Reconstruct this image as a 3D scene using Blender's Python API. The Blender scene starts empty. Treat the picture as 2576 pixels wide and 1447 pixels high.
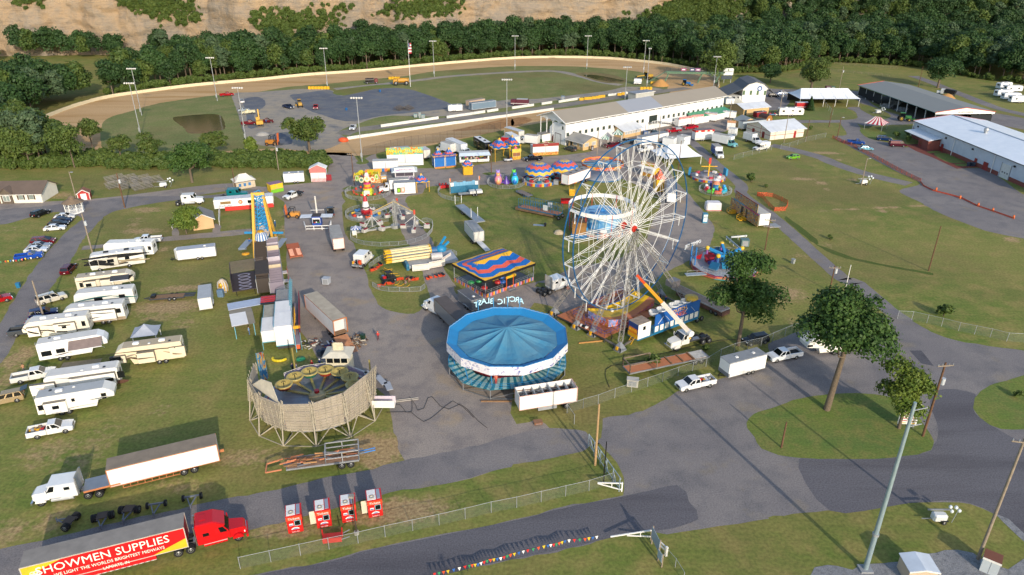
import bpy,math,random
import numpy as np
from math import sin,cos,pi,radians,atan2,hypot
from mathutils import Matrix,Vector
en,tu=enumerate,tuple
Ve=Vector
SC=bpy.context.scene
COL=SC.collection
random.seed(7)
R=random.Random(11)
CF,CTH,CH,CRO=1789.0,0.44975,63.93,0.0033
cam=bpy.data.objects.new('camera',bpy.data.cameras.new('camera'));COL.objects.link(cam)
cam.data.sensor_width=36.0;cam.data.lens=36.0*CF/2576.0
cam.data.clip_start=0.5;cam.data.clip_end=6000
cam.rotation_mode='QUATERNION'
cam.location=(0,0,CH)
cam.rotation_quaternion=(Matrix.Rotation(pi/2-CTH,3,'X')@Matrix.Rotation(CRO,3,'Z')).to_quaternion()
SC.camera=cam
SUN_EL,SUN_AZ=radians(21),radians(157.5)
wd=bpy.data.worlds.new('World');SC.world=wd;wd.use_nodes=True
nt=wd.node_tree
sky=nt.nodes.new('ShaderNodeTexSky');sky.sky_type='NISHITA';sky.sun_disc=False
sky.sun_elevation=SUN_EL;sky.sun_rotation=SUN_AZ;sky.air_density=1.0;sky.dust_density=1.0
bg=nt.nodes['Background'];bg.inputs['Strength'].default_value=0.15
nt.links.new(sky.outputs[0],bg.inputs[0])
sl=bpy.data.lights.new('sun','SUN');sl.energy=2.6;sl.angle=radians(0.6);sl.color=(1.0,0.87,0.70)
so=bpy.data.objects.new('sun',sl);COL.objects.link(so);so.location=(0,-50,120)
so.rotation_euler=(pi/2-SUN_EL,0,pi-SUN_AZ)
SC.view_settings.view_transform='Standard';SC.view_settings.look='None'
SC.view_settings.exposure=0.72;SC.view_settings.gamma=1.0;SC.view_settings.use_curve_mapping=False
SC.render.engine='CYCLES'
SC.cycles.max_bounces=4;SC.cycles.diffuse_bounces=2;SC.cycles.glossy_bounces=2;SC.cycles.transmission_bounces=3
SC.cycles.transparent_max_bounces=8;SC.cycles.use_denoising=True
SC.cycles.sample_clamp_indirect=4.0
TILES={'a':(1440,520,4.954),'b':(1900,520,4.954),'c':(2400,400,4.954),'d':(2300,640,4.954),'e':(2160,760,4.954),'f':(900,740,4.954),'g':(880,1000,3.365),'h':(950,1380,3.808),'i':(1760,1150,2.73),'j':(2180,1080,3.788),'k':(2880,400,6.029),'l':(3560,430,4.806),'m':(2840,640,4.822),'n':(2660,920,6.2925),'o':(1380,860,4.0205),'p':(1370,560,6.577),'z':(0,0,1.0),'w':(0,0,0.6289)}
for c_ in range(4):
 for r_,(oy,k_)in en(((0,2.412),(550,2.412),(1100,2.412),(1700,2.407))):
  TILES['%d%d'%(c_,r_)]=(c_*1024,oy,k_)
def ray(sx,sy):
 x=(sx/1.59-1288)/CF;y=(723.5-sy/1.59)/CF
 c,s=cos(CRO),sin(CRO);x,y=c*x-s*y,s*x+c*y
 return Ve((x,cos(CTH)+y*sin(CTH),-sin(CTH)+y*cos(CTH)))
def gp(sx,sy,z=0.0):
 d=ray(sx,sy);t=(z-CH)/d.z
 return Ve((0,0,CH))+d*t
def W(s,z=0.0):
 """'21 x y x y' -> ground points"""
 o=[]
 for q in s.split(';'):
  t=q.split();ox,oy,k=TILES[t[0]];n=[float(a)for a in t[1:]]
  o+=[gp(ox+n[i]/k,oy+n[i+1]/k,z)for i in range(0,len(n),2)]
 return o
def proj(p):
 v=Ve(p)-Ve((0,0,CH))
 u=v.y*cos(CTH)-v.z*sin(CTH);y=(v.y*sin(CTH)+v.z*cos(CTH))/u*CF;x=v.x/u*CF
 c,s=cos(-CRO),sin(-CRO)
 return((1288+c*x-s*y)*1.59,(723.5-s*x-c*y)*1.59)
def HT(s):
 """height of a vertical thing from 'tile basex basey topx topy'"""
 t=s.split();ox,oy,k=TILES[t[0]];n=[float(a)for a in t[1:]]
 b=gp(ox+n[0]/k,oy+n[1]/k);ty=oy+n[3]/k
 lo,hi=0.0,60.0
 for _ in range(40):
  m=(lo+hi)/2
  if proj(b+Ve((0,0,m)))[1]>ty:lo=m
  else:hi=m
 return b,lo
def hexc(h):
 h=h.lstrip('#');o=[]
 for i in(0,2,4):
  c=int(h[i:i+2],16)/255
  o.append(c/12.92 if c<=.04045 else((c+.055)/1.055)**2.4)
 return(*o,1)
_M={}
def mat(h,rough=.5,metal=0.,var=.16,scale=1.2,h2=None,bump=0.,bscale=8.,tr=0.):
 """painted / plain surface: base colour h with soft procedural wear towards h2 or a darker tone"""
 key=(h,rough,metal,var,scale,h2,bump,bscale,tr)
 if key in _M:return _M[key]
 m=bpy.data.materials.new('surface_'+h);m.use_nodes=True;n=m.node_tree.nodes;l=m.node_tree.links
 b=n['Principled BSDF'];b.inputs['Roughness'].default_value=rough;b.inputs['Metallic'].default_value=metal
 c=hexc(h)
 if tr:b.inputs['Alpha'].default_value=1-tr
 tc=n.new('ShaderNodeTexCoord');no=n.new('ShaderNodeTexNoise');no.inputs['Scale'].default_value=scale;no.inputs['Detail'].default_value=6
 no.inputs['Roughness'].default_value=.65
 l.new(tc.outputs['Object'],no.inputs['Vector'])
 rp=n.new('ShaderNodeValToRGB');rp.color_ramp.elements[0].position=.32;rp.color_ramp.elements[1].position=.66
 c2=hexc(h2)if h2 else tu(x*(1-var)for x in c[:3])+(1,)
 rp.color_ramp.elements[0].color=c2 if not h2 else tu(a*(1-var)+b_*var for a,b_ in zip(c[:3],c2[:3]))+(1,)
 if h2 and var==.16:rp.color_ramp.elements[0].color=c2
 rp.color_ramp.elements[1].color=c
 l.new(no.outputs['Fac'],rp.inputs['Fac']);l.new(rp.outputs['Color'],b.inputs['Base Color'])
 if bump:
  n2=n.new('ShaderNodeTexNoise');n2.inputs['Scale'].default_value=bscale;n2.inputs['Detail'].default_value=4
  l.new(tc.outputs['Object'],n2.inputs['Vector'])
  bp=n.new('ShaderNodeBump');bp.inputs['Strength'].default_value=bump;bp.inputs['Distance'].default_value=.1
  l.new(n2.outputs['Fac'],bp.inputs['Height']);l.new(bp.outputs['Normal'],b.inputs['Normal'])
 _M[key]=m
 return m
def ramp_nodes(n,stops,const=True):
 rp=n.new('ShaderNodeValToRGB');cr=rp.color_ramp
 cr.interpolation='CONSTANT' if const else 'LINEAR'
 cr.elements[0].position=stops[0][0];cr.elements[0].color=hexc(stops[0][1])
 cr.elements[1].position=stops[1][0];cr.elements[1].color=hexc(stops[1][1])
 for p_,h in stops[2:]:
  e=cr.elements.new(p_);e.color=hexc(h)
 return rp
def uvm(kind,stops,a=1.,b=1.,rough=.6,bump=0.):
 """printed cloth / panels driven by UV. kinds: zig (zigzag bands in v), strip (bands in u), rings (bands in v), art (blotchy airbrush art)"""
 key=(kind,tu(stops),a,b,rough)
 if key in _M:return _M[key]
 m=bpy.data.materials.new('print_'+kind);m.use_nodes=True;n=m.node_tree.nodes;l=m.node_tree.links
 bs=n['Principled BSDF'];bs.inputs['Roughness'].default_value=rough
 def math_(op,x,y=None):
  k=n.new('ShaderNodeMath');k.operation=op
  for i,v in en((x,y)):
   if v is None:continue
   if isinstance(v,(int,float)):k.inputs[i].default_value=v
   else:l.new(v,k.inputs[i])
  return k.outputs[0]
 uv=n.new('ShaderNodeUVMap');sp=n.new('ShaderNodeSeparateXYZ');l.new(uv.outputs[0],sp.inputs[0])
 u,v=sp.outputs[0],sp.outputs[1]
 if kind=='zig':
  t=math_('PINGPONG',math_('MULTIPLY',u,a),.5)
  f=math_('FRACT',math_('ADD',v,math_('MULTIPLY',t,b)))
 elif kind=='strip':f=math_('FRACT',math_('MULTIPLY',u,a))
 elif kind=='rings':f=v
 if kind=='art':
  mp=n.new('ShaderNodeMapping');mp.inputs['Scale'].default_value=(a,b,1);l.new(uv.outputs[0],mp.inputs[0])
  no=n.new('ShaderNodeTexNoise');no.inputs['Scale'].default_value=1;no.inputs['Detail'].default_value=3;no.inputs['Distortion'].default_value=1.2
  l.new(mp.outputs[0],no.inputs['Vector'])
  rp=ramp_nodes(n,[(p_*.5+.25,h)for p_,h in stops],False);l.new(no.outputs['Fac'],rp.inputs[0])
 else:
  rp=ramp_nodes(n,stops);l.new(f,rp.inputs[0])
 mx=n.new('ShaderNodeMixRGB');mx.blend_type='MULTIPLY';mx.inputs[0].default_value=.35
 n3=n.new('ShaderNodeTexNoise');n3.inputs['Scale'].default_value=.9;n3.inputs['Detail'].default_value=5
 tc=n.new('ShaderNodeTexCoord');l.new(tc.outputs['Object'],n3.inputs['Vector'])
 l.new(rp.outputs[0],mx.inputs[1]);l.new(n3.outputs['Fac'],mx.inputs[2]);l.new(mx.outputs[0],bs.inputs['Base Color'])
 if bump:
  w=n.new('ShaderNodeTexWave');w.inputs['Scale'].default_value=bump;w.inputs['Distortion'].default_value=3;w.inputs['Detail'].default_value=2
  l.new(tc.outputs['Object'],w.inputs['Vector']);bp=n.new('ShaderNodeBump');bp.inputs['Strength'].default_value=.35;bp.inputs['Distance'].default_value=.08
  l.new(w.outputs['Fac'],bp.inputs['Height']);l.new(bp.outputs[0],bs.inputs['Normal'])
 _M[key]=m
 return m
def sheet_metal(h,h2,rib=3.0,axis=0,rough=.45):
 """ribbed sheet: standing seams along one object axis"""
 key=('rib',h,h2,rib,axis)
 if key in _M:return _M[key]
 m=mat(h,rough,0.,.16,.35,h2).copy();n=m.node_tree.nodes;l=m.node_tree.links
 tc=n.new('ShaderNodeTexCoord');w=n.new('ShaderNodeTexWave');w.bands_direction='XYZ'[axis];w.inputs['Scale'].default_value=rib;w.wave_profile='SAW'
 l.new(tc.outputs['Object'],w.inputs['Vector']);bp=n.new('ShaderNodeBump');bp.inputs['Strength'].default_value=.4;bp.inputs['Distance'].default_value=.05
 l.new(w.outputs['Fac'],bp.inputs['Height']);l.new(bp.outputs[0],n['Principled BSDF'].inputs['Normal'])
 _M[key]=m
 return m
Wt=mat('e4e3df',.42,0,.10,.8);CREAM=mat('ddd2ba',.5);Gy=mat('8f9296',.5);Dg=mat('3a3c40',.6);Bk=mat('101113',.5)
TYRE=mat('17181a',.85);RIM=mat('b9bcc0',.3,.7);St=mat('9a9ea3',.4,.6);Gv=mat('a9adb0',.45,.35);RUST=mat('8a5a3c',.8,0,.5,2.5,'5a3a28')
Gl=mat('0e1418',.06,0,.05);ALU=mat('b8bbbd',.35,.3);CHROME=mat('d5d8da',.12,.9);RED=mat('b01a1e',.35);BLUE=mat('1a6fb4',.4)
YEL=mat('dba521',.45);ORANGE=mat('d2551f',.5);TEAL=mat('2b8fae',.45);WOOD=mat('8a6a4c',.8,0,.35,3.);PLY=mat('b5734c',.75,0,.3,1.5,'96583a');GREEN=mat('2f7a48',.5)
LAMPR=mat('8c1410',.25);LAMPW=mat('e9ecec',.12)
class MB:
 def __init__(s):
  s.v=[];s.f=[];s.mi=[];s.mats=[];s.uv=[];s.T=None;s.sm=[]
 def m(s,mt):
  if mt in s.mats:return s.mats.index(mt)
  s.mats.append(mt);return len(s.mats)-1
 def add(s,vs,fs,mt,uvs=None,smooth=False):
  o=len(s.v);T=s.T
  s.v.extend([tu(T@Ve(p))for p in vs]if T is not None else[tu(p)for p in vs])
  i=s.m(mt)
  for k,f in en(fs):
   s.f.append([a+o for a in f]);s.mi.append(i);s.sm.append(smooth)
   s.uv.append(uvs[k]if uvs else None)
  return s
 def box(s,x0,x1,y0,y1,z0,z1,mt,top=None,tx=0.,ty=0.):
  v=[(x0,y0,z0),(x1,y0,z0),(x1,y1,z0),(x0,y1,z0),(x0+tx,y0+ty,z1),(x1-tx,y0+ty,z1),(x1-tx,y1-ty,z1),(x0+tx,y1-ty,z1)]
  f=[(0,3,2,1),(0,1,5,4),(1,2,6,5),(2,3,7,6),(3,0,4,7)]
  s.add(v,f,mt)
  s.add(v[4:],[(0,1,2,3)],top or mt)
  return s
 def rbox(s,x0,x1,y0,y1,z0,z1,mt,b=.05,top=None):
  """box with bevelled vertical and top edges"""
  def ring(i,z):return[(x0+i+b,y0+i,z),(x1-i-b,y0+i,z),(x1-i,y0+i+b,z),(x1-i,y1-i-b,z),(x1-i-b,y1-i,z),(x0+i+b,y1-i,z),(x0+i,y1-i-b,z),(x0+i,y0+i+b,z)]
  s.loft([ring(0,z0),ring(0,z1-b),ring(b,z1)],mt,top=top)
  return s
 def loft(s,rings,mt,cap=True,closed=True,smooth=False,top=None):
  n=len(rings[0]);v=[p for r in rings for p in r];f=[]
  for i in range(len(rings)-1):
   for j in range(n if closed else n-1):
    k=(j+1)%n
    f.append((i*n+j,i*n+k,(i+1)*n+k,(i+1)*n+j))
  s.add(v,f,mt,smooth=smooth)
  if cap:
   s.add(rings[0],[tu(range(n-1,-1,-1))],mt);s.add(rings[-1],[tu(range(n))],top or mt)
  return s
 def prism(s,prof,y0,y1,mt,side=None):
  """profile in x,z extruded along y"""
  n=len(prof)
  v=[(x,y0,z)for x,z in prof]+[(x,y1,z)for x,z in prof]
  s.add(v,[(i,(i+1)%n,n+(i+1)%n,n+i)for i in range(n)],mt)
  s.add(v,[tu(range(n-1,-1,-1)),tu(range(n,2*n))],side or mt)
  return s
 def cyl(s,p0,p1,r,mt,n=8,r1=None,cap=True,smooth=True):
  p0=Ve(p0);p1=Ve(p1);d=p1-p0
  if d.length<1e-6:return s
  d.normalize();a=d.orthogonal().normalized();b=d.cross(a);r1=r if r1 is None else r1
  c=[(cos(2*pi*i/n),sin(2*pi*i/n))for i in range(n)]
  r0_=[p0+(a*x+b*y)*r for x,y in c];r1_=[p1+(a*x+b*y)*r1 for x,y in c]
  return s.loft([r0_,r1_],mt,cap,smooth=smooth)
 def bar(s,p0,p1,w,mt,h=None):
  """square section bar"""
  p0=Ve(p0);p1=Ve(p1);d=(p1-p0)
  if d.length<1e-6:return s
  d.normalize();up=Ve((0,0,1))if abs(d.z)<.95 else Ve((1,0,0))
  a=d.cross(up).normalized();b=a.cross(d);h=h or w
  q=[a*(w/2)+b*(h/2),a*(-w/2)+b*(h/2),a*(-w/2)-b*(h/2),a*(w/2)-b*(h/2)]
  return s.loft([[p0+k for k in q],[p1+k for k in q]],mt)
 def tube(s,pts,r,mt,n=6):
  for i in range(len(pts)-1):s.cyl(pts[i],pts[i+1],r,mt,n)
  return s
 def lathe(s,prof,mt,n=16,c=(0,0,0),cap=False,smooth=True,a0=0.,uv=False):
  rings=[[(c[0]+r*cos(a0+2*pi*j/n),c[1]+r*sin(a0+2*pi*j/n),c[2]+z)for j in range(n)]for r,z in prof]
  if not uv:return s.loft(rings,mt,cap,smooth=smooth)
  k=len(prof)
  for i in range(k-1):
   for j in range(n):
    a,b_=j/n,(j+1)/n;v0,v1=i/(k-1),(i+1)/(k-1)
    s.add([rings[i][j],rings[i][(j+1)%n],rings[i+1][(j+1)%n],rings[i+1][j]],[(0,1,2,3)],mt,[[(a,v0),(b_,v0),(b_,v1),(a,v1)]],smooth)
  return s
 def ball(s,c,r,mt,n=8,m=6):
  r=(r,r,r)if isinstance(r,(int,float))else r
  rings=[[(c[0]+r[0]*sin(pi*i/m)*cos(2*pi*j/n),c[1]+r[1]*sin(pi*i/m)*sin(2*pi*j/n),c[2]-r[2]*cos(pi*i/m))for j in range(n)]for i in range(1,m)]
  s.loft(rings,mt,True,smooth=True)
  return s
 def quad(s,a,b,c,d,mt,uv=None):
  return s.add([a,b,c,d],[(0,1,2,3)],mt,[uv or[(0,0),(1,0),(1,1),(0,1)]])
 def poly(s,pts,mt):return s.add(pts,[tu(range(len(pts)))],mt)
 def slab(s,a,b,c,d,t,mt,uv=None,back=None):
  """panel with thickness t behind quad a b c d"""
  a,b,c,d=map(Ve,(a,b,c,d));n=(b-a).cross(d-a).normalized()*-t
  s.quad(a,b,c,d,mt,uv);bk=back or mt
  A,B,C,D_=a+n,b+n,c+n,d+n
  s.add([A,B,C,D_],[(3,2,1,0)],bk)
  return s.add([a,b,c,d,A,B,C,D_],[(1,0,4,5),(2,1,5,6),(3,2,6,7),(0,3,7,4)],bk)
 def mesh(s,name):
  me=bpy.data.meshes.new(name);me.from_pydata(s.v,[],s.f)
  for mt in s.mats:me.materials.append(mt)
  me.polygons.foreach_set('material_index',s.mi);me.polygons.foreach_set('use_smooth',s.sm)
  if any(u is not None for u in s.uv):
   ul=me.uv_layers.new(name='UVMap');d=[]
   for f,u in zip(s.f,s.uv):d.extend(u if u is not None else[(0,0)]*len(f))
   ul.data.foreach_set('uv',[x for p in d for x in p])
  me.update();return me
def obj(name,data,parent=None,loc=None,rz=None,rot=None):
 o=bpy.data.objects.new(name,data);COL.objects.link(o)
 if parent is not None:o.parent=parent
 if loc is not None:o.location=loc
 if rz is not None:o.rotation_euler=(0,0,rz)
 if rot is not None:o.rotation_euler=rot
 return o
def tag(o,label=None,cat=None,group=None,kind=None):
 if label:o['label']=label
 if cat:o['category']=cat
 if group:o['group']=group
 if kind:o['kind']=kind
 return o
def Th(name,label,cat,loc=(0,0,0),rz=0.,group=None):
 return tag(obj(name,None,None,loc,rz),label,cat,group)
def pt(parent,name,mb,label=None,loc=None,rz=None,rot=None):
 me=mb if isinstance(mb,bpy.types.Mesh)else mb.mesh(name)
 return tag(obj(name,me,parent,loc,rz,rot),label)
_ME={}
def shared(key,fn):
 if key not in _ME:_ME[key]=fn().mesh(key[0]if isinstance(key,tu)else key)
 return _ME[key]
def solo(name,mb,label,cat,loc=(0,0,0),rz=0.,group=None):
 return tag(obj(name,mb.mesh(name),None,loc,rz),label,cat,group)
def copy_thing(o,loc,rz=None,label=None):
 c=o.copy();COL.objects.link(c);c.location=loc
 if rz is not None:c.rotation_euler=(0,0,rz)
 if label:c['label']=label
 def kids(a,b):
  for ch in list(a.children):
   d=ch.copy();COL.objects.link(d);d.parent=b;kids(ch,d)
 kids(o,c);return c
def seg(s,w=0.):
 """two ground points of the visible long side, rear then front -> centre, heading, length. w: width, pushed away from the camera"""
 if s[0]=='*':s=s[1:];w=0.
 a,b=W(s)[:2];d=b-a;L=d.length;h=atan2(d.y,d.x);n=Ve((-d.y,d.x,0)).normalized()
 if n.y<0:n=-n
 return(a+b)/2+n*(w/2),h,L
def text(parent,s,size,loc,rot,mt,ext=.01,name='lettering',align='CENTER',sx=1.,fit=0):
 cu=bpy.data.curves.new(name,'FONT');cu.body=s;cu.size=size;cu.align_x=align;cu.align_y='CENTER';cu.extrude=ext
 cu.resolution_u=2;cu.materials.append(mt)
 tmp=bpy.data.objects.new('tmp',cu);me=bpy.data.meshes.new_from_object(tmp);me.name=name;bpy.data.objects.remove(tmp)
 if not me.materials:me.materials.append(mt)
 o=obj(name,me,parent,loc,None,rot)
 if fit:x=[v.co.x for v in me.vertices];sx=fit/(max(x)-min(x))
 o.scale=(sx,1,1)
 return o
def Bx(*a,**k):return MB().box(*a,**k)
def Br(*a,**k):return MB().bar(*a,**k)
def Lt(*a,**k):return MB().lathe(*a,**k)
def Cy(*a,**k):return MB().cyl(*a,**k)
def Rx(*a,**k):return MB().rbox(*a,**k)
def Sl(*a,**k):return MB().slab(*a,**k)
def Zv(z):return Ve((0,0,z))
def gm(name,cols,scales=(.035,.35,3.),rough=.95,bump=.25,attr=None,acol=None,stretch=None,cracks=0,sand=None,mow=None):
 """three octaves of procedural variation over ground coordinates; attr: painted weight of bare / dry soil"""
 m=bpy.data.materials.new(name);m.use_nodes=True;n=m.node_tree.nodes;l=m.node_tree.links
 b=n['Principled BSDF'];b.inputs['Roughness'].default_value=rough;b.inputs['Specular IOR Level'].default_value=.25
 tc=n.new('ShaderNodeTexCoord');src=tc.outputs['Object']
 if stretch:
  mp=n.new('ShaderNodeMapping');mp.inputs['Rotation'].default_value=(0,0,stretch[0]);mp.inputs['Scale'].default_value=(stretch[1],1,1)
  l.new(src,mp.inputs['Vector']);src2=mp.outputs['Vector']
 else:src2=src
 def noise(sc,det=6,v=None):
  k=n.new('ShaderNodeTexNoise');k.inputs['Scale'].default_value=sc;k.inputs['Detail'].default_value=det;k.inputs['Roughness'].default_value=.6
  l.new(v or src,k.inputs['Vector']);return k.outputs['Fac']
 def ramp(f,a,b_):
  k=n.new('ShaderNodeValToRGB');k.color_ramp.elements[0].position=a;k.color_ramp.elements[1].position=b_;l.new(f,k.inputs[0]);return k.outputs['Color']
 def mix(f,a,b_,mode='MIX'):
  k=n.new('ShaderNodeMixRGB');k.blend_type=mode
  for i,v in((0,f),(1,a),(2,b_)):
   if isinstance(v,(int,float)):k.inputs[i].default_value=v
   elif isinstance(v,tu):k.inputs[i].default_value=v
   else:l.new(v,k.inputs[i])
  return k.outputs['Color']
 c=mix(ramp(noise(scales[0],8,src2),.38,.62),hexc(cols[0]),hexc(cols[1]))
 c=mix(ramp(noise(scales[1],8,src2),.46,.66),c,hexc(cols[2]))
 if mow:
  mp=n.new('ShaderNodeMapping');mp.inputs['Rotation'].default_value=(0,0,mow);mp.inputs['Scale'].default_value=(.12,1,1);l.new(src,mp.inputs[0])
  c=mix(ramp(noise(.55,6,mp.outputs[0]),.42,.7),c,mix(.5,c,hexc(cols[2])))
  c=mix(ramp(noise(.016,5),.5,.62),c,mix(.55,c,hexc('7a6e44')))
 if sand:c=mix(ramp(noise(.14,9),.56,.72),c,mix(.6,c,hexc(sand)))
 if cracks:
  vo=n.new('ShaderNodeTexVoronoi');vo.feature='DISTANCE_TO_EDGE';vo.inputs['Scale'].default_value=cracks;nz=n.new('ShaderNodeMixRGB');nz.inputs[0].default_value=.12;kn=n.new('ShaderNodeTexNoise');kn.inputs['Scale'].default_value=.6;l.new(src,kn.inputs['Vector']);l.new(src,nz.inputs[1]);l.new(kn.outputs['Color'],nz.inputs[2]);l.new(nz.outputs[0],vo.inputs['Vector'])
  lt=n.new('ShaderNodeMath');lt.operation='LESS_THAN';l.new(vo.outputs['Distance'],lt.inputs[0]);lt.inputs[1].default_value=.006;m2=n.new('ShaderNodeMath');m2.operation='MULTIPLY';l.new(lt.outputs[0],m2.inputs[0]);gt=n.new('ShaderNodeMath');gt.operation='GREATER_THAN';l.new(noise(.06,3),gt.inputs[0]);gt.inputs[1].default_value=.5;l.new(gt.outputs[0],m2.inputs[1]);m3=n.new('ShaderNodeMath');m3.operation='MULTIPLY';l.new(m2.outputs[0],m3.inputs[0]);m3.inputs[1].default_value=.45
  c=mix(m3.outputs[0],c,hexc('2c2b2d'));c=mix(ramp(noise(.45,3),.66,.72),c,mix(.35,c,hexc('3a393b')))
 if attr:
  at=n.new('ShaderNodeAttribute');at.attribute_name=attr;at.attribute_type='GEOMETRY'
  s_=n.new('ShaderNodeMath');s_.operation='MULTIPLY_ADD';l.new(noise(.9,8),s_.inputs[0]);s_.inputs[1].default_value=1.1
  a2=n.new('ShaderNodeMath');a2.operation='SUBTRACT';l.new(at.outputs['Fac'],a2.inputs[0]);a2.inputs[1].default_value=.55;l.new(a2.outputs[0],s_.inputs[2])
  soil=mix(ramp(noise(2.2,6),.35,.65),hexc(acol[0]),hexc(acol[1]))
  c=mix(ramp(s_.outputs[0],.38,.72),c,soil)
 f=noise(scales[2],10)
 c=mix(.55,c,ramp(f,.2,.62),'MULTIPLY')
 l.new(c,b.inputs['Base Color'])
 bp=n.new('ShaderNodeBump');bp.inputs['Strength'].default_value=bump;bp.inputs['Distance'].default_value=.12;l.new(f,bp.inputs['Height']);l.new(bp.outputs[0],b.inputs['Normal'])
 return m
GRASS_M=gm('grass',('687a34','828443','94894f'),(.03,.22,2.2),attr='dry',acol=('a08560','b39b70'),mow=.5)
ISLE_M=gm('island_grass',('60773a','708038','808046'),(.08,.4,3.),mow=.3)
ASPH_M=gm('asphalt_sunned',('958b84','a2978d','88807c'),(.05,.3,5.),bump=.12,sand='b39a72')
ROAD_M=gm('asphalt',('807b7b','8c8683','767374'),(.06,.25,5.),bump=.12,sand='97896f')
NEWROAD_M=gm('asphalt_dark',('67656a','737175','5a585d'),(.05,.2,5.),bump=.1,stretch=(.24,.12))
PATCH_M=gm('asphalt_patch',('5c5b60','65646a','535258'),(.1,.4,5.),bump=.1)
DIRT_M=gm('track_dirt',('c9a578','d3b184','b8935f'),(.05,.2,3.),stretch=(.12,.15))
CLAY_M=gm('clay',('a87c50','b5895a','946c42'),(.1,.5,2.),bump=.8)
GRAVEL_M=gm('gravel',('9d968c','ab9f8b','8c8884'),(.04,.25,4.))
DKGRAV_M=gm('gravel_dark',('646974','70757e','7a7b7b'),(.05,.2,4.))
STONE_M=gm('crushed_stone',('8e8f92','9a9a9b','77797c'),(.2,1.5,9.),bump=.9)
POND_M=mat('3f3a22',.12,0,.25,.15,'4d4a2c')
BRICKPAVE_M=gm('brick_paving',('7a4238','8a5044','6b3a33'),(.3,1.5,6.))
def spline(pts,k=6,closed=True,jit=0.):
 P=[Ve(p)for p in pts];n=len(P);out=[]
 for i in range(n if closed else n-1):
  p0,p1,p2,p3=(P[(i-1)%n]if closed or i else P[0]),P[i],P[(i+1)%n],(P[(i+2)%n]if closed or i+2<n else P[n-1])
  m=max(1,min(k,int((p2-p1).length/1.2)))
  for j in range(m):
   t=j/m
   q=.5*((2*p1)+(p2-p0)*t+(2*p0-5*p1+4*p2-p3)*t*t+(3*p1-p0-3*p2+p3)*t**3)
   if jit:q=q+Ve((R.uniform(-jit,jit),R.uniform(-jit,jit),0))
   out.append(q)
 if not closed:out.append(P[-1])
 return out
def area(name,s,lev,mt,smooth=True,jit=.18,k=10,kind='structure',label=None):
 """flat sheet; s: survey string or list of points; lev: layer number (each 6 mm up)"""
 pts=[]
 for a in([s]if isinstance(s,str)else s):pts+=W(a)if isinstance(a,str)else[Ve(a)]
 if smooth:pts=spline(pts,k,True,jit)
 z=.006*lev
 me=bpy.data.meshes.new(name);me.from_pydata([(p.x,p.y,z)for p in pts],[],[tu(range(len(pts)))]);me.materials.append(mt);me.update()
 if me.polygons[0].normal.z<0:me.flip_normals()
 o=obj(name,me);o['kind']=kind
 if label:o['label']=label
 return o
def strip(name,s,w,lev,mt,jit=.1,closed=False):
 pts=W(s)if isinstance(s,str)else s
 P=spline(pts,8,closed,0);v=[];f=[];n=len(P)
 for i,p in en(P):
  a,b=P[max(0,i-1)],P[min(n-1,i+1)];d=(b-a);t=Ve((-d.y,d.x,0)).normalized()*(w/2)
  j=R.uniform(-jit,jit)
  v+=[tu(p+t*(1+j))[:2]+(.006*lev,),tu(p-t*(1+j))[:2]+(.006*lev,)]
 f=[(2*i,2*i+1,2*i+3,2*i+2)for i in range(n-1)]
 me=bpy.data.meshes.new(name);me.from_pydata(v,[],f);me.materials.append(mt);me.update()
 if me.polygons[0].normal.z<0:me.flip_normals()
 o=obj(name,me);o['kind']='structure';return o
DRY=[]
def dry(s,r,w=.8,el=1.,rot=0.):
 for p in W(s):DRY.append((p.x,p.y,r,r*el,rot,w))
dry('01 1420 700',5,.8,.5);dry('01 1330 790',4,.6,.4);dry('01 1370 905',6,.8,.4);dry('01 1290 840',1.6,.8);dry('01 580 560',6,.7,.6);dry('01 60 900',6,.5,.4,1.);dry('01 1580 1080',2.2,.7);dry('01 800 1170',3,.6,.4,1.)
dry('01 1750 1260',5,.4,.5);dry('02 1620 310',8,.85,.45,.1);dry('02 1740 130',6,.8,.3,.15);dry('02 1500 420',5,.6,.5);dry('02 1780 470',3,.6);dry('02 180 790',2.5,.8,2.);dry('02 80 1000',3,.6,2.);dry('02 1560 1310',2.5,.5);dry('02 1800 1290',5,.3)
dry('03 480 250',5,.6);dry('03 850 260',4,.5,3.);dry('03 1750 590',5,.6,.4);dry('03 2300 330',5,.7,.4);dry('03 520 900',3,.6,1.5);dry('03 40 1060',3,.7,1.);dry('03 1600 900',5,.4,.4)
dry('13 330 1000',6,.8,.3,.1);dry('13 1360 830',7,.95,.35,.1);dry('13 1180 880',3,.8,.4);dry('13 1200 250',4,.9,1.2);dry('13 50 300',7,.6,.4);dry('13 1050 170',2,1.,1.)
dry('12 1350 270',7,.75,.6);dry('12 1250 170',3,.7);dry('12 500 830',3,.5);dry('11 1730 330',4,.6,.3);dry('11 1830 910',2,.8,.3);dry('11 1940 1030',2,.8);dry('11 1660 720',5,.5);dry('11 2400 1000',4,.6);dry('21 80 1010',5,.75,.5);dry('11 300 900',3,.7,4.);dry('11 250 720',3,.5)
dry('31 560 150',6,.95,.3,-.1);dry('31 330 400',4.5,.9,.35,-.1);dry('31 690 215',1.5,.9);dry('31 520 440',2,.9);dry('31 570 500',1.4,.8);dry('31 820 410',1.6,.9);dry('31 2350 985',1.8,1.);dry('31 130 640',3,.5)
for x_ in range(500,1560,40):dry('31 %d %d'%(x_,716-(x_-480)*.045-(10 if x_%80 else 0)),R.uniform(.7,1.3),R.uniform(.7,1.05),.6)
dry('31 1100 710',1.5,.9);dry('31 570 1040',2,.6);dry('31 310 1140',2,.6);dry('32 130 180',6,.8,.7);dry('32 230 480',4,.5);dry('32 880 1370',1.5,.5);dry('33 1050 110',1,.7);dry('33 1410 255',1,.9)
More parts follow.
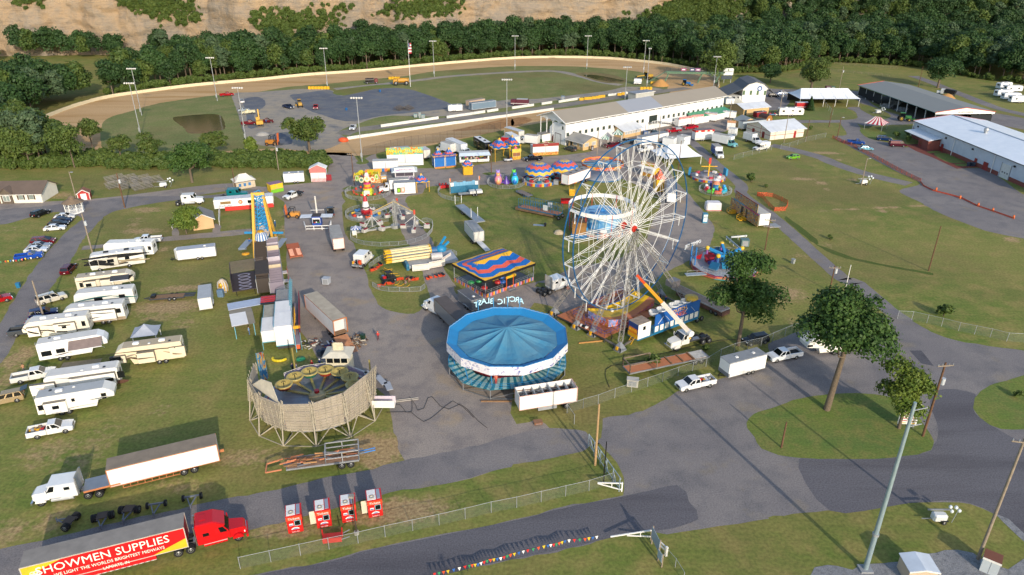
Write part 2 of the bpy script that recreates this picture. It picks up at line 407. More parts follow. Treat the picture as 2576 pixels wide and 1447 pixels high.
def axis_pts(a,b,st,lo,hi):
 q=list(np.arange(a,b+.01,st));o=[];s=st
 x=a
 while x>lo:s*=1.7;x-=s;o.append(x)
 q=o[::-1]+q;x=b;s=st
 while x<hi:s*=1.7;x+=s;q.append(x)
 return np.array(q)
gx,gy=axis_pts(-150,175,1.5,-4000,4000),axis_pts(48,340,1.5,-600,5000)
X,Y=np.meshgrid(gx,gy);wgt=np.zeros_like(X)
for x,y,rx,ry,ro,w in DRY:
 dx,dy=X-x,Y-y;u=(dx*cos(ro)+dy*sin(ro))/rx;v=(-dx*sin(ro)+dy*cos(ro))/ry
 wgt=np.maximum(wgt,w*np.exp(-.7*(u*u+v*v)))
nx,ny=len(gx),len(gy)
me=bpy.data.meshes.new('grass_field')
V=np.stack([X,Y,np.zeros_like(X)],-1).reshape(-1,3).astype('f4')
i0=(np.arange(ny-1)[:,None]*nx+np.arange(nx-1)).ravel()
F=np.stack([i0,i0+1,i0+nx+1,i0+nx],-1).astype('i4')
def np_mesh(me,V,F,smooth=False):
 k=F.shape[1]
 me.vertices.add(len(V));me.vertices.foreach_set('co',V.ravel());me.loops.add(F.size);me.loops.foreach_set('vertex_index',F.ravel())
 me.polygons.add(len(F));me.polygons.foreach_set('loop_start',np.arange(0,F.size,k,dtype='i4'));me.polygons.foreach_set('loop_total',np.full(len(F),k,'i4'))
 if smooth:me.polygons.foreach_set('use_smooth',np.ones(len(F),bool))
 me.update(calc_edges=True)
np_mesh(me,V,F)
at=me.attributes.new('dry','FLOAT','POINT');at.data.foreach_set('value',wgt.ravel().astype('f4'))
me.materials.append(GRASS_M)
tag(obj('ground',me),kind='structure')
OUTER=['00 430 1145 700 1040 1050 945 1500 880 1900 830 2465 780','10 500 730 1070 690 1700 630 2465 570','20 500 560 900 570 1200 595 1500 630 1750 680 1930 740 1990 800 1985 860']
INNER=['20 1500 850 1490 800 1250 700 900 660 500 640 0 640','10 2110 660 1720 690 1400 740 1050 770 680 810 300 840 0 890','00 2040 925 1780 960 1500 1005 1290 1065 1000 1175']
area('race_track',OUTER+['20 1700 905 0 1240','10 1700 1400 1040 1500','11 650 165 300 170','w 640 402 520 408 380 412 250 408 150 380 100 320'],1,DIRT_M,jit=.3)
area('infield',INNER+['w 262 380 350 388 500 384 640 376 740 372 850 362','10 880 1350 1740 1225 2465 1122','20 400 1060 1100 990 1500 905'],2,gm('infield_grass',('6f7c46','7d844c','8c8658'),(.03,.12,1.5),mow=.2),jit=.3)
area('gravel_yard',['00 2250 905','10 0 890 150 880 450 860 700 868 830 920 870 930 1300 950 1900 1010 2470 960','20 300 950 900 880 1100 840 1400 850 1420 880 1000 905 500 960 0 1030','10 1850 1120 1270 1120 1000 1190 800 1270 860 1350','w 800 380 700 372 640 360 612 330 600 290 590 262'],3,GRAVEL_M)
area('dark_gravel_lot','10 330 930 420 905 700 872 830 925 1150 862 1380 852 1560 885 1900 1012 1850 1050 1260 1112 900 1172 640 1110 480 1050',4,DKGRAV_M)
area('dark_gravel_lot','w 612 252 650 244 668 262 640 290 650 315 625 322 618 280',4,DKGRAV_M)
area('dark_gravel_heap','10 120 1340 220 1280 330 1330 340 1390 180 1400',4,DKGRAV_M)
strip('infield_lane',W('10 760 860 1200 815 1560 775 1900 735 2465 698')+W('20 400 688 650 735 850 790 1050 822'),5,4,GRAVEL_M)
area('grass_verge','10 760 880 830 920 1130 855 1330 818 1100 828',5,ISLE_M)
strip('pit_road',W('10 830 1300 1000 1250 1700 1170 2465 1090')+W('20 0 1090 400 1030 900 955 1300 900 1700 850'),6.5,5,gm('pit_asphalt',('8d877f','968d80','7d7972'),(.05,.2,4.)))
area('clay_heap','10 1890 1265 2100 1215 2300 1170 2465 1140 2465 1225 2200 1250',5,CLAY_M);area('clay_heap','20 0 1150 120 1130 190 1160 100 1200 0 1215',5,CLAY_M)
area('pond','00 1672 1155 1720 1125 2090 1105 2170 1200 2140 1260 1950 1288 1820 1285 1770 1230',5,POND_M);area('pond','20 690 730 800 725 1000 760 1080 785 900 785',6,POND_M)
area('pond_bank','20 620 710 800 700 1000 730 1110 790 900 800 700 745',5,gm('mud',('8a7a52','7d7048','6e6a44')))
area('midway_asphalt',['13 1430 340','w 1000 1112 985 1060 962 990 850 930 800 900 770 850 735 797 725 724','11 288 1000 265 700 250 600 0 505','w 560 482 440 500 330 510 200 520 0 545 0 512 180 505 330 490 560 462 660 470','11 300 460 650 400 690 210 640 150 880 150 950 180 1000 230 1150 160 1270 230','11 1700 300 1930 300','21 0 210 600 160 800 110 700 0','20 1500 1200 2050 1090 2100 1250 1750 1330','21 1800 60 1650 60 1400 130 1500 300 1600 440 1720 560 1930 820 1955 880 1920 1010 1850 1100 1640 1220 1480 1300','w 1560 760 1440 790 1380 770 1330 780','12 2465 1330','22 250 1400','w 1400 1088 1476 1095','23 720 240 400 310 0 385','13 1800 570'],1,ASPH_M,k=5)
area('lane',['13 1430 340 1050 440 720 500 300 600 0 665','w 560 1258 300 1312 112 1358 -40 1400 -40 1500 100 1475 300 1425 500 1370 644 1330','13 380 905 1290 655 1800 570 2465 400','23 0 385 720 240 750 120 700 60','w 1350 1080 1200 1120'],2,ROAD_M)
area('grass_patch',['11 860 620 840 520','11 1200 560 1290 700 1400 900 1560 1200 1650 1447','12 1660 250 1530 370 1300 350 1180 280 1090 100','11 1090 1380 960 1070 925 1010 850 900 835 640'],2,GRASS_M)
area('grass_patch',['11 1440 590 1600 540 1700 470 2300 450','21 100 395 470 300','21 700 290 760 420 1050 400 1300 520 1440 600 1340 850 1270 1010 1000 1180 600 1250 380 1360 0 1440','12 2465 60 1990 190 1900 100','11 1930 1447 1780 1200 1700 1000 1560 800'],2,GRASS_M)
area('grass_patch','21 250 1400 480 1420 480 1447 220 1440',3,GRASS_M)
area('grass_patch',['22 20 420 280 330 440 400 480 470 560 640 640 980 620 1240 500 1420','w 1560 1010 1700 985 1870 890 1990 830 1900 760 1700 700 1650 700 1560 790'],2,GRASS_M)
area('grass_patch','11 830 500 900 470 960 480 940 500 860 505',3,ISLE_M)
area('grass_patch','11 970 240 1040 200 1090 245 1000 262',3,ISLE_M);area('grass_patch','11 2180 350 2250 335 2330 345 2250 365',3,ISLE_M)
area('grass_patch','11 1160 180 1270 130 1900 60 2465 0 2465 100 2260 130 1950 200 1930 250 1600 300 1280 240',2,ISLE_M)
area('lane',['01 0 705 400 665 620 640 1000 600','01 1300 570 2000 560 2465 500 2465 560 1700 605 1200 690 1040 740 950 820 800 990 740 1090 640 1250 500 1440','02 380 310 180 580 0 850 0 480 250 60','01 350 1240 500 1060 700 860 790 780 560 720 300 770 0 840'],2,ROAD_M)
area('footpath','01 800 1050 1250 1010 1560 965 2465 880 2465 925 1560 1005 1200 1040 790 1085',2,ASPH_M);area('footpath','01 1680 870 1730 910 1720 950 1655 950',3,ASPH_M);area('footpath','01 2080 830 2130 850 2120 915 2050 920',3,ASPH_M)
area('front_road',['13 -500 1580 0 1440 700 1310 1170 1180 2465 920','23 500 790 1070 680','w 1568 1235 1563 1180 1500 1110','23 750 215 850 120 860 20','22 870 1380 1200 1330 1480 1200 1650 1100 1990 1010 2460 850','32 0 650 150 610 330 540','32 1000 420 1240 420 1370 425 1480 500 1800 630 2465 730 2600 760','w 2700 890 2700 1380','33 2440 1030 2200 870 1950 760 1700 735 1270 765 570 830 0 890','23 2465 905 1500 1050 1330 1020 950 1090 430 1215 0 1300','13 1800 1440 1500 1520','w 900 1520 500 1600'],1,ROAD_M,k=6)
area('dark_road',['13 -500 1590 0 1450 700 1320 1170 1190 2465 930','23 500 800 1070 690 1590 580 1710 740 1790 910 1500 1000 1330 1020 950 1088 430 1212 0 1297','13 1800 1438 1500 1520','w 900 1520 500 1600'],2,NEWROAD_M,smooth=True,k=4,jit=.1)
area('dark_road',['33 300 325 900 325 1500 270 1590 200','w 2360 1080 2340 1010','32 1700 1100 2000 1150 1980 1290 2130 1440','w 2700 1200 2700 1380','33 2440 1028 2200 868 1950 758 1700 733 1270 763 600 828'],2,NEWROAD_M,k=4,jit=.08)
area('asphalt_patch','32 1365 730 1480 730 1600 880 1480 855',3,PATCH_M,smooth=False)
area('traffic_island',['32 0 1295 300 1195 600 1150 850 1140 1100 1160 1300 1220','33 1480 -30 1570 100 1590 200 1500 270 1200 315 800 328 400 325 100 290 -60 230','23 2330 120 2260 30','22 2260 1430 2330 1340'],3,ISLE_M,jit=.1)
area('traffic_island',['32 2600 980 2300 1020 2100 1090 2000 1190 1985 1290 2050 1380','33 2130 0 2250 40 2465 40 2600 20'],3,ISLE_M,jit=.1)
area('stone_bed','33 400 1440 560 1350 800 1385 1000 1330 1300 1320 1500 1250 1700 1210 1980 1230 2100 1330 2300 1380 2465 1290 2600 1500 2400 1700 500 1650',3,STONE_M)
area('stone_bed','33 2200 860 2300 900 2450 1040 2600 1180 2600 1240 2380 1050',3,STONE_M)
strip('footpath',W('20 1700 1340')+W('21 1800 100 1960 250 2200 450')+W('m 600 640 900 880')+W('31 40 760 300 990 520 1190 760 1390')+W('32 830 60 1000 200 1180 350 1330 450'),3.6,2,ROAD_M,jit=.05)
strip('side_road','31 30 75 200 110 500 190 640 250 940 350 1360 450',5,2,ROAD_M,.06)
area('side_road',['31 640 0 960 180 1240 330 1470 445 1260 515 1440 610 1540 670 1680 740 2100 900 2465 975 2650 1030 2650 600 2465 550 2110 310 1830 290 1640 140 1400 70','30 1340 1425 1200 1385 1000 1345 930 1310 900 1260 840 1180 700 1180 760 1300'],3,ROAD_M,k=4)
area('side_road','30 -200 1170 300 1160 640 1160 850 1145 840 1080 760 1040 900 1040 1000 1110 1200 1130 1400 1140 1400 1195 1200 1205 950 1215 840 1190 700 1185 300 1190 -200 1230',4,ROAD_M,k=4)
area('side_road','30 -150 860 200 862 520 868 880 882 900 920 600 900 250 905 200 1000 100 1060 -100 1050 -200 960',2,ROAD_M,k=4)
area('side_road','30 880 905 930 900 950 960 1100 1060 1400 1150 1350 1180 1180 1130 1000 1030 900 1000 860 960',5,ROAD_M,k=4)
area('side_road','30 1400 1140 1700 1130 2465 1250 2650 1310 2650 1190 2100 1080 1900 1100 1650 1085 1300 1100',6,ROAD_M,k=4)
strip('side_road',W('30 2650 1150 2465 1105 2200 1040 1900 925 1720 855 1560 790 1400 735'),5.5,7,ROAD_M,.06)
area('grass_patch','30 890 1040 1000 1030 1150 1090 1180 1130 1090 1150 930 1080',8,ISLE_M);area('grass_patch','30 250 1150 300 1060 520 1040 750 1050 840 1140 600 1155',8,ISLE_M)
area('grass_patch','30 890 1270 950 1220 1200 1230 1380 1230 1380 1330 1240 1340 1000 1340',8,ISLE_M)
area('grass_patch','20 2120 1240 2465 1200 2465 1260',8,ISLE_M)
area('brick_paving',['l 300 730 500 840 830 970 1280 1180 1700 1150 1640 1090 1450 1040','l 1100 860 950 820 700 700 300 710'],4,BRICKPAVE_M,smooth=False)
area('grass_patch','l 840 900 1110 890 1480 1040 1150 1060',5,ISLE_M);area('grass_patch','l 1240 1090 1500 1080 1480 1130 1280 1120',5,ISLE_M);area('grass_patch','l 690 850 900 840 1000 860 760 880',5,ISLE_M)
area('drain_ditch','31 170 760 480 990 470 1030 560 1060 830 1160 1200 1240 1600 1310 1600 1330 1100 1240 700 1150 440 1020 150 780',1,gm('ditch_grass',('4c5c20','56662a','5a6030')))
def zat(x,y,s,z0=0):
 """ground position of a point known to be z0 above the ground"""
 return W(s,z0)[0]
def fab(a,b):
 a,b=Ve((a.x,a.y,0)),Ve((b.x,b.y,0));d=b-a
 return a,atan2(d.y,d.x),d.length
def openings(t,L,D,wins,doors,tint='20262b',frame='e3e0d8'):
 for kind,lst in(('window',wins),('door',doors)):
  for q in lst:
   face,u,z,w,h=q[:5];col=q[5]if len(q)>5 else None
   fm=mat(frame if kind=='window' else(col or '5a2328'),.5)
   def bx(w_,h_,d0,d1,m_,B=None):
    B=B or MB();z0=z if kind=='door' else z-h_/2;z1=z0+h_
    if face=='f':return B.box(u-w_/2,u+w_/2,-d1,-d0,z0,z1,m_)
    if face=='l':return B.box(-d1,-d0,u-w_/2,u+w_/2,z0,z1,m_)
    return B.box(L+d0,L+d1,u-w_/2,u+w_/2,z0,z1,m_)
   if kind=='window':
    o=pt(t,'window',bx(w+.16,h+.16,-.05,.03,fm));pt(o,'pane',bx(w,h,.0,.045,mat(col or tint,.12)))
   else:
    o=pt(t,'door',bx(w,h,-.05,.05,fm));pt(o,'handle',bx(.08,.5,.05,.09,Dg))
def house(name,label,a,b,D,eh,rh,wall='d9d4c8',roof='8f8d8a',over=.4,ridge='x',wins=(),doors=(),cat='building',ribs=0,base=None,roofm=None,rh_off=.5,trim='e2e0da',tint='20262b',wallm=None,open_sides=False,frame='e3e0d8'):
 o_,h,L=fab(*(W(a+';'+b)[:2]if isinstance(a,str)else(a,b)))
 t=Th(name,label,cat,o_,h);wm=wallm or mat(wall,.75,0,.12,.6);rm=roofm or mat(roof,.7,0,.2,.3);T=.12
 B=MB()
 if not open_sides:
  B.box(0,L,0,D,0,eh,wm)
  if ridge=='x':
   for x in(0,L):B.add([(x,0,eh),(x,D,eh),(x,D*rh_off,rh)],[(0,1,2)if x else(0,2,1)],wm)
  elif ridge=='y':
   for y in(0,D):B.add([(0,y,eh),(L,y,eh),(L/2,y,rh)],[(0,1,2)if not y else(0,2,1)],wm)
  pt(t,'wall',B)
 if base:pt(t,'plinth',Bx(-.03,L+.03,-.03,D+.03,0,base[0],base[1]))
 B=MB();o=over;
 if ridge=='x':
  k=(rh-eh)/(D*rh_off);ym=D*rh_off;k2=(rh-eh)/(D-ym)
  B.slab((-o,-o,eh-k*o+T),(L+o,-o,eh-k*o+T),(L+o,ym,rh+T),(-o,ym,rh+T),T-.01,rm);B.slab((L+o,D+o,eh-k2*o+T),(-o,D+o,eh-k2*o+T),(-o,ym,rh+T),(L+o,ym,rh+T),T-.01,rm)
  C=Br((-o,-o-.02,eh-k*o+.02),(L+o,-o-.02,eh-k*o+.02),.12,mat(trim,.5))
 elif ridge=='y':
  k=(rh-eh)/(L/2);xm=L/2
  B.slab((xm,-o,rh+T),(xm,D+o,rh+T),(-o,D+o,eh-k*o+T),(-o,-o,eh-k*o+T),T-.01,rm);B.slab((xm,D+o,rh+T),(xm,-o,rh+T),(L+o,-o,eh-k*o+T),(L+o,D+o,eh-k*o+T),T-.01,rm)
  C=Br((-o,-o-.02,eh-k*o+.04),(xm,-o-.02,rh+.04),.14,mat(trim,.5)).bar((xm,-o-.02,rh+.04),(L+o,-o-.02,eh-k*o+.04),.14,mat(trim,.5))
 else:
  B.box(-o,L+o,-o,D+o,eh,eh+.15,rm);C=Bx(-o-.02,L+o+.02,-o-.02,-o,eh-.1,eh+.17,mat(trim,.5))
 pt(t,'roof',B);pt(t,'fascia',C);openings(t,L,D,wins,doors,tint,frame)
 return t,L
gh=HT('20 510 1405 530 1172')[1]
ga=W('20 512 1405')[0];gb=zat(0,0,'20 2050 915',gh);gr=zat(0,0,'20 255 1106',gh)
g0,gang,GL=fab(ga,gb);gn=Ve((-sin(gang),cos(gang),0));GD=(gr-zat(0,0,'20 530 1172',gh)).dot(gn)
rz=gh+2.6
t=Th('grandstand','long white grandstand with a grey roof and a row of small windows','grandstand',g0,gang)
WH=sheet_metal('dfe0df','c9ccce',1.2,0,.6)
wt=gh-1.25
pt(t,'rear_wall',Bx(0,GL,0,.3,0,wt,WH))
pt(t,'end_wall',MB().prism([(0,0),(0,wt),(6.0,wt),(8.5,wt-2.2),(8.5,0)],-.15,.15,WH),rot=(0,0,pi/2),loc=(.15,.3,0));pt(t,'end_wall',Bx(GL-.3,GL,.3,GD*.75,0,wt,WH))
RA=mat('8f887c',.85,0,.2,.15,'7c766c');RB=mat('8d929b',.8,0,.2,.2,'7e848e')
segs=[(0-1.0,.345,RA),(.345,.56,RB),(.56,1.0,RA)]
for i,(u0,u1,m_)in en(segs):
 x0=-1.2 if i==0 else u0*GL;x1=GL+1.0 if i==2 else u1*GL;ym=GD*.42
 B=MB();B.slab((x0,-1.2,gh-.35),(x1,-1.2,gh-.35),(x1,ym,rz),(x0,ym,rz),.12,m_);B.slab((x1,GD+.5,gh-.4),(x0,GD+.5,gh-.4),(x0,ym,rz),(x1,ym,rz),.12,m_);pt(t,'roof',B)
B=MB();B.bar((-1.2,-1.22,gh-.42),(GL+1,-1.22,gh-.42),.22,Wt).bar((-1.25,-1.2,gh-.42),(-1.25,GD*.42,rz-.05),.25,Wt).bar((-1.25,GD*.42,rz-.05),(-1.25,GD+.5,gh-.45),.25,Wt);pt(t,'fascia',B)
B=MB();ym=GD*.42
prof=[(-.6,gh-.6),(ym,rz-.2),(GD,gh-.6)]
for k in range(4):
 y0,y1=.2+k*(GD-.4)/4,.2+(k+1)*(GD-.4)/4
 def rfz(y):return gh-.35+(rz-gh+.3)*(y/ym if y<ym else(GD-y)/(GD-ym))
 pts=[(0,y0,rfz(y0)-.1),(0,y1,rfz(y1)-.1)]+[(0,y1+(y0-y1)*j/6,gh-1.6+.9*sin(pi*j/6))for j in range(7)]
 B.add(pts,[tu(range(len(pts)))],Wt);B.add([(x+.1,y,z)for x,y,z in pts],[tu(range(len(pts)-1,-1,-1))],Wt)
pt(t,'gable_board',B)
for k in range(5):pt(t,'post',Bx(-.1,.15,.2+k*(GD-.5)/4-.12,.2+k*(GD-.5)/4+.12,wt if k<2 else 2.0,gh-.4,Wt))
nb=21
B=MB()
for i in range(nb+1):
 x=.3+(GL-.6)*i/nb;B.box(x-.12,x+.12,0,.24,wt,gh-.3,Wt)
 for q in(-1.1,1.1):B.bar((x,-.05,wt+.15),(x+q,-1.1,gh-.5),.09,Wt)
pt(t,'eave_bracket',B)['kind']='stuff'
for i in range(nb):x0=.3+(GL-.6)*i/nb;pt(t,'eave_opening',Bx(x0+.15,x0+(GL-.6)/nb-.15,.12,.16,wt+.02,gh-.5,mat('4c4640',.9)))
B=MB()
for k in range(9):B.box(.4,GL-.4,GD-1-k*1.3,GD+.3-k*1.3,1.0,1.6+k*.62,mat('8d8880',.8))
pt(t,'seating_tiers',B)
for i in range(30):
 u=.012+.974*i/29
 if i in(14,15,16):continue
 z=wt*.52;o=pt(t,'window',Bx(u*GL-.75,u*GL+.75,-.05,.02,z-.8,z+.8,mat('c8c9c4')));pt(o,'pane',Bx(u*GL-.58,u*GL+.58,-.065,-.04,z-.62,z+.62,mat('3c4640',.15)))
xo=GL*.515
pt(t,'ramp_opening',Bx(xo-2.2,xo+2.2,-.03,.02,2.6,5.2,mat('1d2a25',.9)))
pt(t,'ramp',Sl((xo+2.5,-1.8,2.55),(xo-2.5,-1.8,2.55),(xo-2.5,-.05,2.6),(xo+2.5,-.05,2.6),.2,mat('8b8b86',.8)).add([(xo+2.3,-1.8,2.55),(xo+2.3,-.1,2.55),(xo+14,-.1,.05),(xo+14,-1.8,.05)],[(0,3,2,1)],mat('8b8b86',.8)))
B=MB()
for y in(-1.85,):
 B.bar((xo-2.4,y,3.5),(xo+2.3,y,3.5),.1,Wt).bar((xo+2.3,y,3.5),(xo+14,y,1.0),.1,Wt)
 for k in range(9):B.bar((xo+2.3+k*1.45,y,2.5-k*.31),(xo+2.3+k*1.45,y,3.5-k*.31),.1,Wt)
 for k in range(4):B.bar((xo-2.4+k*1.5,y,0),(xo-2.4+k*1.5,y,3.5),.14,Wt)
pt(t,'ramp_railing',B)
pt(t,'garage_door',Bx(-.06,.0,2.5,5.5,0,3.4,mat('d2d3d2')).box(-.08,-.05,2.3,2.5,0,3.6,mat('4a3a34',.6)).box(-.08,-.05,5.5,5.7,0,3.6,mat('4a3a34',.6)).box(-.08,-.05,2.3,5.7,3.4,3.6,mat('4a3a34',.6)));pt(t,'door',Bx(-.06,0,6.6,7.6,0,2.6,mat('5a2a26',.6)))
o=pt(t,'window',Bx(-.05,.0,1.0,2.0,5.2,6.6,mat('c8c9c4')));pt(o,'pane',Bx(-.07,-.04,1.12,1.88,5.35,6.45,mat('3c4640',.15)))
pt(t,'stair_landing',Bx(-3.6,0,8.6,11.5,0,2.6,Wt).box(-3.7,.1,8.5,11.6,2.6,2.75,mat('8c8880',.8)).box(-3.65,-3.55,8.5,11.6,0,.9,mat('1d5a3c',.6)))
pt(t,'green_awning',Sl((GL*.735,-4.6,2.6),(GL+.6,-4.6,2.6),(GL+.6,-.02,3.7),(GL*.735,-.02,3.7),.1,mat('3c8a68')).box(GL*.74,GL+.5,-4.4,-4.3,0,2.5,Wt))
t,L=house('exhibit_hall','white two storey hall with a bowed grey roof and four tall windows','20 2210 998','20 2435 1000',16,6.2,6.3,'dcdcd8','5c5f63',ridge=None,over=0,wins=[('f',L_*11.5,4.7,.95,1.9,'5f7458')for L_ in(.05,.32,.58,.86)])
B=MB();rp=[(-6.5,3.6),(-.4,6.35),(2.2,8.6),(5.7,9.6),(9.2,8.7),(11.9,6.35),(14.5,4.2)]
for(x0,z0),(x1,z1)in zip(rp,rp[1:]):B.slab((x1,-.6,z1),(x1,16.5,z1),(x0,16.5,z0),(x0,-.6,z0),.18,mat('5c5f63',.8,0,.2,.3,'4d4f52'))
pt(t,'bowed_roof',B);pt(t,'gable',MB().add([(x,-.02,z)for x,z in[(-.4,6.2),(11.9,6.2)]+rp[::-1][1:-1]],[tu(range(7))],mat('dcdcd8',.75)).add([(x,.15,z)for x,z in[(-.4,6.2),(11.9,6.2)]+rp[::-1][1:-1]],[tu(range(6,-1,-1))],mat('dcdcd8',.75)))
pt(t,'side_porch',Bx(-5.8,-.1,.2,15,0,3.2,mat('c9c9c6',.7)).box(-4.5,-1.2,.15,.21,.8,3.0,mat('2a2c2c',.8)))
pt(t,'emblem',Cy((7.3,-.08,6.6),(7.3,-.02,6.6),1.1,mat('2b5a96'),20).cyl((7.3,-.1,6.55),(7.3,-.07,6.55),.6,mat('d8dde2'),14))
B=MB()
for i in range(8):B.box(-3.2+i*.5,-2.6+i*.5,-1.1,-.05,0,3.0-i*.36,mat('b8b8b4',.7))
pt(t,'steps',B)
TANW='c9a877'
t,L=house('food_building','tan food building with serving windows in front of the grandstand','b 1850 330','b 2140 412',7.5,2.9,4.4,TANW,'989690',.9,'x',wins=[('f',3.3,1.75,1.6,1.1,'9fa0a0'),('f',6.2,1.75,1.6,1.1,'9fa0a0'),('r',1.7,1.75,1.8,1.1,'a8a9a9'),('r',5.2,1.75,1.8,1.1,'a8a9a9')],doors=[('f',1.4,0,.9,2.2,'1c1d20')])
t,L=house('food_building','second tan building with a pale gable roof beside the green striped tents','c 460 765','c 800 690',11,2.9,4.7,TANW,'c9cdd2',.9,'x',wins=[('f',1.4+1.35*i,1.9,1.1,1.2,'b4b8ba')for i in range(6)],doors=[('l',5,0,1,2.1,'2b2a2a')])
house('storage_building','long tan building with a white metal roof behind the food trailers','k 555 385','k 1165 325',9,2.9,4.2,TANW,'cdd2d8',.6,'x',doors=[('f',1.0,0,1.2,2.3,'2c3c38')])
house('tan_shed','tan shed with a grey gable roof beside the portable office','k 330 640','k 520 720',6.5,3.0,4.3,TANW,'8a9294',.4,'x')
t,L=house('block_hall','white block hall with red stripes and red doors by the chain link fence','k 1195 972','k 2000 885',13.5,3.2,5.2,'d6cfc0','cfd4da',.7,'x',doors=[('f',11.2,0,1.1,2.4,'a8302c'),('l',3.8,0,1.3,2.3,'7c1f22'),('l',9.4,0,1.3,2.3,'7c1f22')])
pt(t,'red_band',Bx(-.03,L+.03,-.03,13.53,1.55,1.7,mat('9c2c2c',.6)));pt(t,'red_band',Bx(-.03,.03,-.03,13.53,3.0,3.12,mat('9c2c2c',.6)))
t=Th('garden_shed','golden wooden barn shed with a dark rounded roof','shed',*(lambda q:(q[0],q[1]))(fab(*W('k 1095 580 1245 560'))));B=MB()
bp=[(0,0),(0,2.0),(.5,2.9),(1.7,3.4),(2.9,2.9),(3.4,2.0),(3.4,0)]
B.prism(bp,0,4.2,mat('9c6a30',.7));pt(t,'wall',B);B=MB()
for(x0,z0),(x1,z1)in zip(bp[1:-1],bp[2:-1]):B.slab((x1,-.2,z1+.08),(x1,4.4,z1+.08),(x0,4.4,z0+.08),(x0,-.2,z0+.08),.06,mat('46302c',.8))
pt(t,'roof',B);pt(t,'window',Bx(1.2,2.0,-.05,.0,1.2,1.9,Wt))
pe=5.2
pa=W('30 1625 1083',pe)[0];pb=W('30 2190 1083',pe)[0];pc=W('30 888 823',pe)[0];pr_=W('30 1880 1050',pe+1.7)[0]
o_,h,PW=fab(pa,pb);nn=Ve((-sin(h),cos(h),0));xx=Ve((cos(h),sin(h),0));dv=Ve((pc.x-pa.x,pc.y-pa.y,0));PD=dv.length
o2,h2,PL=fab(pa,pc);side=Ve((pb.x-pa.x,pb.y-pa.y,0));n2=Ve((-sin(h2),cos(h2),0));sg=1 if side.dot(n2)>0 else-1;PWD=abs(side.dot(n2))
t=Th('open_pavilion','long open sided pavilion with a grey roof and red trimmed white gable','pavilion',o2,h2)
RM=mat('7f8280',.8,0,.14,.12,'747775');w_=PWD*sg
def rv_(*p):return p if sg<0 else p[::-1]
B=MB();B.slab(*rv_((-.6,-.8*sg,pe),(-.6,w_/2,pe+1.7),(PL+.6,w_/2,pe+1.7),(PL+.6,-.8*sg,pe)),.12,RM);B.slab(*rv_((-.6,w_/2,pe+1.7),(-.6,w_+.8*sg,pe),(PL+.6,w_+.8*sg,pe),(PL+.6,w_/2,pe+1.7)),.12,RM);pt(t,'roof',B)
pt(t,'gable_panel',MB().add([(-.5,-.6*sg,pe-.1),(-.5,w_/2,pe+1.55),(-.5,w_+.6*sg,pe-.1),(-.5,w_+.6*sg,pe-.75),(-.5,-.6*sg,pe-.75)],[(0,1,2,3,4)if sg<0 else(4,3,2,1,0)],Wt))
pt(t,'red_trim',Br((-.62,-.8*sg,pe+.05),(-.62,w_/2,pe+1.75),.2,mat('b8452e')).bar((-.62,w_/2,pe+1.75),(-.62,w_+.8*sg,pe+.05),.2,mat('b8452e')).bar((PL+.62,-.8*sg,pe+.05),(PL+.62,w_/2,pe+1.75),.2,mat('b8452e')))
pt(t,'gutter',Br((-.6,-.85*sg,pe-.1),(PL+.6,-.85*sg,pe-.1),.16,mat('2f5f5c')))
text(t,'AG EXPO PAVILION',.62,(-.56,w_/2,pe-.02),(pi/2,0,-pi/2),mat('3a3c40'),.02,sx=1.1)
nbay=9
for i in range(nbay+1):
 x=PL*i/nbay
 for y in(0,w_):pt(t,'post',Br((x,y-.25*sg if y else .2*sg,0),(x,y,pe-.1),.3,mat('c6c8c8')))
 pt(t,'truss',Br((x,.2*sg,pe-.2),(x,w_/2,pe+1.4),.14,St).bar((x,w_/2,pe+1.4),(x,w_-.2*sg,pe-.2),.14,St).bar((x,.2*sg,pe-.3),(x,w_-.2*sg,pe-.3),.12,St))
SHADE=mat('23262a',.9,0,.2)
pt(t,'shade_cloth',Bx(-.3,-.25,min(0,w_*.45),max(0,w_*.45),.6,pe-.8,SHADE));pt(t,'shade_cloth',Bx(-.3,-.25,min(w_*.62,w_),max(w_*.62,w_),.3,pe-1.2,SHADE));pt(t,'shade_cloth',Bx(PL*.66,PL,-.05,.05,.8,pe-.6,SHADE));pt(t,'back_wall',Bx(.2,PL-.2,w_-.06,w_+.06,0,pe-.5,SHADE))
pt(t,'floor',Bx(.2,PL,min(.1*sg,w_),max(.1*sg,w_),0,.06,mat('55514b',.9)))
def bleacher(name,s,label,L=4.5,rows=5,cat='bleachers',mt=ALU,group=None):
 c,h,l_=seg('*'+s);t=Th(name,label,cat,c,h,group)
 for i in range(rows):pt(t,'bench',Bx(-L/2,L/2,i*.6-.12,i*.6+.14,.4+i*.25,.45+i*.25,mt));pt(t,'foot_board',Bx(-L/2,L/2,i*.6-.4,i*.6-.2,.18+i*.25,.22+i*.25,mt))
 B=MB()
 for x in(-L/2+.4,0,L/2-.4):B.bar((x,-.3,.05),(x,rows*.6,.05),.06,mt).bar((x,0,.2),(x,rows*.6-.4,.2+(rows-1)*.25),.06,mt).bar((x,rows*.6-.4,0),(x,rows*.6-.4,.3+rows*.2),.06,mt)
 pt(t,'frame',B);return t
bleacher('bleacher','30 1085 1035 1160 1050','aluminium bleacher under the pavilion edge nearest the marquee',5);bleacher('bleacher','30 1225 1065 1300 1085','aluminium bleacher beside the green tractor',5);bleacher('bleacher','30 1175 1010 1240 1020','bleacher half inside the pavilion',5)
he=HT('30 1378 1325 1412 1168')[1]
ha,hb=W('30 1378 1325')[0],W('31 2640 560')[0]
o_,h,HL=fab(ha,hb);hr=W('30 1822 1130',he+2.0)[0];nn=Ve((-sin(h),cos(h),0));HD2=abs((Ve((hr.x,hr.y,0))-o_).dot(nn))
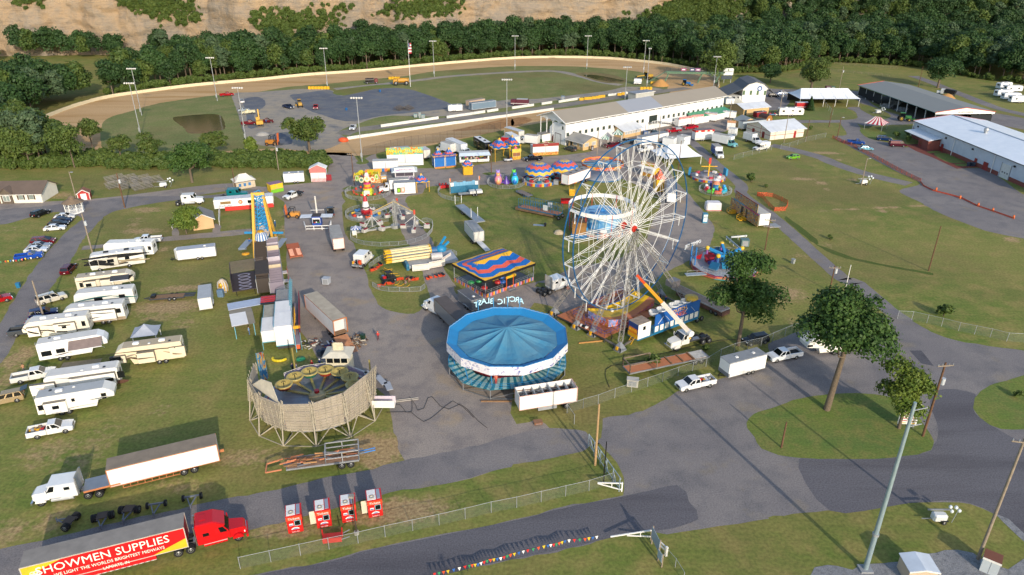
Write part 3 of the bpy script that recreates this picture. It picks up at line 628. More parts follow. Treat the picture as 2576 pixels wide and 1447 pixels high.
t=Th('large_hall','large white metal hall with a brick base and a broad white roof','hall',o_,h);HL+=6
pt(t,'wall',Bx(0,HL,0,2*HD2,0,he,sheet_metal('c3cdd6','b3bec8',1.6,0,.5)))
WR=sheet_metal('e9edf1','dde3e9',1.1,0,.4)
B=MB();B.slab((-.4,-.4,he+.02),(HL,-.4,he+.02),(HL,HD2,he+2.1),(-.4,HD2,he+2.1),.12,WR);B.slab((HL,2*HD2+.4,he+.02),(-.4,2*HD2+.4,he+.02),(-.4,HD2,he+2.1),(HL,HD2,he+2.1),.12,WR);pt(t,'roof',B)
pt(t,'ridge_cap',Br((-.4,HD2,he+2.15),(HL,HD2,he+2.15),.3,mat('a9b3be')));pt(t,'gutter',Br((-.4,-.5,he-.02),(HL,-.5,he-.02),.2,mat('3c4248')));pt(t,'end_trim',Br((-.45,-.4,he+.05),(-.45,HD2,he+2.12),.2,mat('8c3c38')).bar((-.45,HD2,he+2.12),(-.45,2*HD2,he+.05),.2,mat('8c3c38')))
BRICK=mat('7d463c',.85,0,.3,3.,'6b3a33',.4,6.)
pt(t,'brick_base',Bx(-.1,HL*.66,-.12,0,0,1.25,BRICK));pt(t,'brick_front',Bx(-.12,17.5,-.14,0,1.25,3.6,BRICK).box(-.12,0,0,HD2,0,3.6,BRICK));pt(t,'brick_base',Bx(HL*.66+5,HL,-.12,0,0,1.25,BRICK))
pt(t,'entrance_canopy',Sl((2.6,-4.6,3.2),(18,-4.6,3.2),(18,-.15,4.0),(2.6,-.15,4.0),.2,mat('d5dbe1')).box(12,17.8,-4.4,-.15,0,3.1,BRICK))
for x in(2.2,5.2):o=pt(t,'window',Bx(x-.95,x+.95,-.2,-.13,1.3,3.2,mat('3b3230')));pt(o,'pane',Bx(x-.8,x+.8,-.22,-.19,1.42,3.1,Gl))
pt(t,'entrance_doors',Bx(8.6,11.4,-.2,-.13,0,3.0,Gl));pt(t,'red_door',Bx(12.8,14.0,-4.45,-4.4,0,2.4,mat('7d2a28')));pt(t,'red_door',Bx(18.6,19.8,-.2,-.13,0,2.4,mat('8c2f2c')));pt(t,'red_door',Bx(HL*.5,HL*.5+1.2,-.2,-.13,0,2.4,mat('8c2f2c')));pt(t,'red_door',Bx(HL*.56,HL*.56+2.2,-.2,-.13,0,2.5,mat('8c2f2c')))
pt(t,'roller_door',Bx(HL*.66+.6,HL*.66+4.6,-.08,.02,0,4.3,mat('cfd2cc')).box(HL*.66+.4,HL*.66+.6,-.12,.02,0,4.5,Gy).box(HL*.66+4.6,HL*.66+4.8,-.12,.02,0,4.5,Gy))
for k in range(3):pt(t,'door_window',Bx(HL*.66+1.3+k*1.1,HL*.66+1.75+k*1.1,-.1,-.07,1.5,1.9,Gl))
for x in(.2,HL*.34,HL*.62,HL*.83):pt(t,'downpipe',Br((x,-.35,0),(x,-.35,he),.16,Wt))
for x in(3,20,HL*.47,HL*.74):pt(t,'wall_lamp',Bx(x-.3,x+.3,-.35,-.02,he-1.6,he-1.1,Bk))
pt(t,'roof_vent',Cy((25,HD2*.72,he+1.4),(25,HD2*.72,he+2.4),.55,Gv,10).ball((25,HD2*.72,he+2.6),.8,Gv,10))
def bin_(s,label,col,name='trash_bin',sc=1.,group=None):
 p=W(s)[0];t=Th(name,label,'bin',p,R.uniform(0,3),group);m_=mat(col,.5)
 pt(t,'bin_body',Bx(-.3*sc,.3*sc,-.3*sc,.3*sc,0,1.0*sc,m_,tx=-.06,ty=-.06));pt(t,'lid',Bx(-.38*sc,.38*sc,-.38*sc,.38*sc,1.0*sc,1.07*sc,m_));return t
for i,x in en((1495,1555,1605)):bin_('l %d 1125'%x,['left','middle','right'][i]+' one of three dark bins against the large hall','2a3a4c',group='bins by the large hall',sc=1.1)
for i,(x,y)in en(((1045,850),(1535,1060),(1735,1160),(1910,1240),(2085,1310),(1650,1100))):
 solo('bollard',Cy((0,0,0),(0,0,1.3),.14,mat('c9a23c'),8),['yellow bollard below the entrance canopy corner','yellow bollard at the middle red door','yellow bollard at the wide red door','yellow bollard left of the roller door','yellow bollard right of the roller door','yellow bollard beside the three dark bins'][i],'bollard',W('l %d %d'%(x,y))[0],group='bollards along the hall')
t,L=house('white_house','white ranch house with a brown shingle roof at the left edge','01 -160 640','01 415 628',8.5,2.7,4.9,'d9d5c8','66584e',.5,'x',wins=[('f',10.2,1.6,1.1,1.3,'7f8a86'),('f',12.9,1.6,1.1,1.3,'7f8a86'),('f',6.7,1.5,2.0,1.5,'8c9690')],doors=[('f',4.2,0,.9,2.0,'6b4a36')])
for x in(9.4,11.0,12.1,13.7):pt(t,'shutter',Bx(x-.2,x+.2,-.05,0,.9,2.25,mat('4a4038',.6)))
pt(t,'porch_gable',Bx(5.3,8.1,-.5,-.02,0,2.9,mat('5d5348',.8)).add([(5.1,-.55,2.9),(8.3,-.55,2.9),(6.7,-.55,4.2)],[(0,1,2)],mat('5d5348',.8)).slab((8.5,-.9,2.8),(8.5,2.2,2.8),(6.7,2.2,4.4),(6.7,-.9,4.4),.1,mat('66584e',.9)).slab((6.7,-.9,4.4),(6.7,2.2,4.4),(4.9,2.2,2.8),(4.9,-.9,2.8),.1,mat('66584e',.9)));pt(t,'bay_window',Bx(5.8,7.6,-.56,-.5,.7,2.3,Wt).box(5.9,6.65,-.58,-.55,.8,2.2,mat('7f8a86',.15)).box(6.75,7.5,-.58,-.55,.8,2.2,mat('7f8a86',.15)))
t,L=house('red_shed','small red garden shed with white double doors','01 757 610','01 875 598',2.6,1.9,2.9,'a8302e','8f5f46',.2,'y',cat='shed');pt(t,'double_door',Bx(.8,L-.8,-.05,0,.05,1.8,Wt));pt(t,'corner_board',Bx(-.02,.12,-.04,0,0,1.9,Wt).box(L-.12,L+.02,-.04,0,0,1.9,Wt))
p=W('01 685 742')[0]+Ve((0,2,0));t=Th('gazebo','white octagonal gazebo with a brown shingle roof and cupola','gazebo',p);GR=mat('7d6b58',.85,0,.25,2.)
pt(t,'floor',Lt([(2.3,0),(2.3,.3),(0.01,.3)],Wt,8,smooth=False));pt(t,'roof',Lt([(2.75,2.7),(1.0,3.6),(.9,3.65)],GR,8,smooth=False));pt(t,'cupola',Lt([(.75,3.6),(.75,3.95),(.95,3.95),(.02,4.5)],GR,8,smooth=False))
for k in range(8):
 a,b=[Ve((2.15*cos(k_*pi/4),2.15*sin(k_*pi/4),0))for k_ in(k,k+1)]
 pt(t,'post',Br(a+Zv(.3),a+Zv(2.75),.16,Wt))
 B=Br(a+Zv(1.1),b+Zv(1.1),.08,Wt).bar(a+Zv(2.62),b+Zv(2.62),.18,Wt)
 for j in range(1,6):q=a.lerp(b,j/6);B.bar(q+Zv(.3),q+Zv(1.1),.05,Wt)
 pt(t,'railing',B)
t,L=house('tan_cottage','tan cottage with a grey roof behind the leafy bush tree','01 1870 900','01 2070 872',5.5,2.6,4.0,'c9a67c','85827f',.5,'y',cat='cottage')
t,L=house('equipment_box','white box with a folded white roof at the bottom right corner','33 1330 1530','33 1600 1540',2.4,1.9,2.2,'b9a68f','c9d2dc',.15,'y',cat='kiosk')
t,L=house('steel_cabinet','pale steel cabinet with a rusty lid beside the utility pole','33 2030 1400','33 2195 1470',1.6,1.9,1.9,'b4bdc2','7a4a36',.05,None,cat='cabinet');pt(t,'seam',Bx(L/2-.02,L/2+.02,-.02,0,.1,1.8,Gy))
t,L=house('timing_stand','small flat roofed stand on the far side of the grandstand','20 1190 985','20 1365 960',5,3.6,3.6,'b8b8b2','8d939c',.4,None,cat='stand')
FB=mat('5c7a62',.7,0,.3)
a,b=W('20 1490 690;20 2040 700',5.5);o_,h,L=fab(a,b);t=Th('footbridge','green steel footbridge crossing the race track','bridge',o_,h)
pt(t,'deck',Bx(0,L,-1.2,1.2,5.3,5.7,FB));B=MB()
for y in(-1.2,1.2):
 for i in range(int(L/2)):B.bar((i*2,y,5.7),(i*2,y,7.6),.07,Dg)
 for z in(6.3,6.9,7.6):B.bar((0,y,z),(L,y,z),.06,Dg)
pt(t,'mesh_railing',B);pt(t,'girder',Bx(0,L,-1.0,-.8,4.6,5.3,FB).box(0,L,.8,1.0,4.6,5.3,FB))
for x in(1,L*.62,L-2):pt(t,'leg',Br((x-1.5,-1,0),(x+.5,-1,5.3),.35,FB).bar((x-1.5,1,0),(x+.5,1,5.3),.35,FB))
B=MB()
for i in range(16):B.box(-9+i*.56,-8.4+i*.56,-1.1,1.1,.1+i*.35,.25+i*.35,FB)
B.bar((-9,-1.1,.4),(0,-1.1,5.8),.2,FB).bar((-9,-1.1,1.5),(0,-1.1,7.0),.1,Dg);pt(t,'stairs',B)
for x0,c in((L*.25,'8c4a6c'),(L*.4,'3a3f66'),(L*.5,'84507c')):pt(t,'banner',Bx(x0,x0+L*.09,-1.3,-1.24,6.0,7.5,mat(c,.5)).box(x0+.5,x0+L*.07,-1.32,-1.29,6.5,7.0,mat('d9d6dc')))
b_,h_=HT('20 2075 800 2085 655');t=Th('scoreboard_sign','white sign on tall posts at the end of the footbridge','sign',b_+Zv(0),.1)
pt(t,'sign_panel',Rx(-2.6,2.6,-.2,.2,h_-3.6,h_-.2,mat('d4d8d8',.4),.3));pt(t,'score_panel',Bx(-3.4,2.2,-.15,.15,h_-5.6,h_-3.9,mat('2c3b4a')))
text(t,'SPEEDWAY',.9,(0,-.23,h_-1.9),(pi/2,0,0),mat('3a4a44'),.01)
for x in(-1.8,1.8):pt(t,'post',Br((x,.2,0),(x,.2,h_-1),.25,St))
def wheel(parent,x,y,r=.36,w=.24,rim=RIM,name='wheel',rk=.58):
 def ty():
  return MB().loft([[(r*k*cos(2*pi*i/14),yy,r*k*sin(2*pi*i/14))for i in range(14)]for yy,k in((-w/2,.8),(-w/2,.95),(-w*.36,1),(w*.36,1),(w/2,.95),(w/2,.8))],TYRE,smooth=True)
 def ri():
  B=MB()
  for sgn in(1,-1):
   B.loft([[(r*k*cos(2*pi*i/12),sgn*yy,r*k*sin(2*pi*i/12))for i in range(12)]for yy,k in((w/2-.04,rk),(w/2+.012,rk*.93),(w/2-.02,rk*.6),(w/2+.015,rk*.25))],rim,smooth=True)
  return B
 o=pt(parent,name,shared(('tyre',r,w),ty),loc=(x,y,r))
 pt(o,'rim',shared(('rim',r,w,rim.name,rk),ri));return o
def pane(B,a,b,c,d,mt=None,ins=.08,off=.012):
 """glass laid into the face a b c d (outward normal), inset"""
 a,b,c,d=map(Ve,(a,b,c,d));n=(b-a).cross(d-a).normalized()*off;ctr=(a+b+c+d)/4
 q=[p+(ctr-p).normalized()*ins+n for p in(a,b,c,d)]
 B.slab(q[0],q[1],q[2],q[3],off*.8,mt or Gl)
SPEC={'sedan':(4.85,1.84,.93,1.46,((-.5,.42),(-.495,.8),(-.44,.97),(-.29,.98),(.19,.96),(.40,.82),(.48,.68),(.5,.48),(.49,.25),(-.49,.27)),-.40,.21,-.22,.06),'hatch':(4.1,1.74,.95,1.5,((-.5,.42),(-.495,.9),(-.46,1.0),(-.3,1.0),(.22,.97),(.42,.82),(.49,.66),(.5,.48),(.49,.25),(-.49,.27)),-.49,.26,-.38,.07),'suv':(4.8,1.92,1.08,1.76,((-.5,.5),(-.495,1.0),(-.48,1.1),(-.3,1.11),(.22,1.09),(.43,.98),(.49,.82),(.5,.55),(.49,.32),(-.49,.34)),-.485,.25,-.43,.10),'bigsuv':(5.3,2.02,1.18,1.92,((-.5,.5),(-.495,1.1),(-.485,1.2),(-.3,1.21),(.24,1.19),(.45,1.1),(.49,.95),(.5,.6),(.49,.35),(-.49,.37)),-.488,.25,-.445,.13),'minivan':(5.1,1.98,1.08,1.74,((-.5,.48),(-.495,1.0),(-.48,1.1),(-.3,1.1),(.27,1.06),(.43,.92),(.49,.74),(.5,.5),(.49,.27),(-.49,.29)),-.485,.33,-.42,.10),'van':(5.7,2.05,1.25,2.12,((-.5,.5),(-.498,1.2),(-.49,1.27),(-.3,1.27),(.34,1.24),(.46,1.08),(.49,.9),(.5,.55),(.49,.35),(-.49,.37)),-.492,.35,-.47,.22)}
def car(name,kind,color,s,label,group=None,L=None,flip=False,glass_rear=True,rack=False,far=False,cat=None,two=None,open_hatch=False):
 L0,wd_,bz,rz_,prof,gb0,gb1,gt0,gt1=SPEC[kind]
 c,h,l_=seg(s,wd_);L=L or L0
 if flip:h+=pi
 t=Th(name,label,cat or('car' if kind in('sedan','hatch')else kind.replace('bigsuv','suv')),c,h,group)
 pm=mat(color,.22,.25,.06);w=wd_/2
 rings=[[(x*L*k,y,(z if z<.5 else .5+(z-.5)*zk))for x,z in prof]for y,k,zk in((-w,.965,.82),(-w+.07,1,.95),(-w*.6,1,1),(w*.6,1,1),(w-.07,1,.95),(w,.965,.82))]
 B=MB();B.loft(rings,pm)
 if two:B.box(-L*.47,L*.47,-w-.008,w+.008,.3,.52,mat(two,.4))
 pt(t,'body',B)
 b_=[(gb0*L,-w+.1,bz),(gb1*L,-w+.1,bz),(gb1*L,w-.1,bz),(gb0*L,w-.1,bz)]
 ti=.26;r_=[(gt0*L,-w+ti,rz_-.03),(gt1*L,-w+ti,rz_-.03),(gt1*L,w-ti,rz_-.03),(gt0*L,w-ti,rz_-.03)]
 rt=[(gt0*L+.2,-w+ti+.15,rz_),(gt1*L-.15,-w+ti+.15,rz_),(gt1*L-.15,w-ti-.15,rz_),(gt0*L+.2,w-ti-.15,rz_)]
 B=MB();B.loft([b_,r_,rt],pm)
 if rack:
  for y in(-w+.35,w-.35):B.bar((gt0*L+.2,y,rz_+.06),(gt1*L-.3,y,rz_+.06),.05,Bk)
 pt(t,'cabin',B)
 pt(t,'windscreen',(lambda B_:(pane(B_,b_[1],b_[2],r_[2],r_[1]),B_)[1])(MB()))
 if glass_rear:pt(t,'rear_window',(lambda B_:(pane(B_,b_[3],b_[0],r_[0],r_[3]),B_)[1])(MB()))
 n_=2 if kind in('sedan','hatch')else 3
 if kind=='van' and not glass_rear:n_=1
 for a,b,ra,rb in((b_[0],b_[1],r_[0],r_[1]),(b_[2],b_[3],r_[2],r_[3])):
  a,b,ra,rb=map(Ve,(a,b,ra,rb))
  for i in range(n_):
   u,v=i/n_+.015,(i+1)/n_-.015
   if n_==1:u,v=(.72,.97)if a.x<b.x else(.03,.28)
   B=MB();pane(B,a.lerp(b,u),a.lerp(b,v),ra.lerp(rb,v),ra.lerp(rb,u),ins=.06);pt(t,'side_window',B)
 for y in(-w+.28,w-.28):
  pt(t,'headlight',shared(('hl',kind),lambda:Bx(-.07,.05,-.17,.17,-.07,.07,LAMPW)),loc=(L*.485-.03,y,.68 if kind in('sedan','hatch')else .85))
  pt(t,'tail_light',shared(('tl',kind),lambda:Bx(-.05,.06,-.13,.13,-.1,.1,LAMPR)),loc=(-L*.495+.03,y*1.03,.82 if kind in('sedan','hatch')else 1.0))
  if not far:pt(t,'mirror',shared('mirror',lambda:Bx(-.07,.07,-.12,.12,-.07,.07,Bk)),loc=(gb1*L-.2,math.copysign(w+.06,y),bz+.05))
 if not far:
  pt(t,'grille',Bx(L*.478,L*.498,-.45,.45,.5,.68,Bk));pt(t,'number_plate',Bx(-L*.503,-L*.49,-.16,.16,.62,.74,Wt))
 if open_hatch:pt(t,'tailgate',Sl((-L*.43,-w+.2,rz_),(-L*.43,w-.2,rz_),(-L*.43-1.0,w-.25,rz_+.25),(-L*.43-1.0,-w+.25,rz_+.25),.06,Gl))
 r=.33 if kind in('sedan','hatch')else .38
 for x in(-.3,.305):
  for y in(-w+.1,w-.1):wheel(t,x*L,y,r,.23)
 return t
def pickup(name,color,s,label,cab='crew',L=None,group=None,flip=False,bed='open',bedcol='1b1c1e',dual=False,load=None,far=False,camper=False,c_=None):
 wd_=2.02;c,h,l_=seg(s,wd_)if isinstance(s,str)else s;w=wd_/2
 L=L or{'crew':6.2,'ext':5.8,'reg':5.4}[cab]
 if flip:h+=pi
 t=Th(name,label,'pickup',c,h,group);pm=mat(color,.22,.2,.06)
 cl={'crew':2.35,'ext':1.95,'reg':1.45}[cab];f=L/2;hx=f-1.5;cx0=hx-cl+.25;bz=1.22
 prof=[(cx0-.05,.45),(cx0-.05,bz),(hx,bz),(f-.6,1.16),(f-.08,1.02),(f,.8),(f,.5),(f-.1,.38)]
 B=MB();B.loft([[(x*(k if x>hx else 1),y,z if z<.6 else .6+(z-.6)*zk)for x,z in prof]for y,k,zk in((-w,.98,.9),(-w+.08,1,1),(w-.08,1,1),(w,.98,.9))],pm);pt(t,'body',B)
 b_=[(cx0,-w+.09,bz),(hx+.12,-w+.09,bz),(hx+.12,w-.09,bz),(cx0,w-.09,bz)];rz_=1.9
 r_=[(cx0+.14,-w+.22,rz_-.04),(hx-.62,-w+.22,rz_-.04),(hx-.62,w-.22,rz_-.04),(cx0+.14,w-.22,rz_-.04)]
 rt=[(cx0+.24,-w+.34,rz_),(hx-.78,-w+.34,rz_),(hx-.78,w-.34,rz_),(cx0+.24,w-.34,rz_)]
 pt(t,'cabin',MB().loft([b_,r_,rt],pm))
 B=MB();pane(B,b_[1],b_[2],r_[2],r_[1]);pt(t,'windscreen',B)
 B=MB();pane(B,b_[3],b_[0],r_[0],r_[3],ins=.14);pt(t,'rear_window',B)
 for a,b,ra,rb in((b_[0],b_[1],r_[0],r_[1]),(b_[2],b_[3],r_[2],r_[3])):
  a,b,ra,rb=map(Ve,(a,b,ra,rb))
  for u,v in{'crew':((.03,.47),(.51,.95)),'ext':((.03,.3),(.36,.95)),'reg':((.08,.94),)}[cab]:
   if a.x>b.x:u,v=1-v,1-u
   B=MB();pane(B,a.lerp(b,u),a.lerp(b,v),ra.lerp(rb,v),ra.lerp(rb,u),ins=.07);pt(t,'side_window',B)
 x0,x1=-f,cx0-.1;bm=mat(bedcol,.7)
 if bed=='open':
  B=MB()
  for y0,y1 in((-w,-w+.16),(w-.16,w)):B.box(x0,x1,y0,y1,.5,1.28,pm)
  B.box(x0,x0+.08,-w+.16,w-.16,.5,1.26,pm);B.box(x1-.06,x1,-w+.16,w-.16,.5,1.3,pm);pt(t,'bed',B)
  pt(t,'bed_liner',Bx(x0+.08,x1-.06,-w+.16,w-.16,.78,.84,bm))
  if dual:pt(t,'fender_flare',MB().loft([[(-f+.75+a,y,z)for a,z in((0,.5),(.1,.95),(.5,1.1),(.9,.95),(1.0,.5))]for y in(-w-.14,w+.14)],pm))
 elif bed=='flat':
  pt(t,'flatbed',Bx(x0,x1,-w-.1,w+.1,.9,1.02,bm).box(x1-.08,x1,-w,w,1.02,1.75,Bk))
 elif bed=='cap':pt(t,'bed',Bx(x0,x1,-w,w,.5,1.25,pm));pt(t,'bed_cap',Bx(x0+.03,x1,-w+.05,w-.05,1.25,1.85,bm,tx=.12,ty=.12))
 for y in(-w+.26,w-.26):
  pt(t,'headlight',shared('phl',lambda:Bx(-.04,.05,-.2,.2,-.12,.12,LAMPW)),loc=(f-.05,y,.88));pt(t,'tail_light',shared('ptl',lambda:Bx(-.04,.03,-.08,.08,-.2,.2,LAMPR)),loc=(-f,math.copysign(w-.12,y),1.0))
  pt(t,'mirror',shared('mirror',lambda:Bx(-.07,.07,-.12,.12,-.07,.07,Bk)),loc=(hx-.2,math.copysign(w+.12,y),bz+.12))
 pt(t,'grille',Bx(f-.02,f+.02,-.5,.5,.66,1.0,mat('4a4d50',.3,.6)));pt(t,'bumper',Bx(f-.05,f+.12,-w+.04,w-.04,.42,.64,CHROME).box(-f-.12,-f,-w+.05,w-.05,.5,.66,CHROME))
 for x in(-f+1.28,f-1.0):
  for y in(-w+.12,w-.12):wheel(t,x,y,.4,.26)
 if dual:
  for y in(-w-.06,w+.06):wheel(t,-f+1.28,y,.4,.24)
 if load:load(t,x0,x1,w)
 if camper:
  B=MB();q=mat('e6e4de',.4)
  B.prism([(x0-.3,.95),(x0-.3,2.75),(hx-.1,2.75),(hx+.35,2.5),(hx+.35,2.15),(cx0,2.0),(cx0,.95)],-w-.12,w+.12,q);pt(t,'camper_box',B)
  pt(t,'camper_window',Bx(hx+.28,hx+.365,-.6,.6,2.25,2.45,Gl));pt(t,'roof_vent',Bx(-.6,0,-.3,.3,2.75,2.88,Wt))
  for y in(-w-.13,w+.1):pt(t,'camper_window',Bx(-1.2,-.6,y,y+.03,1.7,2.1,Gl))
 return t
def junk(items):
 """loose load in a pickup bed"""
 def f(t,x0,x1,w):
  B=MB();rr=random.Random(3)
  for i in range(items):
   x=rr.uniform(x0+.3,x1-.4);y=rr.uniform(-w+.35,w-.35);c=rr.choice([RED,BLUE,Gy,Dg,YEL,WOOD,GREEN])
   B.box(x-.2,x+.2,y-.15,y+.15,.84,rr.uniform(1.0,1.35),c)
  o=pt(t,'bed_load',B);o['kind']='stuff'
 return f
def side_of(c,h):return 1 if(-sin(h)*-c.x+cos(h)*-c.y)>0 else-1
def tractor(name,color,s,label,L=7.4,sleeper=True,flip=False,group=None,roof='high',bed=None,day=False,cat='truck',tanks=True,stripe=None):
 """conventional semi tractor unit"""
 wd_=2.45;c,h,l_=seg(s,wd_)if isinstance(s,str)else s
 if flip:h+=pi
 t=Th(name,label,cat,c,h,group);pm=mat(color,.25,.1,.08);f=L/2;w=1.2
 pt(t,'frame',Bx(-f,f-.6,-.45,-.3,.75,1.0,Dg).box(-f,f-.6,.3,.45,.75,1.0,Dg).box(-f+.1,-f+.3,-.45,.45,.7,.95,Dg))
 hz=1.95
 pt(t,'hood',MB().loft([[(f,-w*.55,.75),(f,w*.55,.75),(f-.05,w*.55,1.5),(f-.05,-w*.55,1.5)],[(f-.25,-w*.7,.7),(f-.25,w*.7,.7),(f-.3,w*.66,1.72),(f-.3,-w*.66,1.72)],[(f-2.0,-w*.86,.75),(f-2.0,w*.86,.75),(f-2.0,w*.82,hz),(f-2.0,-w*.82,hz)]],pm))
 B=MB()
 for sg in(-1,1):B.loft([[(f-1.0+.62*cos(a),y,.58+.6*sin(a))for a in[pi*i/8 for i in range(9)]]for y in(sg*w*.62,sg*(w+.02))],pm)
 pt(t,'fender',B)
 pt(t,'grille',Bx(f-.03,f+.03,-w*.42,w*.42,.85,1.45,CHROME));pt(t,'bumper',Bx(f-.1,f+.14,-w,w,.4,.74,pm if roof=='high' else CHROME))
 cx1=f-1.9;cx0=cx1-1.55
 b_=[(cx0,-w,hz-.9),(cx1+.1,-w,hz-.9),(cx1+.1,w,hz-.9),(cx0,w,hz-.9)];m_=[(cx0,-w,hz),(cx1+.08,-w,hz),(cx1+.08,w,hz),(cx0,w,hz)]
 r_=[(cx0,-w+.1,2.85),(cx1-.5,-w+.1,2.85),(cx1-.5,w-.1,2.85),(cx0,w-.1,2.85)]
 pt(t,'cab',MB().loft([b_,m_,r_],pm));B=MB();pane(B,m_[1],m_[2],r_[2],r_[1],ins=.12,off=.02);pt(t,'windscreen',B)
 for a,b,ra,rb in((m_[0],m_[1],r_[0],r_[1]),(m_[2],m_[3],r_[2],r_[3])):
  B=MB();a,b,ra,rb=map(Ve,(a,b,ra,rb));u,v=(.4,.95)if a.x<b.x else(.05,.6)
  pane(B,a.lerp(b,u),a.lerp(b,v),ra.lerp(rb,v),ra.lerp(rb,u),ins=.08,off=.02);pt(t,'side_window',B)
 sx=cx0
 if sleeper:
  sx=cx0-1.9;top=3.85 if roof=='high' else 2.95
  pr=[(sx,.95),(sx,top-.12),(sx+.12,top),(cx0+.1,top-.02),(cx1-.25,3.1 if roof=='high' else 2.93),(cx1-.5,2.87),(cx0+.02,2.87),(cx0+.02,.95)]
  B=MB();B.loft([[(x,y,2.4+(z-2.4)*k if z>2.5 else z)for x,z in pr]for y,k in((-w-.04,.93),(-w+.12,1),(w-.12,1),(w+.04,.93))],pm);pt(t,'sleeper',B)
  for sg in(-1,1):pt(t,'sleeper_window',Bx(sx+.7,sx+1.35,sg*(w+.045)-.01,sg*(w+.045)+.01,2.05,2.5,Gl))
  if roof=='cut':pt(t,'cab_back',Bx(sx-.012,sx,-w+.15,w-.15,1.2,3.6,mat('b8b4aa',.7,0,.3)))
 else:pt(t,'cab_back',Bx(sx-.012,sx,-w+.2,w-.2,1.3,2.6,mat('cfcac0',.7)))
 if roof=='high' and sleeper:pt(t,'roof_fairing',Bx(sx+.5,sx+1.2,-.5,.5,3.86,3.9,Gl if stripe else pm))
 for sg in(-1,1):
  if tanks:pt(t,'fuel_tank',Cy((cx0-1.3,sg*.95,.68),(cx1-.3,sg*.95,.68),.3,ALU if roof!='high' else pm,10))
  if not day:pt(t,'exhaust_stack',Cy((sx-.15,sg*1.0,1.0),(sx-.15,sg*1.0,3.6),.08,CHROME,7))
  pt(t,'mirror',Bx(cx1-.15,cx1-.02,sg*(w+.22)-.06,sg*(w+.22)+.06,1.9,2.5,pm).bar((cx1-.1,sg*w,2.3),(cx1-.1,sg*(w+.2),2.3),.04,Bk))
  pt(t,'headlight',Bx(f-.28,f-.16,sg*.74-.15,sg*.74+.15,.95,1.18,LAMPW));wheel(t,f-1.0,sg*(w-.17),.52,.3)
  for x in(-f+.65,-f+1.95):
   wheel(t,x,sg*(w-.12),.52,.28);wheel(t,x,sg*(w-.45),.52,.28)
 pt(t,'fifth_wheel',Bx(-f+.8,-f+1.8,-.45,.45,1.0,1.1,Bk));pt(t,'deck_plate',Bx(-f+2.3,sx-.1,-.4,.4,1.0,1.04,St))
 if bed:bed(t,-f,sx-.3)
 return t
def door_detail(t,x,w,z0,z1,fx):
 for sg in(-1,1):pt(t,'rear_door',Bx(x-.03,x+.0,sg*.02 if sg>0 else-w+.08,w-.08 if sg>0 else-.02,z0+.08,z1-.1,fx))
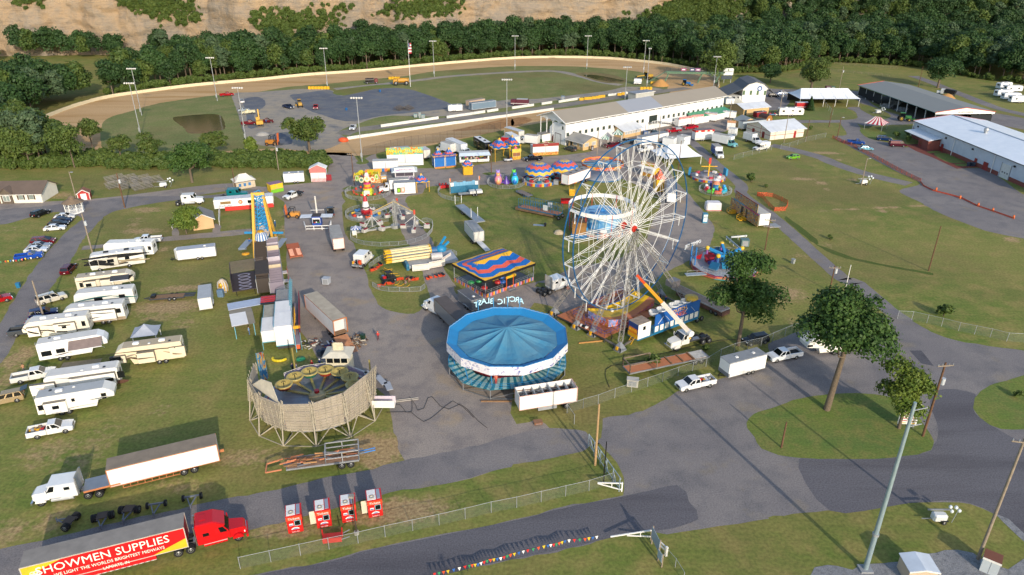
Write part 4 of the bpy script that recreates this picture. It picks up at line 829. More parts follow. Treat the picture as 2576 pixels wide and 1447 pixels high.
def trailer(name,s,label,L=None,H=4.0,wd_=2.55,z0=1.1,color='e2e1dc',rc='b6b2a8',trim=None,axles=2,ax_x=None,flip=False,group=None,gear=True,cat='trailer',rails=None,belly=None,front=None,wheels_r=.5,ribs=True,at_=None,door=True,skirt=False,vents=0,open_end=False,open_top=False):
 """box semi trailer / cargo body; front of the trailer at +x"""
 c,h,l_=at_ or seg(s,wd_);L=L or l_
 if flip:h+=pi
 t=Th(name,label,cat,c,h,group);f=L/2;w=wd_/2;pm=mat(color,.42,0,.1,.6);tm=mat(trim,.6,0,.3)if trim else ALU
 rf=mat(rc,.75,0,.28,.5)
 if open_end or open_top:
  B=Bx(-f,f,-w,-w+.06,z0,H,pm).box(-f,f,w-.06,w,z0,H,pm).box(f-.06,f,-w+.06,w-.06,z0,H,pm);pt(t,'body',B)
  pt(t,'floor',Bx(-f,f-.06,-w+.06,w-.06,z0,z0+.08,WOOD))
  if open_top:pt(t,'rear_wall',Bx(-f,-f+.06,-w+.06,w-.06,z0,H,pm))
 else:pt(t,'body',Bx(-f,f,-w,w,z0,H,pm))
 if not open_top:pt(t,'roof',Bx(-f-.01,f+.01,-w-.01,w+.01,H,H+.05,rf))
 B=MB()
 for z in(z0-.02,H-.1):B.box(-f-.015,f+.015,-w-.018,w+.018,z,z+.1,tm)if not(open_end or open_top)else None
 if open_end or open_top:
  for z in(z0-.02,H-.1):
   for sg in(-1,1):B.box(-f-.01,f+.01,sg*w-.02,sg*w+.02,z,z+.12,tm)
  for sg in(-1,1):B.box(-f-.02,-f+.1,sg*(w-.03)-.06,sg*(w-.03)+.06,z0,H,tm)
  B.box(-f-.02,-f+.1,-w,w,H-.1,H+.06,tm)
 for x in(-f,f):
  for y in(-w,w):B.box(x-.05,x+.05,y-.05,y+.05,z0,H,tm)
 pt(t,'edge_rail',B)
 if ribs:
  B=MB();n=max(3,int(L/1.2))
  for i in range(1,n):
   x=-f+L*i/n;B.box(x-.012,x+.012,-w-.006,w+.006,z0+.1,H-.12,pm)
  pt(t,'panel_seam',B)['kind']='stuff'
 for i in range(vents):pt(t,'roof_vent',Bx(-f+L*(i+1)/(vents+1)-.3,-f+L*(i+1)/(vents+1)+.3,-.3,.3,H+.05,H+.15,Dg))
 if door and not open_end:door_detail(t,-f-.02,w,z0,H,mat('cfcdc6',.45))
 pt(t,'underframe',Bx(-f+.2,f-1.0,-.5,-.35,z0-.25,z0,Dg).box(-f+.2,f-1.0,.35,.5,z0-.25,z0,Dg))
 if gear:
  for sg in(-1,1):pt(t,'landing_leg',Bx(f-3.1,f-2.9,sg*.8-.07,sg*.8+.07,.05,z0,Dg).box(f-3.2,f-2.8,sg*.8-.14,sg*.8+.14,0,.05,Dg))
 ax=ax_x if ax_x is not None else-f+1.6
 for i in range(axles):
  x=ax+i*wheels_r*2.55
  pt(t,'axle',Cy((x,-w+.2,wheels_r),(x,w-.2,wheels_r),.09,Dg,6))
  for sg in(-1,1):wheel(t,x,sg*(w-.14),wheels_r,.28)
  if wheels_r>.45:
   for sg in(-1,1):wheel(t,x,sg*(w-.46),wheels_r,.26)
 if belly:
  B=MB();a,b=belly
  for sg in(-1,1):
   for z in(z0-.55,z0-.05):B.bar((a,sg*(w-.05),z),(b,sg*(w-.05),z),.09,tm)
   for k in range(9):B.bar((a+(b-a)*k/8,sg*(w-.05),z0-.55),(a+(b-a)*k/8,sg*(w-.05),z0-.05),.07,tm)
  pt(t,'side_rack',B)
 if skirt:pt(t,'skirt_box',Bx(-f*.3,f*.35,-w+.05,w-.05,.45,z0,Gy))
 return t
def boxtruck(name,color,s,label,L=8.5,boxc='e4e3df',H=3.7,flip=False,group=None,cabc=None,rc='aaa79f',wd_=2.45,hood=1.5,cat='truck',logo=None,overcab=False):
 c,h,l_=seg(s,wd_)
 if flip:h+=pi
 t=Th(name,label,cat,c,h,group);f=L/2;w=wd_/2;pm=mat(color,.28,.05,.08);bm=mat(boxc,.42,0,.1)
 cx0=f-hood-1.35;x1=cx0-.15
 pt(t,'cargo_box',Rx(-f,x1,-w,w,1.0,H,bm,.05));pt(t,'box_roof',Bx(-f+.04,x1-.04,-w+.05,w-.05,H,H+.03,mat(rc,.75,0,.25)))
 if overcab:pt(t,'attic',Bx(x1+.001,cx0+1.0,-w+.05,w-.05,H-1.05,H-.02,bm,tx=0))
 pt(t,'chassis',Bx(-f+.2,f-.4,-.5,.5,.6,.95,Dg))
 hz=1.55
 pt(t,'hood',MB().loft([[(f,-w*.6,.6),(f,w*.6,.6),(f-.05,w*.6,1.2),(f-.05,-w*.6,1.2)],[(f-.3,-w*.85,.55),(f-.3,w*.85,.55),(f-.35,w*.78,1.4),(f-.35,-w*.78,1.4)],[(cx0+1.3,-w*.9,.6),(cx0+1.3,w*.9,.6),(cx0+1.3,w*.85,hz),(cx0+1.3,-w*.85,hz)]],pm))
 m_=[(cx0,-w+.1,hz-.05),(cx0+1.45,-w+.1,hz-.05),(cx0+1.45,w-.1,hz-.05),(cx0,w-.1,hz-.05)];lo=[(x,y,.6)for x,y,z in m_];r_=[(cx0,-w+.2,2.4),(cx0+.9,-w+.2,2.4),(cx0+.9,w-.2,2.4),(cx0,w-.2,2.4)]
 pt(t,'cab',MB().loft([lo,m_,r_],pm));B=MB();pane(B,m_[1],m_[2],r_[2],r_[1],ins=.1,off=.02);pt(t,'windscreen',B)
 for a,b,ra,rb in((m_[0],m_[1],r_[0],r_[1]),(m_[2],m_[3],r_[2],r_[3])):
  B=MB();a,b,ra,rb=map(Ve,(a,b,ra,rb));u,v=(.25,.95)if a.x<b.x else(.05,.75);pane(B,a.lerp(b,u),a.lerp(b,v),ra.lerp(rb,v),ra.lerp(rb,u),ins=.07,off=.02);pt(t,'side_window',B)
 pt(t,'grille',Bx(f-.03,f+.03,-w*.4,w*.4,.65,1.1,mat('6a6d70',.3,.6)));pt(t,'bumper',Bx(f-.1,f+.1,-w+.05,w-.05,.35,.62,CHROME))
 door_detail(t,-f-.01,w,1.0,H,mat('cfcdc6',.45))
 for sg in(-1,1):
  pt(t,'headlight',Bx(f-.32,f-.2,sg*.85-.15,sg*.85+.15,.8,1.02,LAMPW))
  wheel(t,f-.95,sg*(w-.18),.46,.28);wheel(t,-f+1.9,sg*(w-.16),.46,.28)
 if logo:logo(t,-f,x1,w,H)
 return t
def rv(name,kind,s,label,L=10.5,H=3.75,color='dfdcd3',rc='cfcdc8',group=None,flip=False,slides=(),wins=(),stripes=(),ac=1,awning=None,skirt=None,vents=2,ladder=True,wd_=2.5,ax=None,cat='camper',acc='e8e6e0',tint='1a1d20',nose=None):
 """kind: fifth (raised nose), motorhome, travel. details listed for the side that faces the camera in metres from the centre"""
 c,h,l_=seg(s,wd_);L=L or l_
 if flip:h+=pi
 t=Th(name,label,cat,c,h,group);f=L/2;w=wd_/2;pm=mat(color,.33,0,.07,.5);g=mat(tint,.12)
 if kind=='fifth':pr=[(-f,.75),(-f+.12,H-.12),(-f+.3,H),(f-1.3,H),(f-.45,H-.5),(f,2.6),(f-.05,1.95),(f-2.3,1.75),(f-2.7,.7)]
 elif kind=='motorhome':pr=[(-f,.7),(-f,H-.15),(-f+.2,H),(f-.7,H),(f-.2,H-.35),(f,2.2),(f+.02,1.4),(f-.1,.55)]
 else:pr=[(-f,.65),(-f,H-.15),(-f+.2,H),(f-.6,H),(f-.1,H-.5),(f,1.9),(f-.15,.7)]
 pt(t,'body',MB().loft([[(x,y,z-(dz if z>2.9 else 0))for x,z in pr]for y,dz in((-w,.08),(-w+.1,0),(w-.1,0),(w,.08))],pm))
 rx1=f-(1.4 if kind=='fifth' else .8)
 pt(t,'roof',Bx(-f+.3,rx1,-w+.12,w-.12,H-.02,H+.025,mat(rc,.7,0,.12,.6)))
 sg=side_of(c,h);y0=sg*w
 def panel(x0,x1,z0,z1,d,m_):return Bx(x0,x1,min(y0-sg*.02,y0+sg*d),max(y0-sg*.02,y0+sg*d),z0,z1,m_)
 if skirt:pt(t,'skirt',Bx(-f+.03,f-(2.7 if kind=='fifth' else .1),-w-.012,w+.012,.62,1.25,mat(skirt,.4)))
 for x0,x1,z0,z1,d in slides:
  o=pt(t,'slide_out',panel(x0,x1,z0,z1,d,mat(acc,.35,0,.06)))
  pt(o,'slide_trim',Bx(x0-.03,x1+.03,min(y0,y0+sg*(d+.012)),max(y0,y0+sg*(d+.012)),z1,z1+.07,mat('6a655c')).box(x0-.03,x0+.03,min(y0,y0+sg*(d+.012)),max(y0,y0+sg*(d+.012)),z0,z1,mat('6a655c')))
 def depth_at(x,z):
  return max([d for x0,x1,z0,z1,d in slides if x0<=x<=x1 and z0<=z<=z1]or[0])
 for x,z,ww,hh in wins:
  d=depth_at(x,z)
  o=pt(t,'window',Bx(x-ww/2-.05,x+ww/2+.05,min(y0,y0+sg*(d+.02)),max(y0,y0+sg*(d+.02)),z-hh/2-.05,z+hh/2+.05,Bk));pt(o,'pane',Bx(x-ww/2,x+ww/2,min(y0,y0+sg*(d+.03)),max(y0,y0+sg*(d+.03)),z-hh/2,z+hh/2,g))
 for k,(x0,z0,x1,z1,th,col)in en(stripes):
  B=MB();n=6;P0=[];P1=[]
  for i in range(n+1):
   u=i/n;x=x0+(x1-x0)*u;z=z0+(z1-z0)*(u**1.6);q=th*(.25+.75*sin(pi*min(1,u*1.05+.02)));d=depth_at(x,z)+.014+.0025*k
   P0.append((x,y0+sg*d,z-q/2));P1.append((x,y0+sg*d,z+q/2))
  for i in range(n):B.slab(*([P0[i],P0[i+1],P1[i+1],P1[i]]if sg<0 else[P0[i+1],P0[i],P1[i],P1[i+1]]),.01,mat(col,.4))
  pt(t,'stripe',B)
 for i in range(ac):
  x=-f+L*(.3+.38*i);pt(t,'air_conditioner',Rx(x-.5,x+.5,-.36,.36,H,H+.3,Wt if ac==1 else mat(['efeeea','1c1d20'][kind=='motorhome' or color<'d8'],.4),.1))
 for i in range(vents):x=-f+L*(.18+.3*i);pt(t,'roof_vent',Rx(x-.2,x+.2,.3,.7,H,H+.14,mat('d8d8d4',.4)if i%2 else mat('2a2c30',.3),.05))
 if ladder:B=MB();[B.bar((-f-.08,sg*.5+q,.9),(-f-.08,sg*.5+q,H+.05),.04,ALU)for q in(-.2,.2)];[B.bar((-f-.08,sg*.5-.2,1.0+.35*i),(-f-.08,sg*.5+.2,1.0+.35*i),.035,ALU)for i in range(8)];pt(t,'ladder',B)
 pt(t,'rear_window',Bx(-f-.03,-f+.02,-.6,.6,1.9,2.7,Gl))
 if awning:
  x0,x1,out,drop,col=awning;z1=H-.3
  pt(t,'awning',Sl(*([(x0,y0+sg*.02,z1),(x1,y0+sg*.02,z1),(x1,y0+sg*out,z1-drop),(x0,y0+sg*out,z1-drop)]if sg>0 else[(x1,y0+sg*.02,z1),(x0,y0+sg*.02,z1),(x0,y0+sg*out,z1-drop),(x1,y0+sg*out,z1-drop)]),.03,mat(col,.7,0,.25,.8)).cyl((x0,y0+sg*out,z1-drop),(x1,y0+sg*out,z1-drop),.07,Wt,6))
  for x in(x0,x1):pt(t,'awning_arm',Br((x,y0,1.2),(x,y0+sg*out,z1-drop),.05,Wt))
 if kind=='motorhome':
  pt(t,'windscreen',Sl((f+.035,-w+.15,1.45),(f+.035,w-.15,1.45),(f+.0,w-.15,2.55),(f+.0,-w+.15,2.55),.04,Gl))
  for q in(-w+.3,w-.3):pt(t,'headlight',Bx(f-.02,f+.05,q-.18,q+.18,.9,1.15,LAMPW))
  axx=(-f+3.2,f-1.6)
 elif kind=='fifth':axx=ax or(-f+3.0,-f+4.0)
 else:axx=ax or(-.5,.45)
 if kind!='motorhome':
  for q in(-.5,.5):pt(t,'landing_leg',Bx((f-3.0)-.05,(f-3.0)+.05,q-.05,q+.05,0,.8,Dg))
  if kind=='travel':pt(t,'hitch',Br((f-.2,-.5,.55),(f+1.1,0,.5),.1,Bk).bar((f-.2,.5,.55),(f+1.1,0,.5),.1,Bk))
 for x in axx:
  for q in(-1,1):wheel(t,x,q*(w-.1),.42,.26)
 return t
def cargo(name,s,label,L=None,H=2.7,wd_=2.3,color='e6e5e1',rc='9fa3a8',group=None,flip=False,z0=.5,axles=2,hitch=True,wr=.36,vent=1,vnose=False,logo=None,dark=None,stripes=(),cat='trailer',doors=True):
 """enclosed cargo trailer with a hitch at the front"""
 c,h,l_=seg(s,wd_);L=L or l_
 if flip:h+=pi
 t=Th(name,label,cat,c,h,group);f=L/2;w=wd_/2;pm=mat(color,.4,0,.07)
 if vnose:pt(t,'body',MB().loft([[(-f,-w,z),(f-.6,-w,z),(f,0,z),(f-.6,w,z),(-f,w,z)]for z in(z0,H)],pm))
 else:pt(t,'body',Rx(-f,f,-w,w,z0,H,pm,.06))
 pt(t,'roof',Bx(-f+.05,f-(.6 if vnose else .05),-w+.06,w-.06,H,H+.03,mat(rc,.6,0,.18)))
 B=MB();
 for z in(z0-.02,H-.1):B.box(-f-.01,(f-.58 if vnose else f+.01),-w-.015,w+.015,z,z+.09,ALU)
 pt(t,'edge_rail',B)
 if dark:pt(t,'stone_guard',Bx(f-.02,f+.02,-w-.012,w+.012,z0,z0+.65,mat(dark,.5)).box(f-.25,f+.01,-w-.014,w+.014,z0,z0+.7,mat(dark,.5)))
 for i in range(vent):pt(t,'roof_vent',Rx(-f+L*(.25+.45*i)-.25,-f+L*(.25+.45*i)+.25,-.25,.25,H+.02,H+.16,Wt,.05))
 if doors:door_detail(t,-f-.01,w,z0,H,pm)
 for z,hh,col in stripes:pt(t,'stripe',Bx(-f-.016,f+.016,-w-.016,w+.016,z,z+hh,mat(col,.4)))
 if hitch:pt(t,'hitch',Br((f,-.6,z0-.05),(f+1.1,0,z0-.05),.1,Bk).bar((f,.6,z0-.05),(f+1.1,0,z0-.05),.1,Bk).cyl((f+.8,0,0),(f+.8,0,z0+.4),.05,Bk))
 for i in range(axles):
  x=-.1*L+(i-(axles-1)/2)*wr*2.4
  for q in(-1,1):wheel(t,x,q*(w+.02),wr,.22)
 if axles:pt(t,'wheel_arch',Bx(-.1*L-wr*1.2*axles-.12,-.1*L+wr*1.2*axles+.12,-w-.17,w+.17,wr*2+.03,wr*2+.09,mat('c8c8c4')))
 if logo:logo(t,f,w,H,side_of(c,h))
 return t
G1='cars parked along the left lane'
car('parked_car','suv','15171b','01 380 776 468 742','black suv alone on the lawn left of the gazebo',G1)
car('parked_car','sedan','e3e4e4','01 527 800 718 785','white coupe first in the row nearest the gazebo',G1)
car('parked_car','sedan','1d2c4a','01 505 835 690 820','dark blue sedan between the white coupe and the black sedan',G1)
car('parked_car','sedan','12151c','01 465 870 657 855','black sedan parked behind the nearest white sedan',G1)
car('parked_car','sedan','e8e8e6','01 425 912 625 896','white sedan last of the four angled cars by the gazebo',G1)
car('parked_car','minivan','6b1320','01 305 1047 515 1030','dark red wagon at the head of the lower row of cars',G1)
car('parked_car','sedan','9aa1a8','01 265 1086 485 1070','silver sedan between the red wagon and a white sedan',G1)
car('parked_car','sedan','dfe1e2','01 230 1125 452 1110','white sedan squeezed beside the blue pickup',G1)
pickup('parked_pickup','1546a8','01 148 1207 412 1170','bright blue regular cab pickup in front of the bunting','reg')
car('parked_car','suv','5a1020','*01 637 1330 700 1262','maroon suv seen from behind at the lane edge by the motorhomes',G1)
pickup('parked_pickup','e6e7e7','01 1540 1020 1300 1037','white crew pickup behind the first white camper','crew')
tractor('tractor_unit','0d6a70','01 2165 608 2350 598','teal long nose tractor unit behind the red and white office trailer',roof='low')
tractor('tractor_unit','e3e4e3','01 1690 667 1965 647','white tractor unit without trailer beside the tan cottage',L=7.2,roof='low')
cargo('cargo_trailer','01 2090 1162 1695 1208','white long cargo trailer alone on the grass right of the motorhomes',H=2.75,vnose=True,rc='a4a9b2')
G2='campers parked in the left field'
K='1c1d20'
rv('camper','motorhome','01 1528 1152 985 1172','white motorhome at the top of the row, just behind the black and white coach',H=3.6,group=G2,wins=[(-4.6,2.2,.6,.8)],ac=1,color='e6e5e0',rc='e0e0dc')
rv('camper','motorhome','01 1440 1228 855 1312','black and white motor coach with sweeping tan swirls',H=3.75,group=G2,rc='dcdcda',skirt='d8d4ca',wins=[(1.2,2.3,1.2,.7),(-2.0,2.35,.8,.7)],stripes=[(-6,2.9,6.5,3.3,.9,'15161a'),(-6.3,1.4,2.5,2.3,.5,'a8997c'),(-2,1.2,6.2,2.6,.7,'17181c'),(-5,1.9,1.5,1.0,.35,'8e7f68'),(2.0,2.3,6.4,1.9,1.3,'121317')],slides=[(-.2,3.6,1.2,3.0,.45)],ac=2,awning=(1.6,5.2,.5,.35,'1a1b1e'),acc='c9c2b2')
rv('camper','fifth','02 690 212 1385 128','tan camper with black nose cap and dark folded awning',H=3.8,group=G2,color='d8cdb6',rc='b5a995',wins=[(-4.3,2.3,.5,.9),(-2.9,2.3,.9,.6)],slides=[(-3.8,-1.6,1.0,3.0,.5),(-.8,1.6,1.0,3.0,.5)],stripes=[(-5,3.1,4.8,3.3,.25,'3a3128'),(3.2,2.6,5.2,3.2,1.0,'1b1c20')],awning=(1.2,4.6,1.7,.5,'3e4147'),ac=2,acc='e0d6c2')
rv('camper','motorhome','02 1375 292 680 362','white motorhome with green zigzag stripe, behind the white camper with swooshes',H=3.7,group=G2,wins=[(-3.2,2.4,1.0,.6),(1.0,2.2,1.4,.6)],stripes=[(-5.8,2.0,-1.2,2.7,.3,'2d6a66'),(-1.5,2.7,5.6,2.0,.35,'2d5f63'),(-5.8,1.6,5.6,1.7,.12,'8a9a98')],ac=1)
rv('camper','fifth','02 1290 446 560 525','white camper with thin black swooshes and a tan skirt',H=3.8,group=G2,wins=[(-4.3,2.5,.7,.8),(3.6,2.4,1.3,.35)],slides=[(-3.9,.5,.95,3.1,.6),(2.6,4.6,1.3,3.1,.5)],stripes=[(-3.6,2.5,.2,2.8,.2,'222326'),(-5.2,1.15,3,1.0,.3,'9c8a72'),(-1.5,1.9,2.4,1.3,.18,'3c3c40')],ac=2,vents=2,skirt='9a8b76')
rv('camper','fifth','02 925 565 212 658','cream camper with black slashes and a black ladder end',H=3.75,group=G2,color='e2dac8',wins=[(-4.4,2.3,.5,.9),(-1.4,2.3,.6,.35)],slides=[(-3.2,.2,1.1,3.0,.5),(2.5,4.4,1.2,2.9,.5)],stripes=[(-3.4,2.6,2.2,2.9,.22,'26221e'),(-4.8,1.1,4.6,2.6,.28,'3b332b'),(2.2,1.6,5.3,3.0,.35,'2a2622')],ac=2,acc='e6dfd0')
pickup('parked_pickup','4a4e52','02 140 608 400 576','dark grey pickup peeping out behind the cream camper','crew')
car('parked_car','bigsuv','d9d3c4','02 388 308 645 236','pearl white full size suv with roof rack by the leaning pole',G1,rack=True)
car('parked_car','suv','141f4c','02 316 442 540 397','dark blue suv on the grass below the pearl white suv',G1)
car('parked_car','sedan','a9b7c4','02 275 503 500 472','pale silver sedan tucked behind the cream camper',G1)
pickup('parked_pickup','a3141c','02 -190 335 95 258','red pickup cut off by the left edge across the lane','crew')
rv('camper','fifth','02 348 872 1112 742','white camper with a brown awning rolled out over a patio mat',H=3.75,group=G2,color='ecebe6',wins=[(-4.0,1.85,1.4,.85),(-1.9,1.95,1.2,.7)],stripes=[(-2.9,1.2,-.4,1.5,.2,'4a3d48')],awning=(-.4,4.6,2.0,.9,'8b7a73'),ac=1,vents=1)
rv('camper','fifth','02 1885 815 1035 932','tan camper in front of the grey canopy, alone right of the row',H=3.8,group=G2,color='d9cbad',rc='b2a389',wins=[(1.8,2.2,.35,.2),(5.0,2.4,1.6,.5)],slides=[(-5.6,-3.2,1.1,3.0,.3),(-.9,1.7,1.0,2.9,.7),(3.5,5.2,1.4,2.7,.4)],stripes=[(-6.2,2.9,6.4,3.2,.22,'4a4034'),(-5.0,1.6,-2.2,2.4,.28,'7a6a54'),(-.8,1.9,6.4,2.1,.3,'5b4c3c'),(2.0,2.5,4.2,2.0,.3,'8a8274')],ac=2,vents=2,acc='dccfb4')
rv('camper','motorhome','02 1312 1060 315 1205','long white motorhome with a brown lower rear corner and ladder',H=3.6,group=G2,wins=[(-5.6,2.3,.9,1.1),(-4.0,1.9,1.1,.5)],slides=[(-4.9,1.5,1.1,3.0,.5),(3.6,7.0,.9,2.7,.5)],stripes=[(-6.5,1.0,-3.9,1.0,.7,'5b3e34'),(4.2,1.7,6.2,2.2,.3,'b09a8a'),(-.5,2.9,4.4,3.2,.12,'8c8884')],ac=1,vents=2)
rv('camper','fifth','02 365 1395 1155 1262','nearest white camper of the row, grey roof and two windows at its nose',H=3.55,group=G2,rc='a9acad',wins=[(-4.6,1.9,.7,.8),(-2.6,1.9,.8,.5),(3.8,2.4,.6,.5),(3.8,1.85,.5,.2),(-.3,2.35,.35,.45)],slides=[(-4.1,-1.2,.9,2.7,.6)],stripes=[(-4.6,1.0,3.0,1.2,.08,'5a5a5c'),(1.8,1.9,4.8,2.0,.18,'4d5661')],ac=1)
pickup('parked_pickup','e3e2dd','02 95 1078 560 986','white crew pickup with an empty bed beside the long motorhome','crew',bedcol='6b6a66')
car('parked_car','suv','a3906f','02 237 1218 -110 1292','tan suv with its rear hatch lifted at the left edge',G1,open_hatch=True,glass_rear=False)
pickup('parked_pickup','e6e5e1','03 235 168 742 62','white extended cab pickup loaded with tools below the campers','ext',load=junk(14))
tractor('tractor_unit','e6e6e4','03 1035 690 300 806','white sleeper tractor unit coupled to the long white container trailer',L=8.3,roof='cut')
t=trailer('semi_trailer','03 2130 402 1085 662','white drop deck trailer with orange rails and a weathered grey roof',H=3.75,z0=1.0,color='e6e5e1',rc='8b7d6c',trim='c07a4e',axles=2,ax_x=-3.3,belly=(-1.6,5.2),gear=False)
f=8.0
pt(t,'neck_deck',Bx(5.6,9.6,-1.25,1.25,1.3,1.42,St).box(5.4,9.6,-1.28,-1.2,1.15,1.4,mat('c07a4e',.6)).box(5.4,9.6,1.2,1.28,1.15,1.4,mat('c07a4e',.6)))
pt(t,'ramp_rack',Bx(-7.2,-4.6,-1.35,-1.2,.55,.95,mat('c07a4e',.7,0,.4)))
SR='c4141c'
tractor('tractor_unit',SR,'03 1660 1292 2400 1096','red sleeper tractor unit pulling the lettered red supply trailer',L=8.2)
t=trailer('supply_trailer','03 272 1652 1850 1240','red semi trailer lettered SHOWMEN SUPPLIES with a grey roof',L=16.1,H=4.1,z0=1.15,color=SR,rc='8d8780',trim='b8b4ac',axles=0,gear=False,ribs=False)
sd=-1
o=pt(t,'belly_box',Bx(-8.04,4.6,-1.27,1.27,.55,1.15,mat(SR,.42,0,.1,.6)).box(-8.04,4.6,-1.285,-1.27,.5,.6,ALU))
pt(t,'yellow_corner',MB().prism([(8.06,2.55),(8.06,1.2),(4.3,1.2)],-1.292,-1.272,mat('e0b22c',.4)))
pt(t,'yellow_corner',MB().prism([(-8.06,4.0),(-8.06,1.6),(-7.2,2.4),(-6.2,3.3),(-4.2,4.02)],-1.292,-1.272,mat('e0b22c',.4)))
LETW=mat('f0e9dc',.45,0,.04)
text(t,'SHOWMEN SUPPLIES',1.5,(-.2,-1.30,3.05),(pi/2,0,0),LETW,.012,fit=13.1)
text(t,'WE LIGHT THE WORLDS BRIGHTEST MIDWAYS',.6,(.2,-1.30,2.0),(pi/2,0,0),LETW,.012,fit=11)
text(t,'LAPORTE, IN',.55,(.6,-1.30,1.2),(pi/2,0,0),LETW,.012,fit=2.6)
B=MB()
for a in range(6):B.lathe([(.22,0),(.28,0)],LETW,12)
B=MB()
for a in range(6):
 cx_,cz_=-6.95+.3*cos(a*pi/3),2.75+.3*sin(a*pi/3)
 for i in range(10):B.bar((cx_+.22*cos(i*.63),-1.305,cz_+.22*sin(i*.63)),(cx_+.22*cos(i*.63+.63),-1.305,cz_+.22*sin(i*.63+.63)),.06,LETW)
pt(t,'emblem',B)
B=MB()
for i in range(40):B.box(-7.9+i*.31,-7.75+i*.31,-1.294,-1.286,.52,.58,[LAMPR,Wt][i%2])
pt(t,'reflective_tape',B)['kind']='stuff'
for x in(-6.4,-5.2):
 for y in(-1.12,1.12):wheel(t,x,y,.5,.28)
def dolly(s,label,size,twin):
 c,h,L=seg('*'+s);t=Th('axle_dolly',label,'dolly',c,h,'axle dollies lined up behind the red truck');m_=mat('6c737e',.6,0,.2);w=size
 pt(t,'drawbar',Br((0,-.5,.6),(1.6,0,.5),.13,m_).bar((0,.5,.6),(1.6,0,.5),.13,m_).cyl((1.6,0,.1),(1.6,0,.8),.08,m_))
 pt(t,'axle_beam',Br((-.3,-w,.52),(-.3,w,.52),.18,m_))
 if twin:pt(t,'turntable',Bx(-.8,.4,-.6,.6,.75,.85,mat('4b4038',.8)).bar((-.8,-.55,.7),(.5,-.5,.7),.12,m_).bar((-.8,.55,.7),(.5,.5,.7),.12,m_))
 for q in(-w,w):
  wheel(t,-.3,q,.5 if twin else .42,.28)
  if twin:wheel(t,-.3,q*.72,.5,.26)
 return t
dolly('03 745 965 600 950','largest axle dolly, leftmost, lying nearest the red trailer',1.1,True)
dolly('03 1005 880 985 975','second axle dolly from the left with a triangular drawbar',1.1,True)
dolly('03 1270 820 1220 905','third axle dolly from the left with a rusty turntable',1.1,True)
dolly('03 1520 760 1495 850','slim single axle dolly, fourth from the left',1.05,False)
dolly('03 1860 690 1845 775','slim single axle dolly, rightmost of the row',1.05,False)
def flt(name,s,label,L=None,wd_=2.3,z=.75,deck=WOOD,frame=Dg,axles=2,wr=.38,group=None,flip=False,rails=None,ax=None,at_=None,cat='trailer',planks=0):
 c,h,l_=at_ or seg(s,wd_);L=L or l_
 if flip:h+=pi
 t=Th(name,label,cat,c,h,group);f=L/2;w=wd_/2
 pt(t,'frame',Bx(-f,f,-w,-w+.12,z-.22,z+.02,frame).box(-f,f,w-.12,w,z-.22,z+.02,frame).box(-f,-f+.12,-w+.12,w-.12,z-.2,z+.02,frame).box(f-.12,f,-w+.12,w-.12,z-.2,z+.02,frame).box(-f+.12,f-.12,-.1,.1,z-.25,z-.06,frame))
 if planks:
  for i in range(planks):
   x0=-f+.13+(L-.26)*i/planks;x1=-f+.13+(L-.26)*(i+1)/planks-.02;pt(t,'plank',Bx(x0,x1,-w+.13,w-.13,z-.05,z+R.uniform(.0,.03),deck))
 else:pt(t,'deck',Bx(-f+.12,f-.12,-w+.12,w-.12,z-.06,z,deck))
 x0=ax if ax is not None else-f*.45
 for i in range(axles):
  for q in(-1,1):wheel(t,x0+i*wr*2.4,q*(w+(.05 if z<.9 else-.14)),wr,.24)
 if z<.95:pt(t,'hitch',Br((f,-.5,z-.15),(f+1.2,0,z-.2),.1,frame).bar((f,.5,z-.15),(f+1.2,0,z-.2),.1,frame))
 if rails:
  B=MB();hh,n=rails
  for y in(-w+.06,w-.06):
   for i in range(n+1):B.bar((-f+.06+(L-.12)*i/n,y,z),(-f+.06+(L-.12)*i/n,y,z+hh),.07,frame)
   for q in(.5,1):B.bar((-f+.06,y,z+hh*q),(f-.06,y,z+hh*q),.06,frame)
  pt(t,'side_rails',B)
 return t
t=flt('equipment_trailer','02 1800 238 1420 266','low black equipment trailer on the grass behind the green striped motorhome',L=6.5,wd_=2.0,z=.6)
pt(t,'ramp',Bx(-5.2,-3.2,-.9,-.3,.5,.62,Dg).box(-5.2,-3.2,.3,.9,.6,.72,Dg));pt(t,'toolbox',Bx(2.2,3.0,-.6,.6,.6,1.1,Bk))
cargo('box_trailer','*02 2000 222 1995 350','grey white box trailer standing alone with its doors to the camera',L=6.4,H=2.9,wd_=2.4,hitch=False,color='dddcd8',rc='a8acb0',flip=True,vent=0)
pickup('parked_pickup','e5e5e2','f 1530 215 1290 306','white crew cab truck with a flat black bed on the midway','crew',bed='flat')
pickup('parked_pickup','2b2a2a','*11 722 775 717 712','dark grey pickup seen from behind beside the small game stand','crew')
trailer('box_trailer','*11 768 985 808 1119','white box trailer with rusty rails standing on the midway asphalt',H=3.7,wd_=2.5,trim='a8603a',rc='a09d98',gear=False,flip=True,vents=0)
def toolbed(t,x0,x1):
 pt(t,'flatbed',Bx(x0,x1,-1.2,1.2,1.05,1.2,St).box(x0,x0+.1,-1.2,1.2,.7,1.2,Gy));B=MB();rr=random.Random(8)
 for i in range(14):x,y=rr.uniform(x0+.4,x1),rr.uniform(-1,1);B.box(x-.25,x+.25,y-.2,y+.2,1.2,rr.uniform(1.4,2.1),rr.choice([RED,YEL,GREEN,Bk,ORANGE,Gy]))
 pt(t,'tool_load',B)['kind']='stuff'
tractor('service_truck','e2e1dc','o 300 868 452 722','white tractor with a short flatbed full of hoses beside the folded swing ride',L=6.6,roof='low',bed=toolbed,day=True)
trailer('semi_trailer','12 765 640 490 374','grey white semi trailer with open rear doors and a loading ramp',H=4.05,color='cfcfd0',rc='b3a793',trim='b8703c',open_end=True,axles=2)
